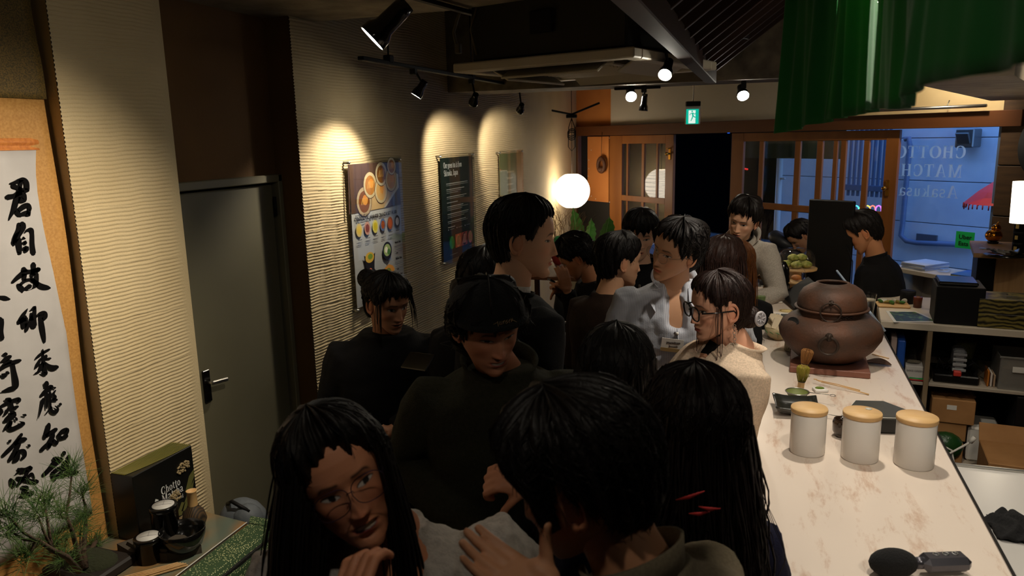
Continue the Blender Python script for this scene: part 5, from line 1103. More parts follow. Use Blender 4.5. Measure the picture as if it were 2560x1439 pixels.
glasses(P1, mat('dark violet wire', rgb(52, 38, 62), .3, .8), 'square', .0265, .0008, 'thin wire glasses')

# smartphone of the bun woman
pp = at(1045, 903, 2.86); mb = MB(); mb.bbox((0, 0, 0), (.15, .075, .009), .003, M=basis((.9, -.4, .1), (.3, .6, .7), (-.2, -.6, .8))); solo('phone', mb, m_blackgloss, 'dark phone in the hands of the person with the hair bun', 'phone', pp)
# ================================================================== COUNTER AND WHAT STANDS ON IT
m_marble = mat('warm white marble', rgb(226, 211, 196), .28, noise=(3.4, rgb(190, 154, 128), .55, .70), stretch=(4.2, 1.1, 1), bump=(8, .02))
_nt = m_marble.node_tree; _n = [n for n in _nt.nodes if n.type == 'TEX_NOISE'][0]; _n.inputs['Detail'].default_value = 10; _n.inputs['Roughness'].default_value = .72; _n.inputs['Distortion'].default_value = .15
m_lam = mat('pale laminate', rgb(206, 192, 170), .5); m_bamboo = mat('bamboo', rgb(212, 174, 120), .5, noise=(8, rgb(196, 152, 96), .3, .7), stretch=(.25, 3, 1)); m_ceram = mat('white glazed ceramic', rgb(240, 234, 226), .16, coat=.3)
m_iron = mat('rusty cast iron', rgb(60, 44, 34), .62, .2, noise=(9, rgb(92, 54, 30), .35, .75), bump=(90, .25)); m_clear = glassmat('clear plastic', (.93, .94, .95), .03); m_card = mat('cardboard', rgb(176, 128, 78), .8, noise=(10, rgb(160, 114, 66), .3, .7))
CT = 1.0
ct = thing('counter', 'long serving counter with a veined warm white marble top', 'counter', (.24, 3.2, 0))
mb = MB(); mb.bbox((0, 0, CT-.02), (.635, 3.8, .04), .005); part('marble_top', mb, m_marble, ct)
mb = MB(); mb.bbox((-.02, 0, CT/2-.02), (.54, 3.7, CT-.045), .004); part('cabinet', mb, mat('counter front brown', rgb(96, 70, 48), .6), ct)
mb = MB(); mb.bbox((.3195, .0, CT-.012), (.004, 3.8, .03), .001); part('edge_trim', mb, m_black, ct)
def P0(px, py, z=CT): return onz(px, py, z)
# canisters
def canister(label, base, r=.058, h=.135):
    t = thing('canister', label, 'canister', base, group='white canisters with bamboo lids'); mb = MB(); mb.lathe([(0, .0), (r*.96, 0), (r, .004), (r, h-.004), (r*.985, h), (r*.9, h), (r*.9, h-.02), (0, h-.02)], n=48); part('jar', mb, m_ceram, t)
    mb = MB(); mb.lathe([(0, h+.001), (r*1.02, h+.001), (r*1.04, h+.004), (r*1.04, h+.012), (r*1.02, h+.015), (0, h+.015)], n=48); part('lid', mb, m_bamboo, t); return t
canister('leftmost white canister with bamboo lid, in front of the dark square dish', P0(2017, 1128), .053, .134)
c2 = canister('middle white canister with a small round label on its bamboo lid', P0(2148, 1144), .054, .137)
canister('rightmost and nearest white canister with bamboo lid, by the counter edge', P0(2283, 1160), .0555, .140)
mb = MB(); mb.lathe([(0, 0), (.010, 0), (.010, .0006), (0, .0006)], (.02, .030, .1525), 16); part('round_label', mb, mat('label pale', rgb(190, 186, 170), .5), c2)
# hexagonal box
q = P0(2190, 1062); hx = thing('hexagonal_box', 'black hexagonal lidded box behind the right canisters', 'box', q); M = Matrix.Rotation(.2, 3, 'Z')
mb = MB(); mb.lathe([(0, 0), (.088, 0), (.088, .05), (0, .05)], n=6, M=M, smooth=False); part('box_body', mb, m_blackgloss, hx)
mb = MB(); mb.lathe([(0, .051), (.092, .051), (.094, .054), (.092, .060), (0, .060)], n=6, M=M, smooth=False); part('lid', mb, mat('slate lid', rgb(62, 66, 64), .35), hx)
mb = MB(); mb.torus((0, 0, .058), .0935, .0015, 6, 5, M=M); part('pale_rim', mb, m_whitepl, hx)
mb = MB(); mb.lathe([(0, 0), (.020, 0), (.030, .02), (.031, .05), (.027, .062), (.024, .062), (.027, .04), (.02, .01), (0, .008)], n=24); solo('dark_cup', mb, mat('dark glaze', rgb(46, 32, 22), .12, coat=.5), 'small dark glazed cup behind the middle canister', 'cup', P0(2104, 1090))
# dark square dish with strainer
q = P0(1990, 1030); dd = thing('square_dish', 'black square dish dusted with matcha, left of the canisters', 'dish', q, rz=.08); a = .075
mb = MB(); P = np.zeros((9, 9, 3))
for i in range(9):
    for j in range(9): u, v = (i-4)/4, (j-4)/4; P[i, j] = (u*a*(1+.04*abs(v)), v*a*(1+.04*abs(u)), .006+.028*max(abs(u), abs(v))**5+.006*(abs(u*v))**2)
mb.grid(P); o = part('dish', mb, mat('black stoneware', rgb(30, 30, 24), .3, coat=.3), dd); s = o.modifiers.new('t', 'SOLIDIFY'); s.thickness = .006
mb = MB(); mb.lathe([(0, .009), (.035, .008)], (.01, .0, 0), 20, sy=.7); part('matcha_powder', mb, mat('matcha', rgb(96, 116, 34), .9, bump=(300, .5)), dd)
ss = thing('tea_strainer', 'fine mesh strainer with matcha resting on the black square dish', 'strainer', P0(1992, 1000)+Vector((0, 0, .035)))
mb = MB(); mb.torus((0, 0, 0), .042, .0022, 30, 6); part('rim', mb, m_steel, ss); mb = MB(); mb.lathe([(.041, 0), (.034, -.014), (.018, -.022), (0, -.024)], n=28); part('mesh_bowl', mb, mat('matcha mesh', rgb(112, 120, 60), .6), ss)
mb = MB(); mb.tube([(.042, 0, 0), (.11, -.02, .004)], .0016, 6); mb.torus((.122, -.024, .004), .010, .0014, 14, 5); part('wire_handle', mb, m_steel, ss)
mb = MB(); mb.tube([(0, 0, 0), (.05, -.005, -.004), (.10, -.012, -.006)], .0016, 6)
for k in range(3): mb.torus((.112, -.014, -.006), .012, .001, 14, 5, M=Matrix.Rotation(k*1.05, 3, 'X'))
solo('wire_frother', mb, m_steel, 'small wire whisk lying beside the black square dish', 'whisk', P0(2025, 1040)+Vector((0, 0, .02)))
def chasen(label, base, col, tcol, tilt=0.0, h=.115):
    t = thing('tea_whisk', label, 'whisk', base); R_ = Matrix.Rotation(tilt, 3, 'Y'); mb = MB(); mb.lathe([(0, 0), (.0135, 0), (.0125, .03), (.0128, .048), (.0135, .052)], n=20, M=R_); part('handle', mb, col, t)
    mb = MB(); mb.torus(R_ @ Vector((0, 0, .054)), .0138, .0015, 20, 5, M=R_); part('binding', mb, m_black, t); mb = MB()
    for k in range(56):
        a = 2*math.pi*k/56; o_ = 1.0 if k % 2 else .72; mb.tube([R_ @ Vector((.0125*o_*math.cos(a), .0125*o_*math.sin(a), .05)), R_ @ Vector((.021*o_*math.cos(a), .021*o_*math.sin(a), .078)), R_ @ Vector((.024*o_*math.cos(a), .024*o_*math.sin(a), h-.008)), R_ @ Vector((.018*o_*math.cos(a), .018*o_*math.sin(a), h))], .0009, 3)
    part('tines', mb, tcol, t, kind='stuff'); return t
chasen('green tinted bamboo tea whisk standing behind the black square dish', P0(1999, 985), m_bamboo, mat('green tines', rgb(150, 140, 34), .6), .08)
chasen('brown bamboo tea whisk leaning against the iron brazier board', P0(2004, 945)+Vector((0, 0, .01)), m_bamboo, mat('tan tines', rgb(160, 108, 52), .6), .16)
q = P0(2050, 978); wd = thing('white_dish', 'small white square dish with matcha beside the tea scoops', 'dish', q, rz=.3); mb = MB(); mb.bbox((0, 0, .007), (.05, .042, .014), .003); part('dish', mb, m_ceram, wd)
mb = MB(); mb.ball((-.002, .0, .014), (.018, .014, .005), 12); part('matcha_powder', mb, MATS['matcha'], wd)
for (a, b, lb) in (((2052, 965), (2172, 988), 'longer bamboo tea scoop lying from the white dish'), ((2040, 960), (2150, 978), 'shorter bamboo tea scoop resting on the white dish')):
    A_, B2 = P0(*a)+Vector((0, 0, .018)), P0(*b)+Vector((0, 0, .004)); mb = MB(); mb.tube([(0, 0, 0), (B2-A_)*.5+Vector((0, 0, .003)), B2-A_], [.0022, .002, .003], 6); mb.ball((-.004, 0, .003), (.008, .004, .002), 8); solo('tea_scoop', mb, m_bamboo, lb, 'scoop', A_)
# iron brazier and kettle
kc = Vector((.262, 3.40, CT)); bd = MB(); bd.bbox((0, 0, .014), (.31, .33, .026), .003, M=rotz(-.03)); solo('trivet_board', bd, mat('red brown board', rgb(132, 84, 66), .6, noise=(6, rgb(110, 66, 50), .3, .7), bump=(60, .2)), 'reddish brown square board under the iron brazier', 'board', kc)
bz = thing('iron_brazier', 'big round rusty cast iron tea brazier on a reddish board', 'brazier', kc+Vector((0, 0, .027)))
prof = [(0, .0), (.09, .0), (.135, .02), (.178, .06), (.205, .105), (.210, .135), (.198, .165), (.168, .190), (.140, .202), (.128, .212), (.134, .222), (.150, .228), (.150, .234), (.13, .234), (.118, .225), (.12, .2), (.10, .19), (0, .19)]
mb = MB(); mb.lathe(prof, n=64); part('bowl', mb, m_iron, bz)
kt = thing('iron_kettle', 'lidless cast iron kettle pot set in the brazier, with a ring handle', 'kettle', kc+Vector((0, 0, .027+.2)))
prof = [(0, .0), (.10, .0), (.127, .02), (.1385, .034), (.1400, .040), (.1395, .046), (.138, .06), (.132, .085), (.118, .108), (.092, .126), (.070, .133), (.068, .138), (.058, .139), (.056, .131), (.075, .120), (.10, .1), (.11, .07), (.1, .03), (0, .02)]
mb = MB(); mb.lathe(prof, n=64); part('pot', mb, m_iron, kt)
def face_ring(par, off, R_, r_, yaw, mt, lug=True, boss=.014):
    d = Vector((math.cos(yaw), math.sin(yaw), 0)); mb = MB(); M = look(d); mb.torus(Vector(off)+d*.012+Vector((0, 0, -R_)), R_, r_, 36, 8, M=M); part('ring_handle', mb, mt, par)
    mb = MB(); mb.ball(Vector(off)+d*.004, (boss, boss, boss*1.1), 12); mb.ball(Vector(off)+d*.012+Vector((0, 0, -.004)), boss*.6, 10); mb.torus(Vector(off)+d*.012, boss*.8, boss*.25, 14, 6, M=look(Vector((-d.y, d.x, 0)))); part('lug', mb, mt, par)
fa = math.atan2(-3.4, -.30); m_ironr = mat('dark iron ring', rgb(58, 46, 38), .45, .5)
face_ring(kt, (math.cos(fa)*.134, math.sin(fa)*.134, .078), .040, .0032, fa, m_ironr, boss=.010); face_ring(bz, (math.cos(fa)*.205, math.sin(fa)*.205, .150), .036, .0052, fa+.03, m_ironr, boss=.016)
# side vent of the brazier (shade of its opening painted as a dark oval with a raised lip)
va = fa-.95; d = Vector((math.cos(va), math.sin(va), .55)).normalized(); mb = MB(); c = Vector((math.cos(va)*.176, math.sin(va)*.176, .178)); M = look(d) @ Matrix.Diagonal((1.5, .75, 1)); mb.lathe([(0, .004), (.022, .004), (.024, .006), (.027, .002)], c, 24, M); part('vent_hole', mb, mat('vent_shade', rgb(8, 6, 5), .9), bz)
mb = MB()
for k in range(9): a_ = fa+.28+k*.05; mb.ball((math.cos(a_)*.134, math.sin(a_)*.134, .214+.004*math.sin(k*2.1)), (.006, .006, .004), 8)
part('cast_ornament', mb, m_ironr, bz)
mb = MB(); P = np.zeros((8, 14, 3))
for i in range(8):
    for j in range(14): u, v = (i-3.5)/3.5, j/13; w = .035*math.sin(math.pi*(v*.93+.05))**.8; P[i, j] = (v*.11, u*w, .004+.014*u*u*math.sin(math.pi*v)+.004*v)
mb.grid(P); o = solo('leaf_tray', mb, mat('brown leaf tray', rgb(70, 48, 38), .35, coat=.2), 'dark leaf shaped tray right of the iron brazier', 'tray', P0(2160, 905), rz=-.35); s = o.modifiers.new('t', 'SOLIDIFY'); s.thickness = .002
A_, B2 = P0(2180, 886), P0(2222, 897); mb = MB(); mb.tube([(0, 0, .003), (B2-A_)+Vector((0, 0, .003))], .0025, 6); solo('bamboo_stick', mb, m_bamboo, 'thin bamboo stick lying behind the brazier', 'stick', A_)
# glass bowl of sachets
q = P0(1944, 848); gb = thing('glass_bowl', 'glass bowl with green bamboo print, full of folded sachets', 'bowl', q)
mb = MB(); prof = [(.022, 0), (.026, .006), (.046, .016), (.060, .040), (.064, .066), (.062, .066), (.057, .04), (.043, .018), (0, .010)]; mb.lathe(prof, n=36); part('bowl', mb, mat('tinted glass bowl', rgb(214, 196, 150), .12, alpha=.55), gb)
mb = MB(); mb.lathe([(0, .001), (.023, .001), (.025, .006)], n=24); part('foot', mb, m_bamboo, gb)
for k in range(16):
    a_ = k*.52; z = .045; mb = MB(); r_ = .0595; x, y = r_*math.cos(a_), r_*math.sin(a_); t_ = Vector((-math.sin(a_), math.cos(a_), 0)); mb.tube([Vector((x, y, z))-t_*.012+Vector((0, 0, .004)), Vector((x*1.03, y*1.03, z)), Vector((x, y, z))+t_*.012-Vector((0, 0, .006))], [.0006, .0022, .0006], 4)
    if k % 2: mb.tube([(x*.96, y*.96, .022), (x*1.02, y*1.02, .055)], .0009, 4)
    part('bamboo_print', mb, mat('print green', rgb(40, 120, 70), .5), gb)
m_pack = mat('kraft cream sachet', rgb(222, 204, 172), .7); r = random.Random(4)
for k in range(11):
    c = Vector((r.uniform(-.034, .034), r.uniform(-.03, .03), .058+.004*k)); M = Euler((r.uniform(.5, 1.3), r.uniform(-.4, .4), r.uniform(-1, 1))).to_matrix(); mb = MB(); w = .026
    mb.poly([M @ Vector(p) for p in ((-w, -w, -.003), (w, -w, -.003), (w, w, -.0015), (-w*.2, w*1.4, -.001), (-w, w, -.0015))], M @ Vector((0, 0, .006))); tag(part('sachet', mb, m_pack), 'cream folded sachet in the glass bowl on the counter', 'sachet', 'sachets in the glass bowl').location = q+c
mb = MB(); mb.lathe([(0, 0), (.024, 0), (.028, .004), (.027, .045), (.024, .046), (.024, .008), (0, .006)], n=28); cu = solo('tea_cup', mb, mat('cream crackle', rgb(190, 180, 150), .35, noise=(40, rgb(150, 140, 112), .45, .6)), 'small cream cup with brush marks beside the glass bowl', 'cup', P0(1976, 876))
mb = MB(); 
for k in range(3): mb.tube([(-.012+.01*k, -.029, .012), (-.004+.008*k, -.0295, .032)], .0012, 4)
part('brush_mark', mb, m_black, cu)
mb = MB(); P = np.zeros((10, 10, 3)); 
for i in range(10):
    for j in range(10): u, v = i/9-.5, j/9-.5; P[i, j] = (u*.07, v*.06, .004+.03*max(0, 1-(u*u+v*v)*4)*(.6+.4*math.sin(i*1.9+j*2.3)))
mb.grid(P); solo('plastic_wrapper', mb, glassmat('crinkled film', (.9, .9, .9), .15), 'crumpled clear plastic wrapper left of the glass bowl', 'wrapper', P0(1893, 853))
# printed flyers on the counter
m_prt = vcol('printed paper', .45)
def flyer(label, corners, col, extras, name='flyer'):
    """corners: four counter pixels (near left, near right, far right, far left); extras: (u0,v0,u1,v1,colour) print"""
    Q = [P0(*c) for c in corners]; c0 = sum(Q, Vector())/4; t = thing(name, label, name.split('_')[-1], c0); mb = MB(); mb.poly([q-c0+Vector((0, 0, .0008)) for q in Q], (0, 0, .0012), col=col); part('sheet', mb, m_prt, t)
    f = lambda u, v: (Q[0].lerp(Q[1], u)).lerp(Q[3].lerp(Q[2], u), v)-c0
    for i, (u0, v0, u1, v1, cl) in enumerate(extras):
        mb = MB(); mb.poly([f(u0, v0)+Vector((0, 0, .0024)), f(u1, v0)+Vector((0, 0, .0024)), f(u1, v1)+Vector((0, 0, .0024)), f(u0, v1)+Vector((0, 0, .0024))], col=cl); part('print', mb, m_prt, t)
    return t
wt = rgb(225, 222, 215)
flyer('black flyer with a red logo panel beside the green drink', [(1866, 800), (1909, 802), (1913, 779), (1872, 777)], rgb(24, 20, 20), [(.1, .52, .92, .95, rgb(190, 40, 44)), (.18, .62, .8, .86, wt), (.22, .66, .76, .82, rgb(190, 40, 44)), (.45, .1, .9, .14, rgb(200, 160, 70)), (.5, .22, .9, .25, rgb(180, 150, 90)), (.5, .32, .85, .35, rgb(180, 150, 90))])
flyer('white bordered dark flyer with fine text behind the sachet bowl', [(1912, 806), (1985, 812), (2012, 784), (1916, 781)], wt, [(.03, .1, .36, .9, rgb(40, 52, 70)), (.40, .1, .98, .9, rgb(40, 46, 50))]+[(.45, .2+.1*k, .9-.07*(k % 3), .23+.1*k, rgb(150, 150, 150)) for k in range(6)])
q = P0(1965, 777); mb = MB(); mb.lathe([(0, .001), (.040, .001), (.041, .0015), (.040, .002), (0, .002)], n=30); dl = solo('paper_doily', mb, mat('doily yellow', rgb(224, 202, 140), .7), 'round yellow lace paper doily on the counter', 'doily', q)
mb = MB()
for k in range(18): a_ = k*.349; mb.torus((.030*math.cos(a_), .030*math.sin(a_), .0024), .0035, .0006, 8, 4)
part('lace_holes', mb, mat('doily hole', rgb(170, 140, 84), .7), dl)
# green drink
def cup_clear(name, label, base, h, r0, r1, fill, fcol, straw=None, lid=False):
    t = thing(name, label, 'cup', base); mb = MB(); mb.lathe([(0, 0), (r0, 0), (r1, h), (r1+.002, h+.002)], n=30); part('plastic_cup', mb, m_clear, t); mb = MB(); k = fill; mb.lathe([(0, .002), (r0-.001, .002), (r0+(r1-r0)*k-.0012, h*k), (0, h*k)], n=30); part('drink', mb, fcol, t)
    if lid: mb = MB(); mb.lathe([(r1+.002, h), (r1+.003, h+.008), (r1*.95, h+.012), (r1*.93, h+.03), (r1*.6, h+.032)], n=30); part('lid', mb, m_clear, t)
    if straw: mb = MB(); mb.tube([(0, 0, .01), straw], .003, 8); part('straw', mb, m_black, t)
    return t
cup_clear('matcha_drink', 'plastic cup of green matcha drink at the customer side of the counter', P0(1898, 775), .095, .026, .036, .86, mat('green latte', rgb(84, 112, 36), .5))
cup_clear('iced_coffee', 'plastic cup of black coffee with a pale foam top behind the kettle', P0(2167, 792), .13, .028, .042, .72, mat('black coffee', rgb(18, 12, 10), .3))
mb = MB(); mb.lathe([(0, 0), (.037, 0), (.038, .006), (0, .007)], n=26); solo('coffee_foam', mb, mat('foam', rgb(190, 176, 150), .7), 'pale foam disc on top of the black coffee', 'foam', P0(2167, 792)+Vector((0, 0, .094)))
# card readers / POS terminals
def slab(name, label, cat, a, b, c, th, m, extra=None):
    """a, b, c: three corners of a rectangle"""
    a, b, c = Vector(a), Vector(b), Vector(c); x = (b-a); y = (c-a); y = y-x.normalized()*y.dot(x.normalized()); z = x.cross(y).normalized(); t = thing(name, label, cat, a); mb = MB(); mb.bbox((x+y)/2, (x.length, y.length, th), th*.3, M=basis(x.normalized(), y.normalized(), z)); part('panel', mb, m, t); return t, x.normalized(), y.normalized(), z, (x+y)/2
t, x, y, z, c = slab('card_terminal', 'black tablet terminal tilted on a stand, seen from behind, on the counter', 'terminal', P0(1985, 778)+Vector((0, 0, .01)), P0(1951, 748)+Vector((0, 0, .03)), P0(2018, 748)+Vector((.0, 0, .14)), .012, m_black)
mb = MB(); mb.bbox(c+Vector((.0, .02, -.03)), (.05, .06, .05), .01); part('stand', mb, m_black, t); mb = MB(); mb.bbox((.012, .0, .022), (.022, .003, .020), .001, M=basis(x, y, z)); part('white_label', mb, m_whitepl, t)
t, x, y, z, c = slab('card_reader', 'grey card reader hanging on the side of the black terminal', 'card reader', P0(1997, 772)+Vector((.01, 0, .01)), P0(2008, 758)+Vector((.01, 0, .02)), P0(1997, 772)+Vector((.02, 0, .075)), .016, mat('reader grey', rgb(96, 92, 84), .4))
t = thing('desk_phone', 'upright black handset shaped device between the cake stands and the tablet', 'device', P0(1960, 742)); mb = MB(); mb.tube([(0, 0, .0), (-.005, .02, .08), (-.01, .03, .17), (-.02, .02, .21)], [.034, .036, .034, .022], 14); part('body', mb, m_blackgloss, t)
mb = MB(); mb.tube([(.01, .03, .15), (-.03, .02, .26)], .003, 6); part('antenna', mb, m_black, t); mb = MB(); mb.tube([(-.035, .0, .19), (-.045, -.01, .13), (-.035, 0, .07)], .005, 6); part('pale_trim', mb, mat('cream trim', rgb(200, 185, 150), .4), t)
q = P0(1928, 728); mb = MB(); mb.lathe([(0, 0), (.022, 0), (.034, .03), (.038, .055), (.035, .055), (.031, .03), (.02, .006), (0, .006)], n=28); solo('beige_bowl', mb, mat('beige stoneware', rgb(198, 178, 140), .4), 'beige stoneware cup below the small glass dome', 'cup', q)
q = P0(1937, 752); mb = MB(); mb.bbox((0, 0, .006), (.06, .13, .012), .005); solo('white_tray', mb, m_ceram, 'narrow white tray beside the black device on the counter', 'tray', q, rz=.25)
# cake stands with domes
def dome(label, base, r, h, stand, cakes):
    t = thing('cake_dome', label, 'cake stand', base); mb = MB(); mb.lathe([(0, 0), (r*.5, 0), (r*.35, .01), (r*.3, stand-.02), (r*1.1, stand-.012), (r*1.12, stand), (0, stand)], n=36); part('wooden_stand', mb, m_bamboo, t)
    mb = MB(); prof = [(r, stand+.001)]+[(r*math.cos(a)**.55 if math.cos(a) > 0 else 0, stand+h*.35+h*.65*math.sin(a)) for a in np.linspace(0, 1.5, 12)]+[(0, stand+h)]; mb.lathe(prof, n=40); part('glass_dome', mb, m_glass, t)
    mb = MB(); mb.ball((0, 0, stand+h+.012), (.012, .012, .012), 14); mb.lathe([(.008, stand+h-.002), (.007, stand+h+.005)], n=12); part('knob', mb, m_clear, t); return t
q = P0(1990, 690); b1 = ony(1990, 668, 5.05); dm = dome('large glass cake dome with green topped buns on a wooden stand', Vector((b1.x, b1.y, CT)), .115, .125, b1.z-CT, None)
m_bun = mat('matcha bun', rgb(196, 190, 110), .8, noise=(30, rgb(140, 150, 60), .4, .6), bump=(60, .5)); r = random.Random(9)
for k, (dx, dy, dz) in enumerate(((-.065, -.03, 0), (.0, -.05, 0), (.06, -.02, 0), (-.03, .04, 0), (.04, .05, 0), (-.02, -.01, .04), (.03, .0, .042))):
    mb = MB(); mb.ball((0, 0, 0), (.036, .033, .022), 16); mb.ball((0, 0, .016), (.022, .02, .009), 10); o = tag(part('matcha_bun', mb, m_bun), ('upper' if k > 4 else 'lower')+' layer pale green bun under the large glass dome, '+('left', 'front', 'right', 'rear left', 'rear right', 'left', 'right')[k]+' one', 'bun', 'buns under the large dome'); o.location = Vector((b1.x+dx, b1.y+dy, b1.z+.024+dz))
b2 = ony(1918, 690, 4.85); dome('small glass dome over red topped sweets, left of the black device', Vector((b2.x, b2.y, CT)), .062, .085, max(.02, b2.z-CT), None)
mb = MB(); mb.lathe([(0, 0), (.022, 0), (.03, .014), (.0, .02)], n=20); solo('red_sweet', mb, mat('red glaze', rgb(196, 40, 26), .3), 'red glazed sweet under the small left dome', 'sweet', (b2.x+.01, b2.y, b2.z+.025))
mb = MB(); mb.ball((0, 0, 0), .018, 14); solo('pink_sweet', mb, mat('pink mochi', rgb(214, 170, 174), .6), 'round pink sweet under the small left dome', 'sweet', (b2.x-.022, b2.y-.02, b2.z+.02))
b3 = ony(1990, 702, 4.85); dome('small glass dome over brown sweets, right of the black device', Vector((b3.x, b3.y, CT)), .058, .085, max(.02, b3.z-CT), None)
mb = MB(); mb.ball((0, 0, 0), (.03, .025, .018), 14); solo('brown_sweet', mb, mat('caramel bun', rgb(190, 120, 60), .5), 'brown baked sweet under the small right dome', 'sweet', (b3.x, b3.y, b3.z+.022))
q = ony(1913, 650, 5.1); cd = thing('menu_card', 'blank pale card standing in a clip beside the large cake dome', 'card', (q.x, q.y, CT)); mb = MB(); mb.bbox((0, 0, q.z-CT+.055), (.105, .003, .105), .001); part('card', mb, mat('card beige', rgb(214, 196, 176), .7), cd); mb = MB(); mb.tube([(0, 0, 0), (0, 0, q.z-CT)], .003, 6); mb.lathe([(0, 0), (.02, 0), (.02, .006), (0, .006)], n=16); part('clip_stand', mb, m_steel, cd)
# tall black display seen from behind
bl, br = P0(2014, 702), P0(2118, 712); bl.y = 5.22; br.y = 5.12; bl = ony(2014, 695, 5.2); br = ony(2124, 712, 5.05); tl = ony(2030, 497, 5.2)
mo = thing('display_screen', 'tall black display screen seen from behind, upright on the counter', 'screen', (bl.x, bl.y, CT)); X_ = (br-bl); X_.z = 0; hh = tl.z-CT-.01; mb = MB(); mb.bbox(X_/2+Vector((0, 0, .01+hh/2)), (X_.length, .03, hh), .006, M=basis(X_.normalized(), Vector((-X_.y, X_.x, 0)).normalized(), (0, 0, 1))); part('screen_back', mb, m_black, mo)
mb = MB(); mb.bbox(X_/2+Vector((0, 0, .006)), (.18, .12, .012), .004); part('foot', mb, m_black, mo); mb = MB(); mb.tube([X_*.85+Vector((0, -.02, .3)), X_*.9+Vector((.03, -.05, .2)), X_*.95+Vector((.02, -.03, .02))], .003, 6); part('cable', mb, m_black, mo)
# blue-white tablet on a stick stand (seen edge-on)
a, b = ony(2108, 696, 4.2), ony(2196, 806, 3.85); tb = thing('tablet', 'thin white edged tablet leaning behind the kettle, seen nearly edge on', 'tablet', b); V = a-b; mb = MB(); n_ = Vector((.55, .8, .1)).normalized(); n_ = Vector(((a+b)/2-Vector(EYE))).normalized(); w_ = V.cross(n_).normalized(); mb.bbox(V/2, (.010, .15, V.length), .003, M=basis(w_, V.normalized().cross(w_), V.normalized())); part('casing', mb, mat('tablet pale', rgb(160, 176, 196), .3), tb)
mb = MB(); mb.bbox(V/2+w_*.006, (.002, .14, V.length*.94), .001, M=basis(w_, V.normalized().cross(w_), V.normalized())); part('blue_screen', mb, mat('blue cover', rgb(40, 90, 170), .3), tb); mb = MB(); mb.tube([V*.96, V*.96-Vector((.0, 0, .25))], .004, 6); part('bamboo_prop', mb, m_bamboo, tb)
mb = MB(); mb.tube([at(2180, 800, 4.0), at(2205, 840, 3.9), at(2222, 900, 3.6), at(2262, 985, 3.2)], .006, 6); 
# foreground microphone
mc = thing('microphone', 'grey handheld recorder with a black foam windscreen at the near counter end', 'microphone', P0(2245, 1438)); q0 = Vector((0, 0, .03)); d_ = (P0(2400, 1432)-P0(2245, 1438)).normalized()
mb = MB(); mb.ball(q0+Vector((-.012, 0, .0)), (.055, .036, .032), 20, M=basis(d_, Vector((-d_.y, d_.x, 0)), (0, 0, 1))); part('foam_windscreen', mb, mat('black foam', rgb(12, 11, 11), .95, bump=(300, .6)), mc)
mb = MB(); mb.bbox(q0+d_*.105, (.11, .05, .036), .012, M=basis(d_, Vector((-d_.y, d_.x, 0)), (0, 0, 1))); mb.tube([q0+d_*.035, q0+d_*.06], .014, 12); part('body', mb, mat('gunmetal', rgb(96, 94, 100), .3, .8), mc)
for k in range(3): mb = MB(); mb.torus(q0+d_*(.085+.022*k)+Vector((0, .004, .0185)), .006, .0012, 16, 5); part('button', mb, m_steel, mc)

# ================================================================== BACK COUNTER AND SHELVES
fa_, fb_ = onz(2337, 812, CT), onz(2560, 828, CT); ud = (fb_-fa_); ud.z = 0; ud.normalize(); vd = Vector((-ud.y, ud.x, 0)); UM = basis(ud, vd, (0, 0, 1)); s_l = -((fa_.x-.575)/ud.x)
def bpx(px, py, dv=0.0): return onplane(px, py, np.array(fa_+vd*dv), np.array(vd))
def buv(px, py, dv=0.0): q = bpx(px, py, dv)-fa_; return q.dot(ud), bpx(px, py, dv).z
def bb(mb, u0, u1, v0, v1, z0, z1, r=.002, **k): mb.bbox(fa_+ud*((u0+u1)/2)+vd*((v0+v1)/2)+Vector((0, 0, (z0+z1)/2-CT)), (abs(u1-u0), abs(v1-v0), abs(z1-z0)), r, M=UM, **k); return mb
bc = thing('back_counter', 'pale back counter with open shelves under it behind the serving counter', 'shelving'); D_ = .55; m_shelf = mat('pale shelf board', rgb(176, 164, 146), .5, bump=(20, .05)); m_edge = mat('wood grain edge', rgb(160, 138, 108), .5, noise=(6, rgb(130, 108, 80), .3, .7), stretch=(.2, 1, 1))
part('worktop', bb(MB(), s_l, 1.05, 0, .72, CT-.035, CT), m_lam, bc)
up_u = buv(2320, 900)[0]; z1_ = buv(2440, 972)[1]; z2_ = buv(2260, 960, 0)[1]; zb = .12
for u in (s_l+.01, up_u, 1.03): part('upright', bb(MB(), u-.012, u+.012, .004, D_, 0, CT-.036), m_edge, bc)
part('shelf', bb(MB(), up_u+.013, 1.015, .006, D_, z1_-.012, z1_+.006), m_shelf, bc); part('shelf', bb(MB(), s_l+.02, up_u-.013, .006, D_, z1_-.012, z1_+.006), m_shelf, bc)
part('shelf', bb(MB(), up_u+.013, 1.015, .006, D_, .24, .26), m_shelf, bc); part('back_board', bb(MB(), s_l, 1.05, D_, D_+.01, 0, CT-.04), m_dark, bc)
def put(name, label, cat, u0, u1, v0, v1, z0, z1, m, r=.003, group=None):
    o = part(name, bb(MB(), u0, u1, v0, v1, z0, z1, r), m); return tag(o, label, cat, group)
zs = z1_+.007
u = buv(2252, 900)[0]; fo = put('blue_binder', 'blue textured ring binder standing on the left shelf', 'binder', u-.018, u+.02, .03, .24, zs, zs+.21, mat('blue binder', rgb(30, 76, 160), .4, bump=(40, .4)), .006)
put('white_binder', 'pale binder standing left of the blue binder', 'binder', u-.05, u-.022, .04, .24, zs, zs+.22, mat('pale binder', rgb(170, 150, 140), .5))
u = buv(2285, 940)[0]; wb = put('white_carton', 'white carton with grey lettering on the left shelf', 'box', u-.04, u+.045, .05, .18, zs, zs+.07, mat('white carton', rgb(206, 200, 192), .6)); text('lettering', 'BAKE GREEN', .014, mat('grey print', rgb(110, 108, 104), .6), M4(fa_+ud*(u-.034)+vd*.049+Vector((0, 0, zs+.04-CT)), ud, (0, 0, 1)), wb)
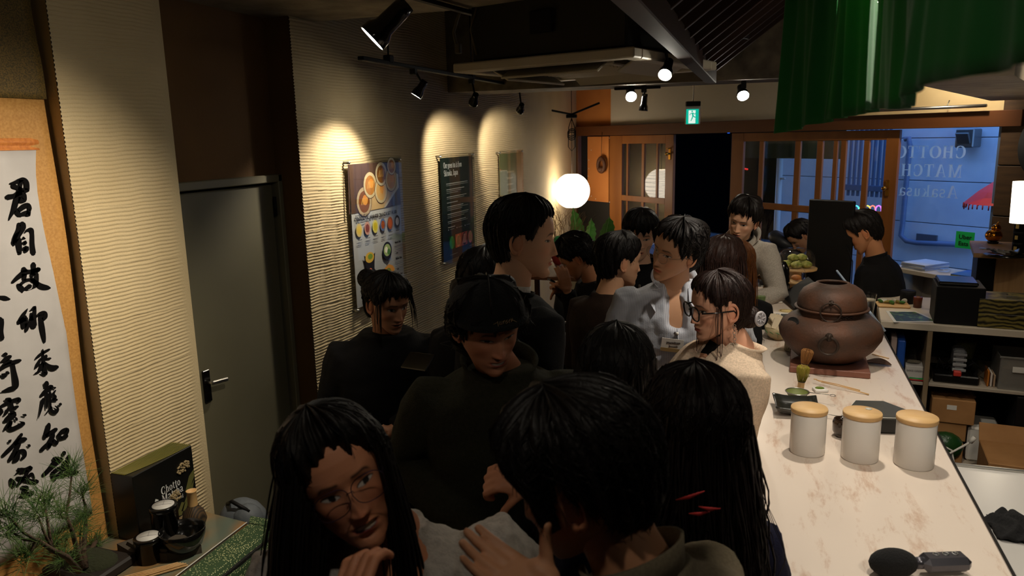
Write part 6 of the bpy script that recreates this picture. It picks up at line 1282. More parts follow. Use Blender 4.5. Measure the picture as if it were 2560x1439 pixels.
mb = MB(); mb.lathe([(0, 0), (.034, 0), (.036, .01), (.036, .05), (.03, .06), (.033, .062), (.033, .07), (0, .07)], n=24); solo('glass_jar', mb, glassmat('jar glass', (.85, .83, .78), .05), 'squat glass jar on top of the white carton', 'jar', fa_+ud*(u+.0)+vd*.12+Vector((0, 0, zs+.071-CT)))
mb = MB(); mb.tube([(0, 0, .008), ud*.07+Vector((0, 0, .008))], .007, 8); solo('green_marker', mb, mat('green plastic', rgb(30, 150, 70), .4), 'green marker pen lying in front of the white carton', 'pen', fa_+ud*(u-.02)+vd*.025+Vector((0, 0, zs-CT)))
mb = MB(); mb.tube([(0, 0, .006), ud*.08+Vector((0, 0, .006))], .005, 8); solo('red_pen', mb, mat('red pen', rgb(170, 40, 40), .4), 'red pen lying beside the green marker', 'pen', fa_+ud*(u-.03)+vd*.012+Vector((0, 0, zs-CT)))
# right shelf compartment
u0 = buv(2325, 930)[0]+.02; tr = tag(thing('black_tray', None, None), 'black tray with tangled gadgets on the middle shelf', 'tray'); part('tray', bb(MB(), u0, u0+.21, .03, .25, zs, zs+.045, .006), m_blackgloss, tr)
part('red_gadget', bb(MB(), u0+.09, u0+.125, .02, .05, zs+.045, zs+.07), mat('red gadget', rgb(200, 60, 50), .4), tr)
mb = MB(); r = random.Random(5)
for k in range(7): p = fa_+ud*(u0+.02+.03*k)+vd*.1+Vector((0, 0, zs+.06-CT)); mb.tube([p, p+Vector((r.uniform(-.04, .04), r.uniform(-.04, .04), .05)), p+Vector((r.uniform(-.06, .06), 0, .0))], .004, 6)
part('cables', mb, m_black, tr)
gz = buv(2405, 905)[0]; mb = bb(MB(), gz-.03, gz+.03, .08, .2, zs+.04, zs+.17, .012); gm_ = tag(part('grey_machine', mb, mat('grey machine', rgb(120, 120, 122), .35)), 'small ribbed grey machine on the middle shelf', 'appliance')
for k in range(4): part('rib', bb(MB(), gz-.032, gz+.032, .076, .082, zs+.055+k*.028, zs+.070+k*.028), mat('rib grey', rgb(150, 150, 150), .4), gm_)
bk = buv(2440, 860)[0]; mb = MB(); mb.lathe([(.035, 0), (.05, .1), (.052, .1), (.037, 0)], n=20); o = tag(part('woven_basket', mb, mat('olive basket', rgb(96, 92, 50), .7, bump=(80, .6))), 'small olive woven basket at the back of the middle shelf', 'basket'); o.location = fa_+ud*bk+vd*.32+Vector((0, 0, zs+.07-CT)); 
put('basket_box', 'dark box under the olive basket', 'box', bk-.06, bk+.06, .26, .4, zs, zs+.068, m_dark)
u = buv(2455, 920)[0]; mb = MB(); M = UM @ Matrix.Rotation(.7, 3, 'Y'); mb.bbox((0, 0, 0), (.025, .13, .1), .004, M=M); o = tag(part('cloudy_cover', mb, glassmat('cloudy plastic', (.75, .74, .72), .2)), 'cloudy plastic lid leaning on the middle shelf', 'lid'); o.location = fa_+ud*u+vd*.14+Vector((0, 0, zs+.06-CT))
u = buv(2480, 940)[0]
for k, (cl, nm) in enumerate(((rgb(200, 120, 40), 'orange'), (rgb(222, 214, 204), 'white'), (rgb(180, 150, 120), 'tan'))): put('booklet', nm+' booklet leaning beside the clear plastic bin', 'booklet', u-.012+k*.014, u-.004+k*.014, .04, .15, zs, zs+.085-.01*k, mat('bk%d' % k, cl, .6))
u = buv(2500, 930)[0]; bn = tag(thing('plastic_bin', None, None), 'cloudy clear plastic storage bin with a white label on the shelf', 'bin'); m_bin = mat('frosted bin', rgb(150, 146, 138), .3, alpha=.45)
for a in ((u, u+.004, .02, .26), (u+.20, u+.204, .02, .26), (u, u+.204, .02, .024), (u, u+.204, .256, .26)): part('bin_wall', bb(MB(), a[0], a[1], a[2], a[3], zs, zs+.17, .001), m_bin, bn)
part('bin_lip', bb(MB(), u-.005, u+.21, .014, .02, zs+.165, zs+.175), m_bin, bn); lb_ = part('paper_label', bb(MB(), u+.055, u+.11, .0135, .015, zs+.095, zs+.125), m_whitepl, bn); part('bin_filling', bb(MB(), u+.02, u+.18, .05, .24, zs+.004, zs+.12, .02), mat('filling', rgb(120, 100, 76), .8, bump=(20, .8)), bn)
# lower shelf: cardboard, white device
z3 = .262; u = buv(2320, 1010)[0]+.02
b_ = put('cardboard_box', 'cardboard box with a white label on the lower shelf', 'box', u, u+.20, .02, .3, .47, .60, m_card); part('paper_label', bb(MB(), u+.07, u+.115, .0185, .0198, .545, .57), m_whitepl, b_)
put('cardboard_box', 'cardboard box under the labelled carton, its flaps open', 'box', u+.0, u+.17, .03, .3, z3+.11, .468, m_card); put('cardboard_box', 'lowest flat cardboard box on the lower shelf', 'box', u+.01, u+.16, .0, .3, z3, z3+.108, m_card)
mb = MB(); P = np.zeros((10, 16, 3)); 
for i in range(10):
    for j in range(16): P[i, j] = (i/9*.2, j/15*.18, .004+.02*abs(math.sin(i*2.1+j*1.7))); 
mb.grid(P); o = tag(part('bubble_wrap', mb, glassmat('bubble film', (.7, .68, .64), .2)), 'crumpled plastic wrap on the labelled cardboard box', 'wrapping'); o.location = fa_+ud*u+vd*.03+Vector((0, 0, .602-CT)); o.rotation_euler[2] = math.atan2(ud.y, ud.x)
u = buv(2425, 1070)[0]; wd_ = put('white_device', 'white box shaped device with a blue light on the lower shelf', 'appliance', u, u+.15, .05, .26, z3, z3+.19, m_whitepl, .01); part('status_light', bb(MB(), u+.08, u+.09, .048, .0495, z3+.168, z3+.172, .0005), mat('blue led', (0, 0, 0), emit=((.05, .2, 1), 6)), wd_); part('slot', bb(MB(), u+.09, u+.14, .048, .0498, z3+.167, z3+.171, .0005), m_black, wd_)
mb = MB(); mb.torus(fa_+ud*(u+.10)+vd*.047+Vector((0, 0, z3+.04-CT)), .014, .003, 20, 6, M=look(vd), arc=.85); part('round_mark', mb, m_black, wd_)
put('dark_cabinet', 'black cabinet at the right end of the lower shelf', 'cabinet', u+.19, u+.4, .0, .4, z3, z1_-.02, m_black)
# stuff on the floor between counter and shelves
mb = MB(); fb = onz(2480, 1110, .62)
ob_ = tag(thing('open_carton', None, None), 'open cardboard carton with a raised flap behind the white worktop', 'box'); part('carton_body', bb(MB(), .24, .62, -.36, -.06, .0, .43, .004), m_card, ob_)
mb = MB(); M = UM @ Matrix.Rotation(-.5, 3, 'X'); mb.bbox(fa_+ud*.43+vd*-.03+Vector((0, 0, .46-CT)), (.38, .006, .10), .001, M=M); part('flap', mb, m_card, ob_)
mb = MB(); a, b = bpx(2345, 1135, -.1), bpx(2425, 1105, -.1); mb.tube([a, a.lerp(b, .4)+Vector((0, 0, -.02)), b], .006, 6); mb.tube([b, b+Vector((.02, 0, .03))], .012, 8); mb.tube([a+Vector((-.03, 0, .02)), a+Vector((0, 0, .06)), a+Vector((.06, 0, .03)), a+Vector((.09, 0, -.1)), a+Vector((.1, 0, -.3))], .005, 6); o = tag(part('white_cable', mb, m_whitepl), 'white power cable with a plug looping below the shelves', 'cable')
gp = bpx(2360, 1130, .02); mb = MB(); mb.ball((0, 0, 0), (.09, .06, .08), 16); o = tag(part('green_bag', mb, mat('green plastic bag', rgb(30, 70, 30), .3, bump=(20, .8))), 'dark green plastic bag under the shelves', 'bag'); o.location = (gp.x, gp.y, .34); put('bag_crate', 'low crate under the green bag', 'crate', buv(2360, 1130)[0]-.12, buv(2360, 1130)[0]+.08, -.04, .0, 0, .2, m_dark)
# on the back counter
def onB(px, py): return onz(px, py, CT)
q = [onB(2235, 806), onB(2350, 805), onB(2290, 778), onB(2214, 777)]; c0 = sum(q, Vector())/4; ph_ = thing('photo_print', 'white bordered print of green tea leaves on the back counter', 'print', c0)
mb = MB(); mb.poly([p-c0+Vector((0, 0, .001)) for p in q], (0, 0, .001)); part('sheet', mb, m_whitepl, ph_); cc = c0; mb = MB(); mb.poly([(p-c0)*.84+Vector((0, 0, .0026)) for p in q]); part('leaf_picture', mb, mat('leaf print', rgb(18, 50, 22), .4, noise=(26, rgb(120, 160, 70), .5, .68)), ph_)
q = onB(2232, 765); mb = MB(); mb.bbox((0, 0, .008), (.17, .11, .016), .006); t = tag(part('wooden_tray', mb, m_bamboo), 'pale tray of cellophane wrapped snacks behind the black coffee', 'tray'); t.location = q; r = random.Random(3)
for k in range(8):
    mb = MB(); mb.ball((0, 0, 0), (.022, .016, .009), 10, M=Euler((r.random(), r.random(), r.random()*3)).to_matrix()); o = tag(part('wrapped_snack', mb, mat('snack%d' % (k % 3), (rgb(60, 110, 50), rgb(190, 186, 170), rgb(130, 120, 60))[k % 3], .15)), 'small cellophane wrapped snack on the pale tray', 'snack', 'wrapped snacks on the pale tray'); o.location = q+Vector((-.065+.018*k, r.uniform(-.035, .035), .026))
mb = MB(); mb.lathe([(0, 0), (.022, 0), (.024, .06), (.022, .062), (0, .05)], n=20); solo('brown_jar', mb, mat('amber', rgb(90, 40, 26), .2), 'small reddish brown jar beside the black cash drawer', 'jar', onB(2293, 768))
mb = MB(); mb.lathe([(0, 0), (.04, 0), (.042, .07), (.038, .075), (0, .075)], n=24); solo('black_tin', mb, m_black, 'black round tin on the back counter near the staff person', 'tin', onB(2268, 757))
for (c, e, lb, lz, pat) in (((2318, 2440), (818, 800), 'black cash register box on the back counter', .20, None),):
    p0 = onB(2335, 812); u0 = (p0-fa_).dot(ud); put('cash_box', lb, 'box', u0-.0, u0+.22, .03, .28, CT+.001, CT+lz, m_black, .004); put('receipt_printer', 'flat black printer with a faint red line on top of the cash box', 'printer', u0+.01, u0+.19, .06, .26, CT+lz+.001, CT+lz+.02, m_blackgloss, .006)
m_gold = mat('black gold wave print', rgb(20, 18, 12), .3, wave=(14, rgb(130, 116, 56), 'Z', 7)); u0 = buv(2446, 800)[0]
for k in range(2):
    z = CT+.001+k*.075; b = put('gift_box', ('lower', 'upper')[k]+' black gift box with gold wave pattern at the right of the back counter', 'box', u0, u0+.32, .02, .24, z, z+.073, m_gold, .002, group='black gold gift boxes'); part('end_label', bb(MB(), u0-.0015, u0-.0005, .05, .2, z+.01, z+.06, .0003), m_black, b)
mb = bb(MB(), u0+.12, u0+.34, .06, .09, CT+.151, CT+.168); tag(part('acrylic_ruler', mb, m_clear), 'clear acrylic holder on top of the gold patterned boxes', 'holder')
# wood cabinet at the right with gold gourd
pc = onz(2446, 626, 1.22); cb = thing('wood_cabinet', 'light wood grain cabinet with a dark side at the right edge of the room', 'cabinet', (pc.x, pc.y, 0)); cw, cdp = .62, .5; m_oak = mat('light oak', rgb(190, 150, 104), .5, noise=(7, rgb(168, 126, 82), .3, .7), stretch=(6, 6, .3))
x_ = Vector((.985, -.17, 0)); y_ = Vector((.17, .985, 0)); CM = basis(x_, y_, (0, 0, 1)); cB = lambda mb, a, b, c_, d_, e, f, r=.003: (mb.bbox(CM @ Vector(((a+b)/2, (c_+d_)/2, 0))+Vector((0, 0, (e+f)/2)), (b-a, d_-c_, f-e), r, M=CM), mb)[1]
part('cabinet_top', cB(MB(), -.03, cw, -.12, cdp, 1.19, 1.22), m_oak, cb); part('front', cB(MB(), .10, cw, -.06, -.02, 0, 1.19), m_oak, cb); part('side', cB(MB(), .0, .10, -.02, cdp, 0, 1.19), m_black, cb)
def onC(px, py): return onz(px, py, 1.22)
q = onC(2482, 608); gd_ = thing('gold_gourd', 'shiny gold gourd ornament on the wooden cabinet', 'ornament', q); mb = MB(); mb.ball((0, 0, .055), (.052, .052, .045), 20); mb.ball((.01, 0, .105), (.030, .030, .028), 16); part('gourd', mb, mat('gold foil', rgb(220, 140, 40), .18, 1.0), gd_)
mb = MB(); mb.tube([(.01, 0, .13), (.02, 0, .145), (.03, 0, .14)], .004, 6); mb.torus((.0, 0, .085), .034, .004, 20, 6); part('cord', mb, mat('gold cord', rgb(230, 160, 60), .4, .8), gd_); mb = MB(); mb.lathe([(0, 0), (.03, 0), (.036, .01), (0, .012)], n=20); part('base', mb, m_black, gd_)
mb = MB(); mb.lathe([(0, 0), (.03, 0), (.034, .004), (0, .005)], n=20); solo('coaster', mb, m_steel, 'small round silver dish on the cabinet corner', 'dish', onC(2462, 622))
q = onC(2515, 640); mb = MB(); mb.lathe([(0, 0), (.10, .0), (.12, .008), (0, .006)], n=32); solo('black_plate', mb, m_blackgloss, 'flat black plate on the wooden cabinet', 'plate', q); r = random.Random(8)
for k in range(5): mb = MB(); mb.bbox((0, 0, 0), (.05, .035, .008), .003, M=Euler((r.uniform(-.6, .6), r.uniform(-.6, .6), r.random()*3)).to_matrix()); o = tag(part('sachet', mb, mat('silver film', rgb(150, 146, 140), .2, .4)), 'silver wrapped sachet on the black plate', 'sachet', 'silver sachets on the black plate'); o.location = q+Vector((-.06+.03*k, r.uniform(-.02, .03), .028))
for k in range(3):
    mb = MB(); mb.lathe([(0, 0), (.036, 0), (.036, .052), (.037, .053), (.037, .066), (.034, .068), (0, .068)], n=28); t = solo('tea_tin', mb, m_black, ('lowest', 'middle', 'top')[k]+' black tea tin of the stack on the wooden cabinet', 'tin', onC(2545, 632)+Vector((0, 0, .001+k*.069)), group='stacked black tea tins')
    mb = MB(); mb.lathe([(.0365, .018), (.0365, .045)], n=12); mb2 = MB(); mb2.box((-.026, -.027, .03), (.018, .002, .025), rotz(-.75)); part('gold_label', mb2, mat('label gold', rgb(190, 160, 90), .5), t)
q = onC(2548, 628); tl_ = at(2572, 505, 4.75); lm = thing('table_lamp', 'glowing white cylindrical lamp at the right edge above the black tins', 'lamp', tl_+Vector((.0, .1, 0))); mb = MB(); mb.lathe([(.05, -.12), (.055, .10), (.05, .1)], n=28); part('shade', mb, mat('warm lamp glass', rgb(240, 230, 210), .5, emit=((1, .86, .66), 6)), lm); mb = MB(); mb.tube([(0, 0, .1), (0, 0, 3.0-lm.location.z)], .004, 6); part('cord', mb, m_black, lm)
q = at(2606, 365, 3.9); ds = thing('black_disc', 'round black disc hanging at the right edge in front of the lamp', 'disc', q); mb = MB(); M = look((-.75, -.65, 0)); mb.lathe([(0, -.006), (.10, -.006), (.102, 0), (.10, .006), (0, .006)], n=48, M=M @ Matrix.Diagonal((1.0, 1.35, 1))); part('disc', mb, m_black, ds); mb = MB(); mb.tube([(0, 0, .18), (0, 0, 3.0-q.z)], .003, 6); part('cord', mb, m_black, ds)
# bench under the window
bn_ = thing('window_bench', 'white bench shelf below the shop window with stacked magazines', 'bench'); q0, q1 = onz(2238, 668, .90), onz(2445, 705, .90); bx_ = (q1-q0); bx_.z = 0; L_ = bx_.length; bx_.normalize(); by_ = Vector((-bx_.y, bx_.x, 0)); BM = basis(bx_, by_, (0, 0, 1))
mb = MB(); mb.bbox(q0+bx_*(L_/2)+by_*.16+Vector((0, 0, -.015)), (L_+.1, .34, .035), .003, M=BM); part('bench_top', mb, m_lam, bn_)
for k in (.02, L_-.04): mb = MB(); mb.bbox(q0+bx_*k+by_*.16+Vector((0, 0, -.46)), (.03, .3, .85), .003, M=BM); part('bench_side', mb, m_lam, bn_)
mb = MB(); mb.bbox(q0+bx_*.18+by_*.3+Vector((0, 0, -.46)), (.36, .02, .85), .003, M=BM); part('bench_back', mb, m_lam, bn_); r = random.Random(2)
for k in range(6): mb = MB(); mb.bbox((0, 0, .004), (.21, .28, .007), .001, M=Matrix(BM) @ rotz(r.uniform(-.08, .08))); o = tag(part('magazine', mb, mat('mag%d' % (k % 3), (rgb(180, 190, 210), rgb(150, 160, 190), rgb(214, 216, 220))[k % 3], .35)), ('lowest', 'second lowest', 'third lowest', 'third highest', 'second highest', 'topmost')[k]+' magazine of the left pile on the white window bench', 'magazine', 'magazines on the window bench'); o.location = q0+bx_*.14+by_*.16+Vector((0, 0, .003+k*.008))
for k in range(3): mb = MB(); mb.bbox((0, 0, .004), (.2, .26, .006), .001, M=Matrix(BM) @ rotz(.2)); o = tag(part('magazine', mb, mat('magb%d' % k, (rgb(40, 90, 170), rgb(200, 190, 90), rgb(50, 100, 180))[k], .35)), ('lowest blue', 'yellow', 'topmost blue')[k]+' covered magazine of the right pile on the window bench', 'magazine', 'blue magazines on the window bench'); o.location = q0+bx_*(L_-.16)+by_*.16+Vector((0, 0, .003+k*.007))
mb = MB(); mb.ball((0, 0, .02), (.05, .04, .018), 10); o = solo('clear_wrapped_pack', mb, glassmat('shiny wrap', (.9, .9, .9), .08, 1.0, 2.2), 'shiny clear wrapped pack on the middle of the window bench', 'pack', q0+bx_*(L_*.48)+by_*.12)
nx_ = q0+bx_*(L_-.06)+by_*-.015; ns = thing('hanging_paper', 'patterned white paper strip hanging over the right end of the window bench', 'paper', nx_); mb = MB(); P = np.zeros((12, 5, 3))
for i in range(12):
    for j in range(5): v = bx_*(.1*j/4-.03*i/11)+Vector((0, 0, .02-.26*i/11))-by_*(.01+.012*math.sin(i*.6+j)); P[i, j] = v
mb.grid(P); o = part('strip', mb, mat('newsprint', rgb(196, 196, 190), .7, noise=(60, rgb(60, 66, 60), .55, .62)), ns)
# delivery sticker and framed notice in the window
q = fpx(2412, 600, .02); stk = thing('delivery_sticker', 'bright green square delivery sticker in the lower window corner', 'sticker', q); hz = abs(fpx(2412, 580, .02).z-fpx(2412, 622, .02).z); wx = abs((fpx(2435, 600, .02)-fpx(2388, 600, .02)).dot(Vector(FD)))
mb = MB(); mb.bbox((0, 0, 0), (wx, .002, hz), .0005, M=FM); part('sheet', mb, mat('sticker green', rgb(20, 170, 80), .5, emit=(rgb(10, 150, 70), .12)), stk)
for s_, dz in (('Uber', .008), ('Eats', -.042)): text('lettering', s_, hz*.36, mat('dark ink', rgb(14, 30, 20), .5), M4(Vector((0, 0, dz))-Vector(FN)*.003-Vector(FD)*wx*.33, FD, (0, 0, 1)), stk, bold=.001)
# white worktop (low fridge) and black cloth at bottom right
zf = .86; a0 = onz(2372, 1158, zf); fr = thing('white_worktop', 'low white glossy worktop unit beside the marble counter', 'worktop', (a0.x, a0.y, 0)); x1 = 1.25; y1 = 1.2
mb = MB(); mb.bbox(((x1-.585)/2+.585-a0.x, -(a0.y-y1)/2, zf-.02), (x1-.585, a0.y-y1, .04), .01); part('top', mb, mat('gloss white top', rgb(206, 202, 196), .25), fr); mb = MB(); mb.bbox(((x1-.6)/2+.6-a0.x, -(a0.y-y1)/2, (zf-.04)/2), (x1-.62, a0.y-y1-.03, zf-.045), .004); part('body', mb, m_whitepl, fr)
mb = MB(); mb.bbox(((x1-.585)/2+.585-a0.x, -.012, zf+.004), (x1-.585, .012, .012), .003); part('back_rail', mb, m_steel, fr)
q = onz(2545, 1325, zf); mb = MB(); n = 26; P = np.zeros((n, n, 3)); r = np.random.RandomState(5)
for i in range(n):
    for j in range(n):
        u, v = i/(n-1)-.5, j/(n-1)-.5; rad = max(0, 1-4*(u*u+v*v)*(1+.25*math.sin(6*math.atan2(v, u)))); P[i, j] = (u*.17, v*.20, .002+.045*rad**.6*(.7+.3*math.sin(u*22+3*math.sin(v*9)))) if rad > 0 else (u*.17*.75, v*.2*.75, .002)
mb.grid(P); solo('black_cloth', mb, mat('black cloth rag', rgb(14, 13, 14), .95, bump=(80, .5)), 'crumpled black cloth on the white worktop', 'cloth', q)

# ================================================================== POSTERS ON THE WALL
def poster(name, label, ya, yb, za, zb, off=.035):
    t = thing(name, label, 'poster', (WL+off, ya, za)); mb = MB(); mb.bbox((-.004, (yb-ya)/2, (zb-za)/2), (.003, yb-ya-.05, zb-za-.06), .0005); return t, mb
m_ac2 = glassmat('acrylic sheet', (.96, .97, .96), .02)
class PosterPrint:
    def __init__(s, t, w, h): s.t = t; s.w = w; s.h = h; s.k = 0
    def P(s, u, v): s.k += 1; return Vector((.0001*s.k, .025+(s.w-.05)*u, .03+(s.h-.06)*v))
    def rect(s, u0, v0, u1, v1, col, nm='print'):
        mb = MB(); p = s.P(u0, v0); x = p.x; q = [(x, .025+(s.w-.05)*a, .03+(s.h-.06)*b) for a, b in ((u0, v0), (u1, v0), (u1, v1), (u0, v1))]; mb.poly(q, col=col); return part(nm, mb, m_prt, s.t)
    def disc(s, u, v, r, col, sv=1.0, nm='print', n=20):
        mb = MB(); p = s.P(u, v); mb.poly([(p.x, p.y+r*math.cos(2*math.pi*k/n), p.z+r*sv*math.sin(2*math.pi*k/n)) for k in range(n)], col=col); return part(nm, mb, m_prt, s.t)
    def poly(s, pts, col, nm='print'):
        mb = MB(); x = s.P(0, 0).x; mb.poly([(x, .025+(s.w-.05)*a, .03+(s.h-.06)*b) for a, b in pts], col=col); return part(nm, mb, m_prt, s.t)
    def text(s, body, u, v, size, m, sx=1.0, bold=0.0):
        p = s.P(u, v); return text('lettering', body, size, m, M4(p+Vector((.0005, 0, 0)), (0, 1, 0), (0, 0, 1)), s.t, bold=bold, sx=sx)
def frame_bits(t, w, h, off):
    mb = MB(); mb.bbox((.006, w/2, h/2), (.004, w, h), .0005); part('acrylic_sheet', mb, m_ac2, t)
    for (a, b) in ((.02, .02), (w-.02, .02), (.02, h-.02), (w-.02, h-.02)): mb = MB(); mb.tube([(-off, a, b), (.012, a, b)], .008, 12); part('standoff', mb, m_steel, t)
mi_d = mat('print black', rgb(30, 28, 28), .6); mi_w = mat('print white', rgb(220, 222, 220), .6); mi_g = mat('print grey', rgb(120, 120, 120), .6)
# menu poster
ya, yb, za, zb = 3.87, 4.55, .965, 1.895; t, mb = poster('menu_poster', 'menu poster with a photo of rice bowls on top in a clear acrylic frame', ya, yb, za, zb); part('paper', mb, mat('poster paper', rgb(206, 206, 208), .5), t); w, h = yb-ya, zb-za; pp = PosterPrint(t, w, h)
pp.rect(0, .665, 1, 1, rgb(96, 72, 60), 'photo_area')
for k in range(9): pp.poly([(.12*k-.05, .665), (.12*k-.03, .665), (.12*k+.0, 1), (.12*k-.015, 1)], rgb(82, 60, 50))
pp.poly([(.2, .665), (.62, .665), (.93, .80), (.95, .90), (.86, .94), (.7, .92), (.15, .78), (.1, .70)], rgb(214, 180, 130)); pp.poly([(.62, .665), (.66, .665), (.97, .80), (.97, .90), (.93, .905), (.93, .81)], rgb(226, 220, 206))
for (u, v, r_, c1, c2) in ((.24, .735, .088, rgb(200, 176, 140), rgb(140, 84, 40)), (.37, .845, .080, rgb(214, 196, 156), rgb(196, 130, 60)), (.58, .795, .080, rgb(220, 200, 160), rgb(226, 178, 110)), (.60, .915, .074, rgb(220, 204, 170), rgb(150, 96, 40)), (.80, .865, .074, rgb(222, 200, 150), rgb(220, 160, 80)), (.82, .965, .056, rgb(225, 210, 180), rgb(170, 110, 60))):
    pp.disc(u, v, r_*1.06, rgb(90, 62, 40)); pp.disc(u, v, r_, c1); pp.disc(u, v-.002, r_*.76, c2); pp.disc(u+.02, v+.01, r_*.36, rgb(236, 150, 60))
    for k in range(4): pp.poly([(u-.06+.03*k, v-.02), (u-.05+.03*k, v-.022), (u-.02+.03*k, v+.026), (u-.03+.03*k, v+.027)], rgb(236, 190, 110))
pp.text('おばんざいセット', .04, .635, .020, mi_d); pp.text('TRADITIONAL JAPANESE OBANZAI SET  ¥1,500', .04, .608, .0315, mi_d, sx=.80, bold=.0006); pp.text('The tastes of Japanese home cooking', .04, .592, .012, mi_g)
for k, (c1, c2) in enumerate(((rgb(214, 190, 120), rgb(224, 190, 70)), (rgb(200, 150, 130), rgb(130, 60, 40)), (rgb(210, 200, 110), rgb(200, 180, 40)), (rgb(90, 110, 150), rgb(210, 110, 60)), (rgb(150, 80, 50), rgb(190, 90, 40)), (rgb(60, 60, 70), rgb(190, 190, 200)))):
    u = .10+.155*k; v = .545; pp.disc(u, v, .036, c1, 1.15); pp.disc(u, v, .024, c2, 1.1); pp.rect(u-.04, v-.072, u+.04, v-.066, rgb(110, 110, 114)); pp.rect(u-.05, v-.088, u+.05, v-.084, rgb(150, 150, 152)); pp.rect(u-.045, v-.098, u+.045, v-.094, rgb(150, 150, 152))
pp.poly([(.15, .36), (.17, .30), (.19, .20), (.33, .20), (.35, .30), (.37, .36), (.34, .35), (.18, .35)], rgb(24, 22, 24)); pp.disc(.26, .335, .054, rgb(200, 160, 60), .62); pp.disc(.27, .34, .03, rgb(110, 140, 50), .6); pp.disc(.26, .165, .088, rgb(26, 24, 28), .95); pp.disc(.26, .17, .06, rgb(44, 42, 48), .9); pp.disc(.26, .225, .024, rgb(220, 120, 90), 1.2)
pp.disc(.62, .345, .062, rgb(26, 28, 40), .95); pp.poly([(.54, .31), (.70, .31), (.62, .265)], rgb(26, 28, 40)); pp.disc(.62, .35, .047, rgb(150, 170, 110), .85); pp.disc(.60, .355, .02, rgb(224, 220, 200)); pp.disc(.65, .335, .02, rgb(70, 120, 60))
pp.poly([(.50, .20), (.56, .225), (.64, .24), (.72, .222), (.76, .19), (.70, .15), (.62, .14), (.53, .155)], rgb(206, 140, 60)); pp.disc(.62, .19, .035, rgb(110, 120, 50), .6); pp.poly([(.55, .07), (.64, .10), (.74, .07), (.72, .03), (.58, .03)], rgb(214, 120, 50)); pp.disc(.2, .0+.02, .05, rgb(60, 54, 50), .5)
for k, s_ in enumerate(('Matcha Soba', 'Matcha Udon', 'Green Curry')):
    v = .385-.125*k; pp.rect(.80, v+.018, .86, v+.021, rgb(120, 120, 120)); pp.text(s_, .79, v-.004, .021, mi_d, sx=.75, bold=.0006)
    for j in range(4): pp.rect(.79, v-.022-.013*j, .98-.02*(j % 2), v-.018-.013*j, rgb(150, 150, 152))
    pp.text('¥990', .80, v-.085, .014, mi_d)
pp.text('ちょっと鍋', .2, .082, .018, mi_d); pp.text('CHOTTO VEGGIE HOT POT', .06, .048, .034, mi_d, sx=.8, bold=.0004); frame_bits(t, w, h, .035)
# green tea poster
ya, yb, za, zb = 5.17, 5.86, 1.04, 1.89; t, mb = poster('tea_poster', 'dark green poster saying Our green tea is from Shizuoka in a clear acrylic frame', ya, yb, za, zb); part('paper', mb, mat('poster dark green', rgb(30, 40, 34), .4), t); w, h = yb-ya, zb-za; pp = PosterPrint(t, w, h)
pp.rect(0, .45, 1, 1, rgb(34, 46, 38)); 
for s_, v in (('Our green tea is from', .90), ('Shizuoka, Japan', .825)):
    mb = MB(); p = pp.P(.08, v); serif(mb, s_, M4(p+Vector((.0005, 0, 0)), (0, 1, 0), (0, 0, 1)), .044, .74, .02); part('headline', mb, mi_w, t)
r = random.Random(6); v = .745
for blk in (2, 3, 2, 1, 3, 3, 2, 1):
    for j in range(blk): pp.rect(.14, v, .14+r.uniform(.35, .75)*(.5 if blk == 1 else 1), v+.006, rgb(190, 196, 192) if j == 0 else rgb(140, 148, 142)); v -= .017
    v -= .022
for k in range(3): pp.disc(.15+.26*k, .30, .005, (.8, .8, .8)); pp.rect(.19+.26*k, .297, .32+.26*k, .302, rgb(150, 156, 152))
for k, (c1, c2, c3) in enumerate(((rgb(10, 70, 30), rgb(60, 160, 70), rgb(30, 120, 50)), (rgb(190, 90, 60), rgb(230, 150, 110), rgb(70, 90, 30)), (rgb(170, 80, 70), rgb(40, 20, 18), rgb(220, 150, 130)), (rgb(70, 60, 40), rgb(190, 90, 110), rgb(110, 150, 60)))):
    u = .15+.195*k; pp.rect(u, .10, u+.185, .235, c1); pp.disc(u+.09, .165, .045, c2, 1.1)
    for j in range(4): pp.poly([(u+.03+.03*j, .12), (u+.045+.03*j, .125), (u+.08+.02*j, .215), (u+.07+.02*j, .218)], c3)
pp.rect(.16, .045, .4, .050, rgb(120, 126, 120)); pp.rect(.78, .07, .95, .075, rgb(120, 126, 120)); frame_bits(t, w, h, .035)
mb = MB(); mb.bbox((.012, w*.55, -.03), (.02, .28, .06), .003); part('leaflet_holder', mb, m_clear, t)
# third poster
ya, yb, za, zb = 6.47, 7.16, 1.0, 1.885; t, mb = poster('bamboo_poster', 'faded green cream poster in an acrylic frame nearest the paper lantern', ya, yb, za, zb); part('paper', mb, mat('poster olive', rgb(146, 138, 92), .5, noise=(5, rgb(120, 124, 76), .3, .7)), t); w, h = yb-ya, zb-za; pp = PosterPrint(t, w, h); pp.rect(.02, .0, .55, 1, rgb(120, 128, 84)); pp.disc(.5, .35, .12, rgb(196, 190, 120)); pp.disc(.5, .35, .07, rgb(222, 214, 170))
for k in range(6): pp.rect(.30, .78-.07*k, .62-.04*(k % 3), .80-.07*k, rgb(190, 180, 140))
frame_bits(t, w, h, .035)
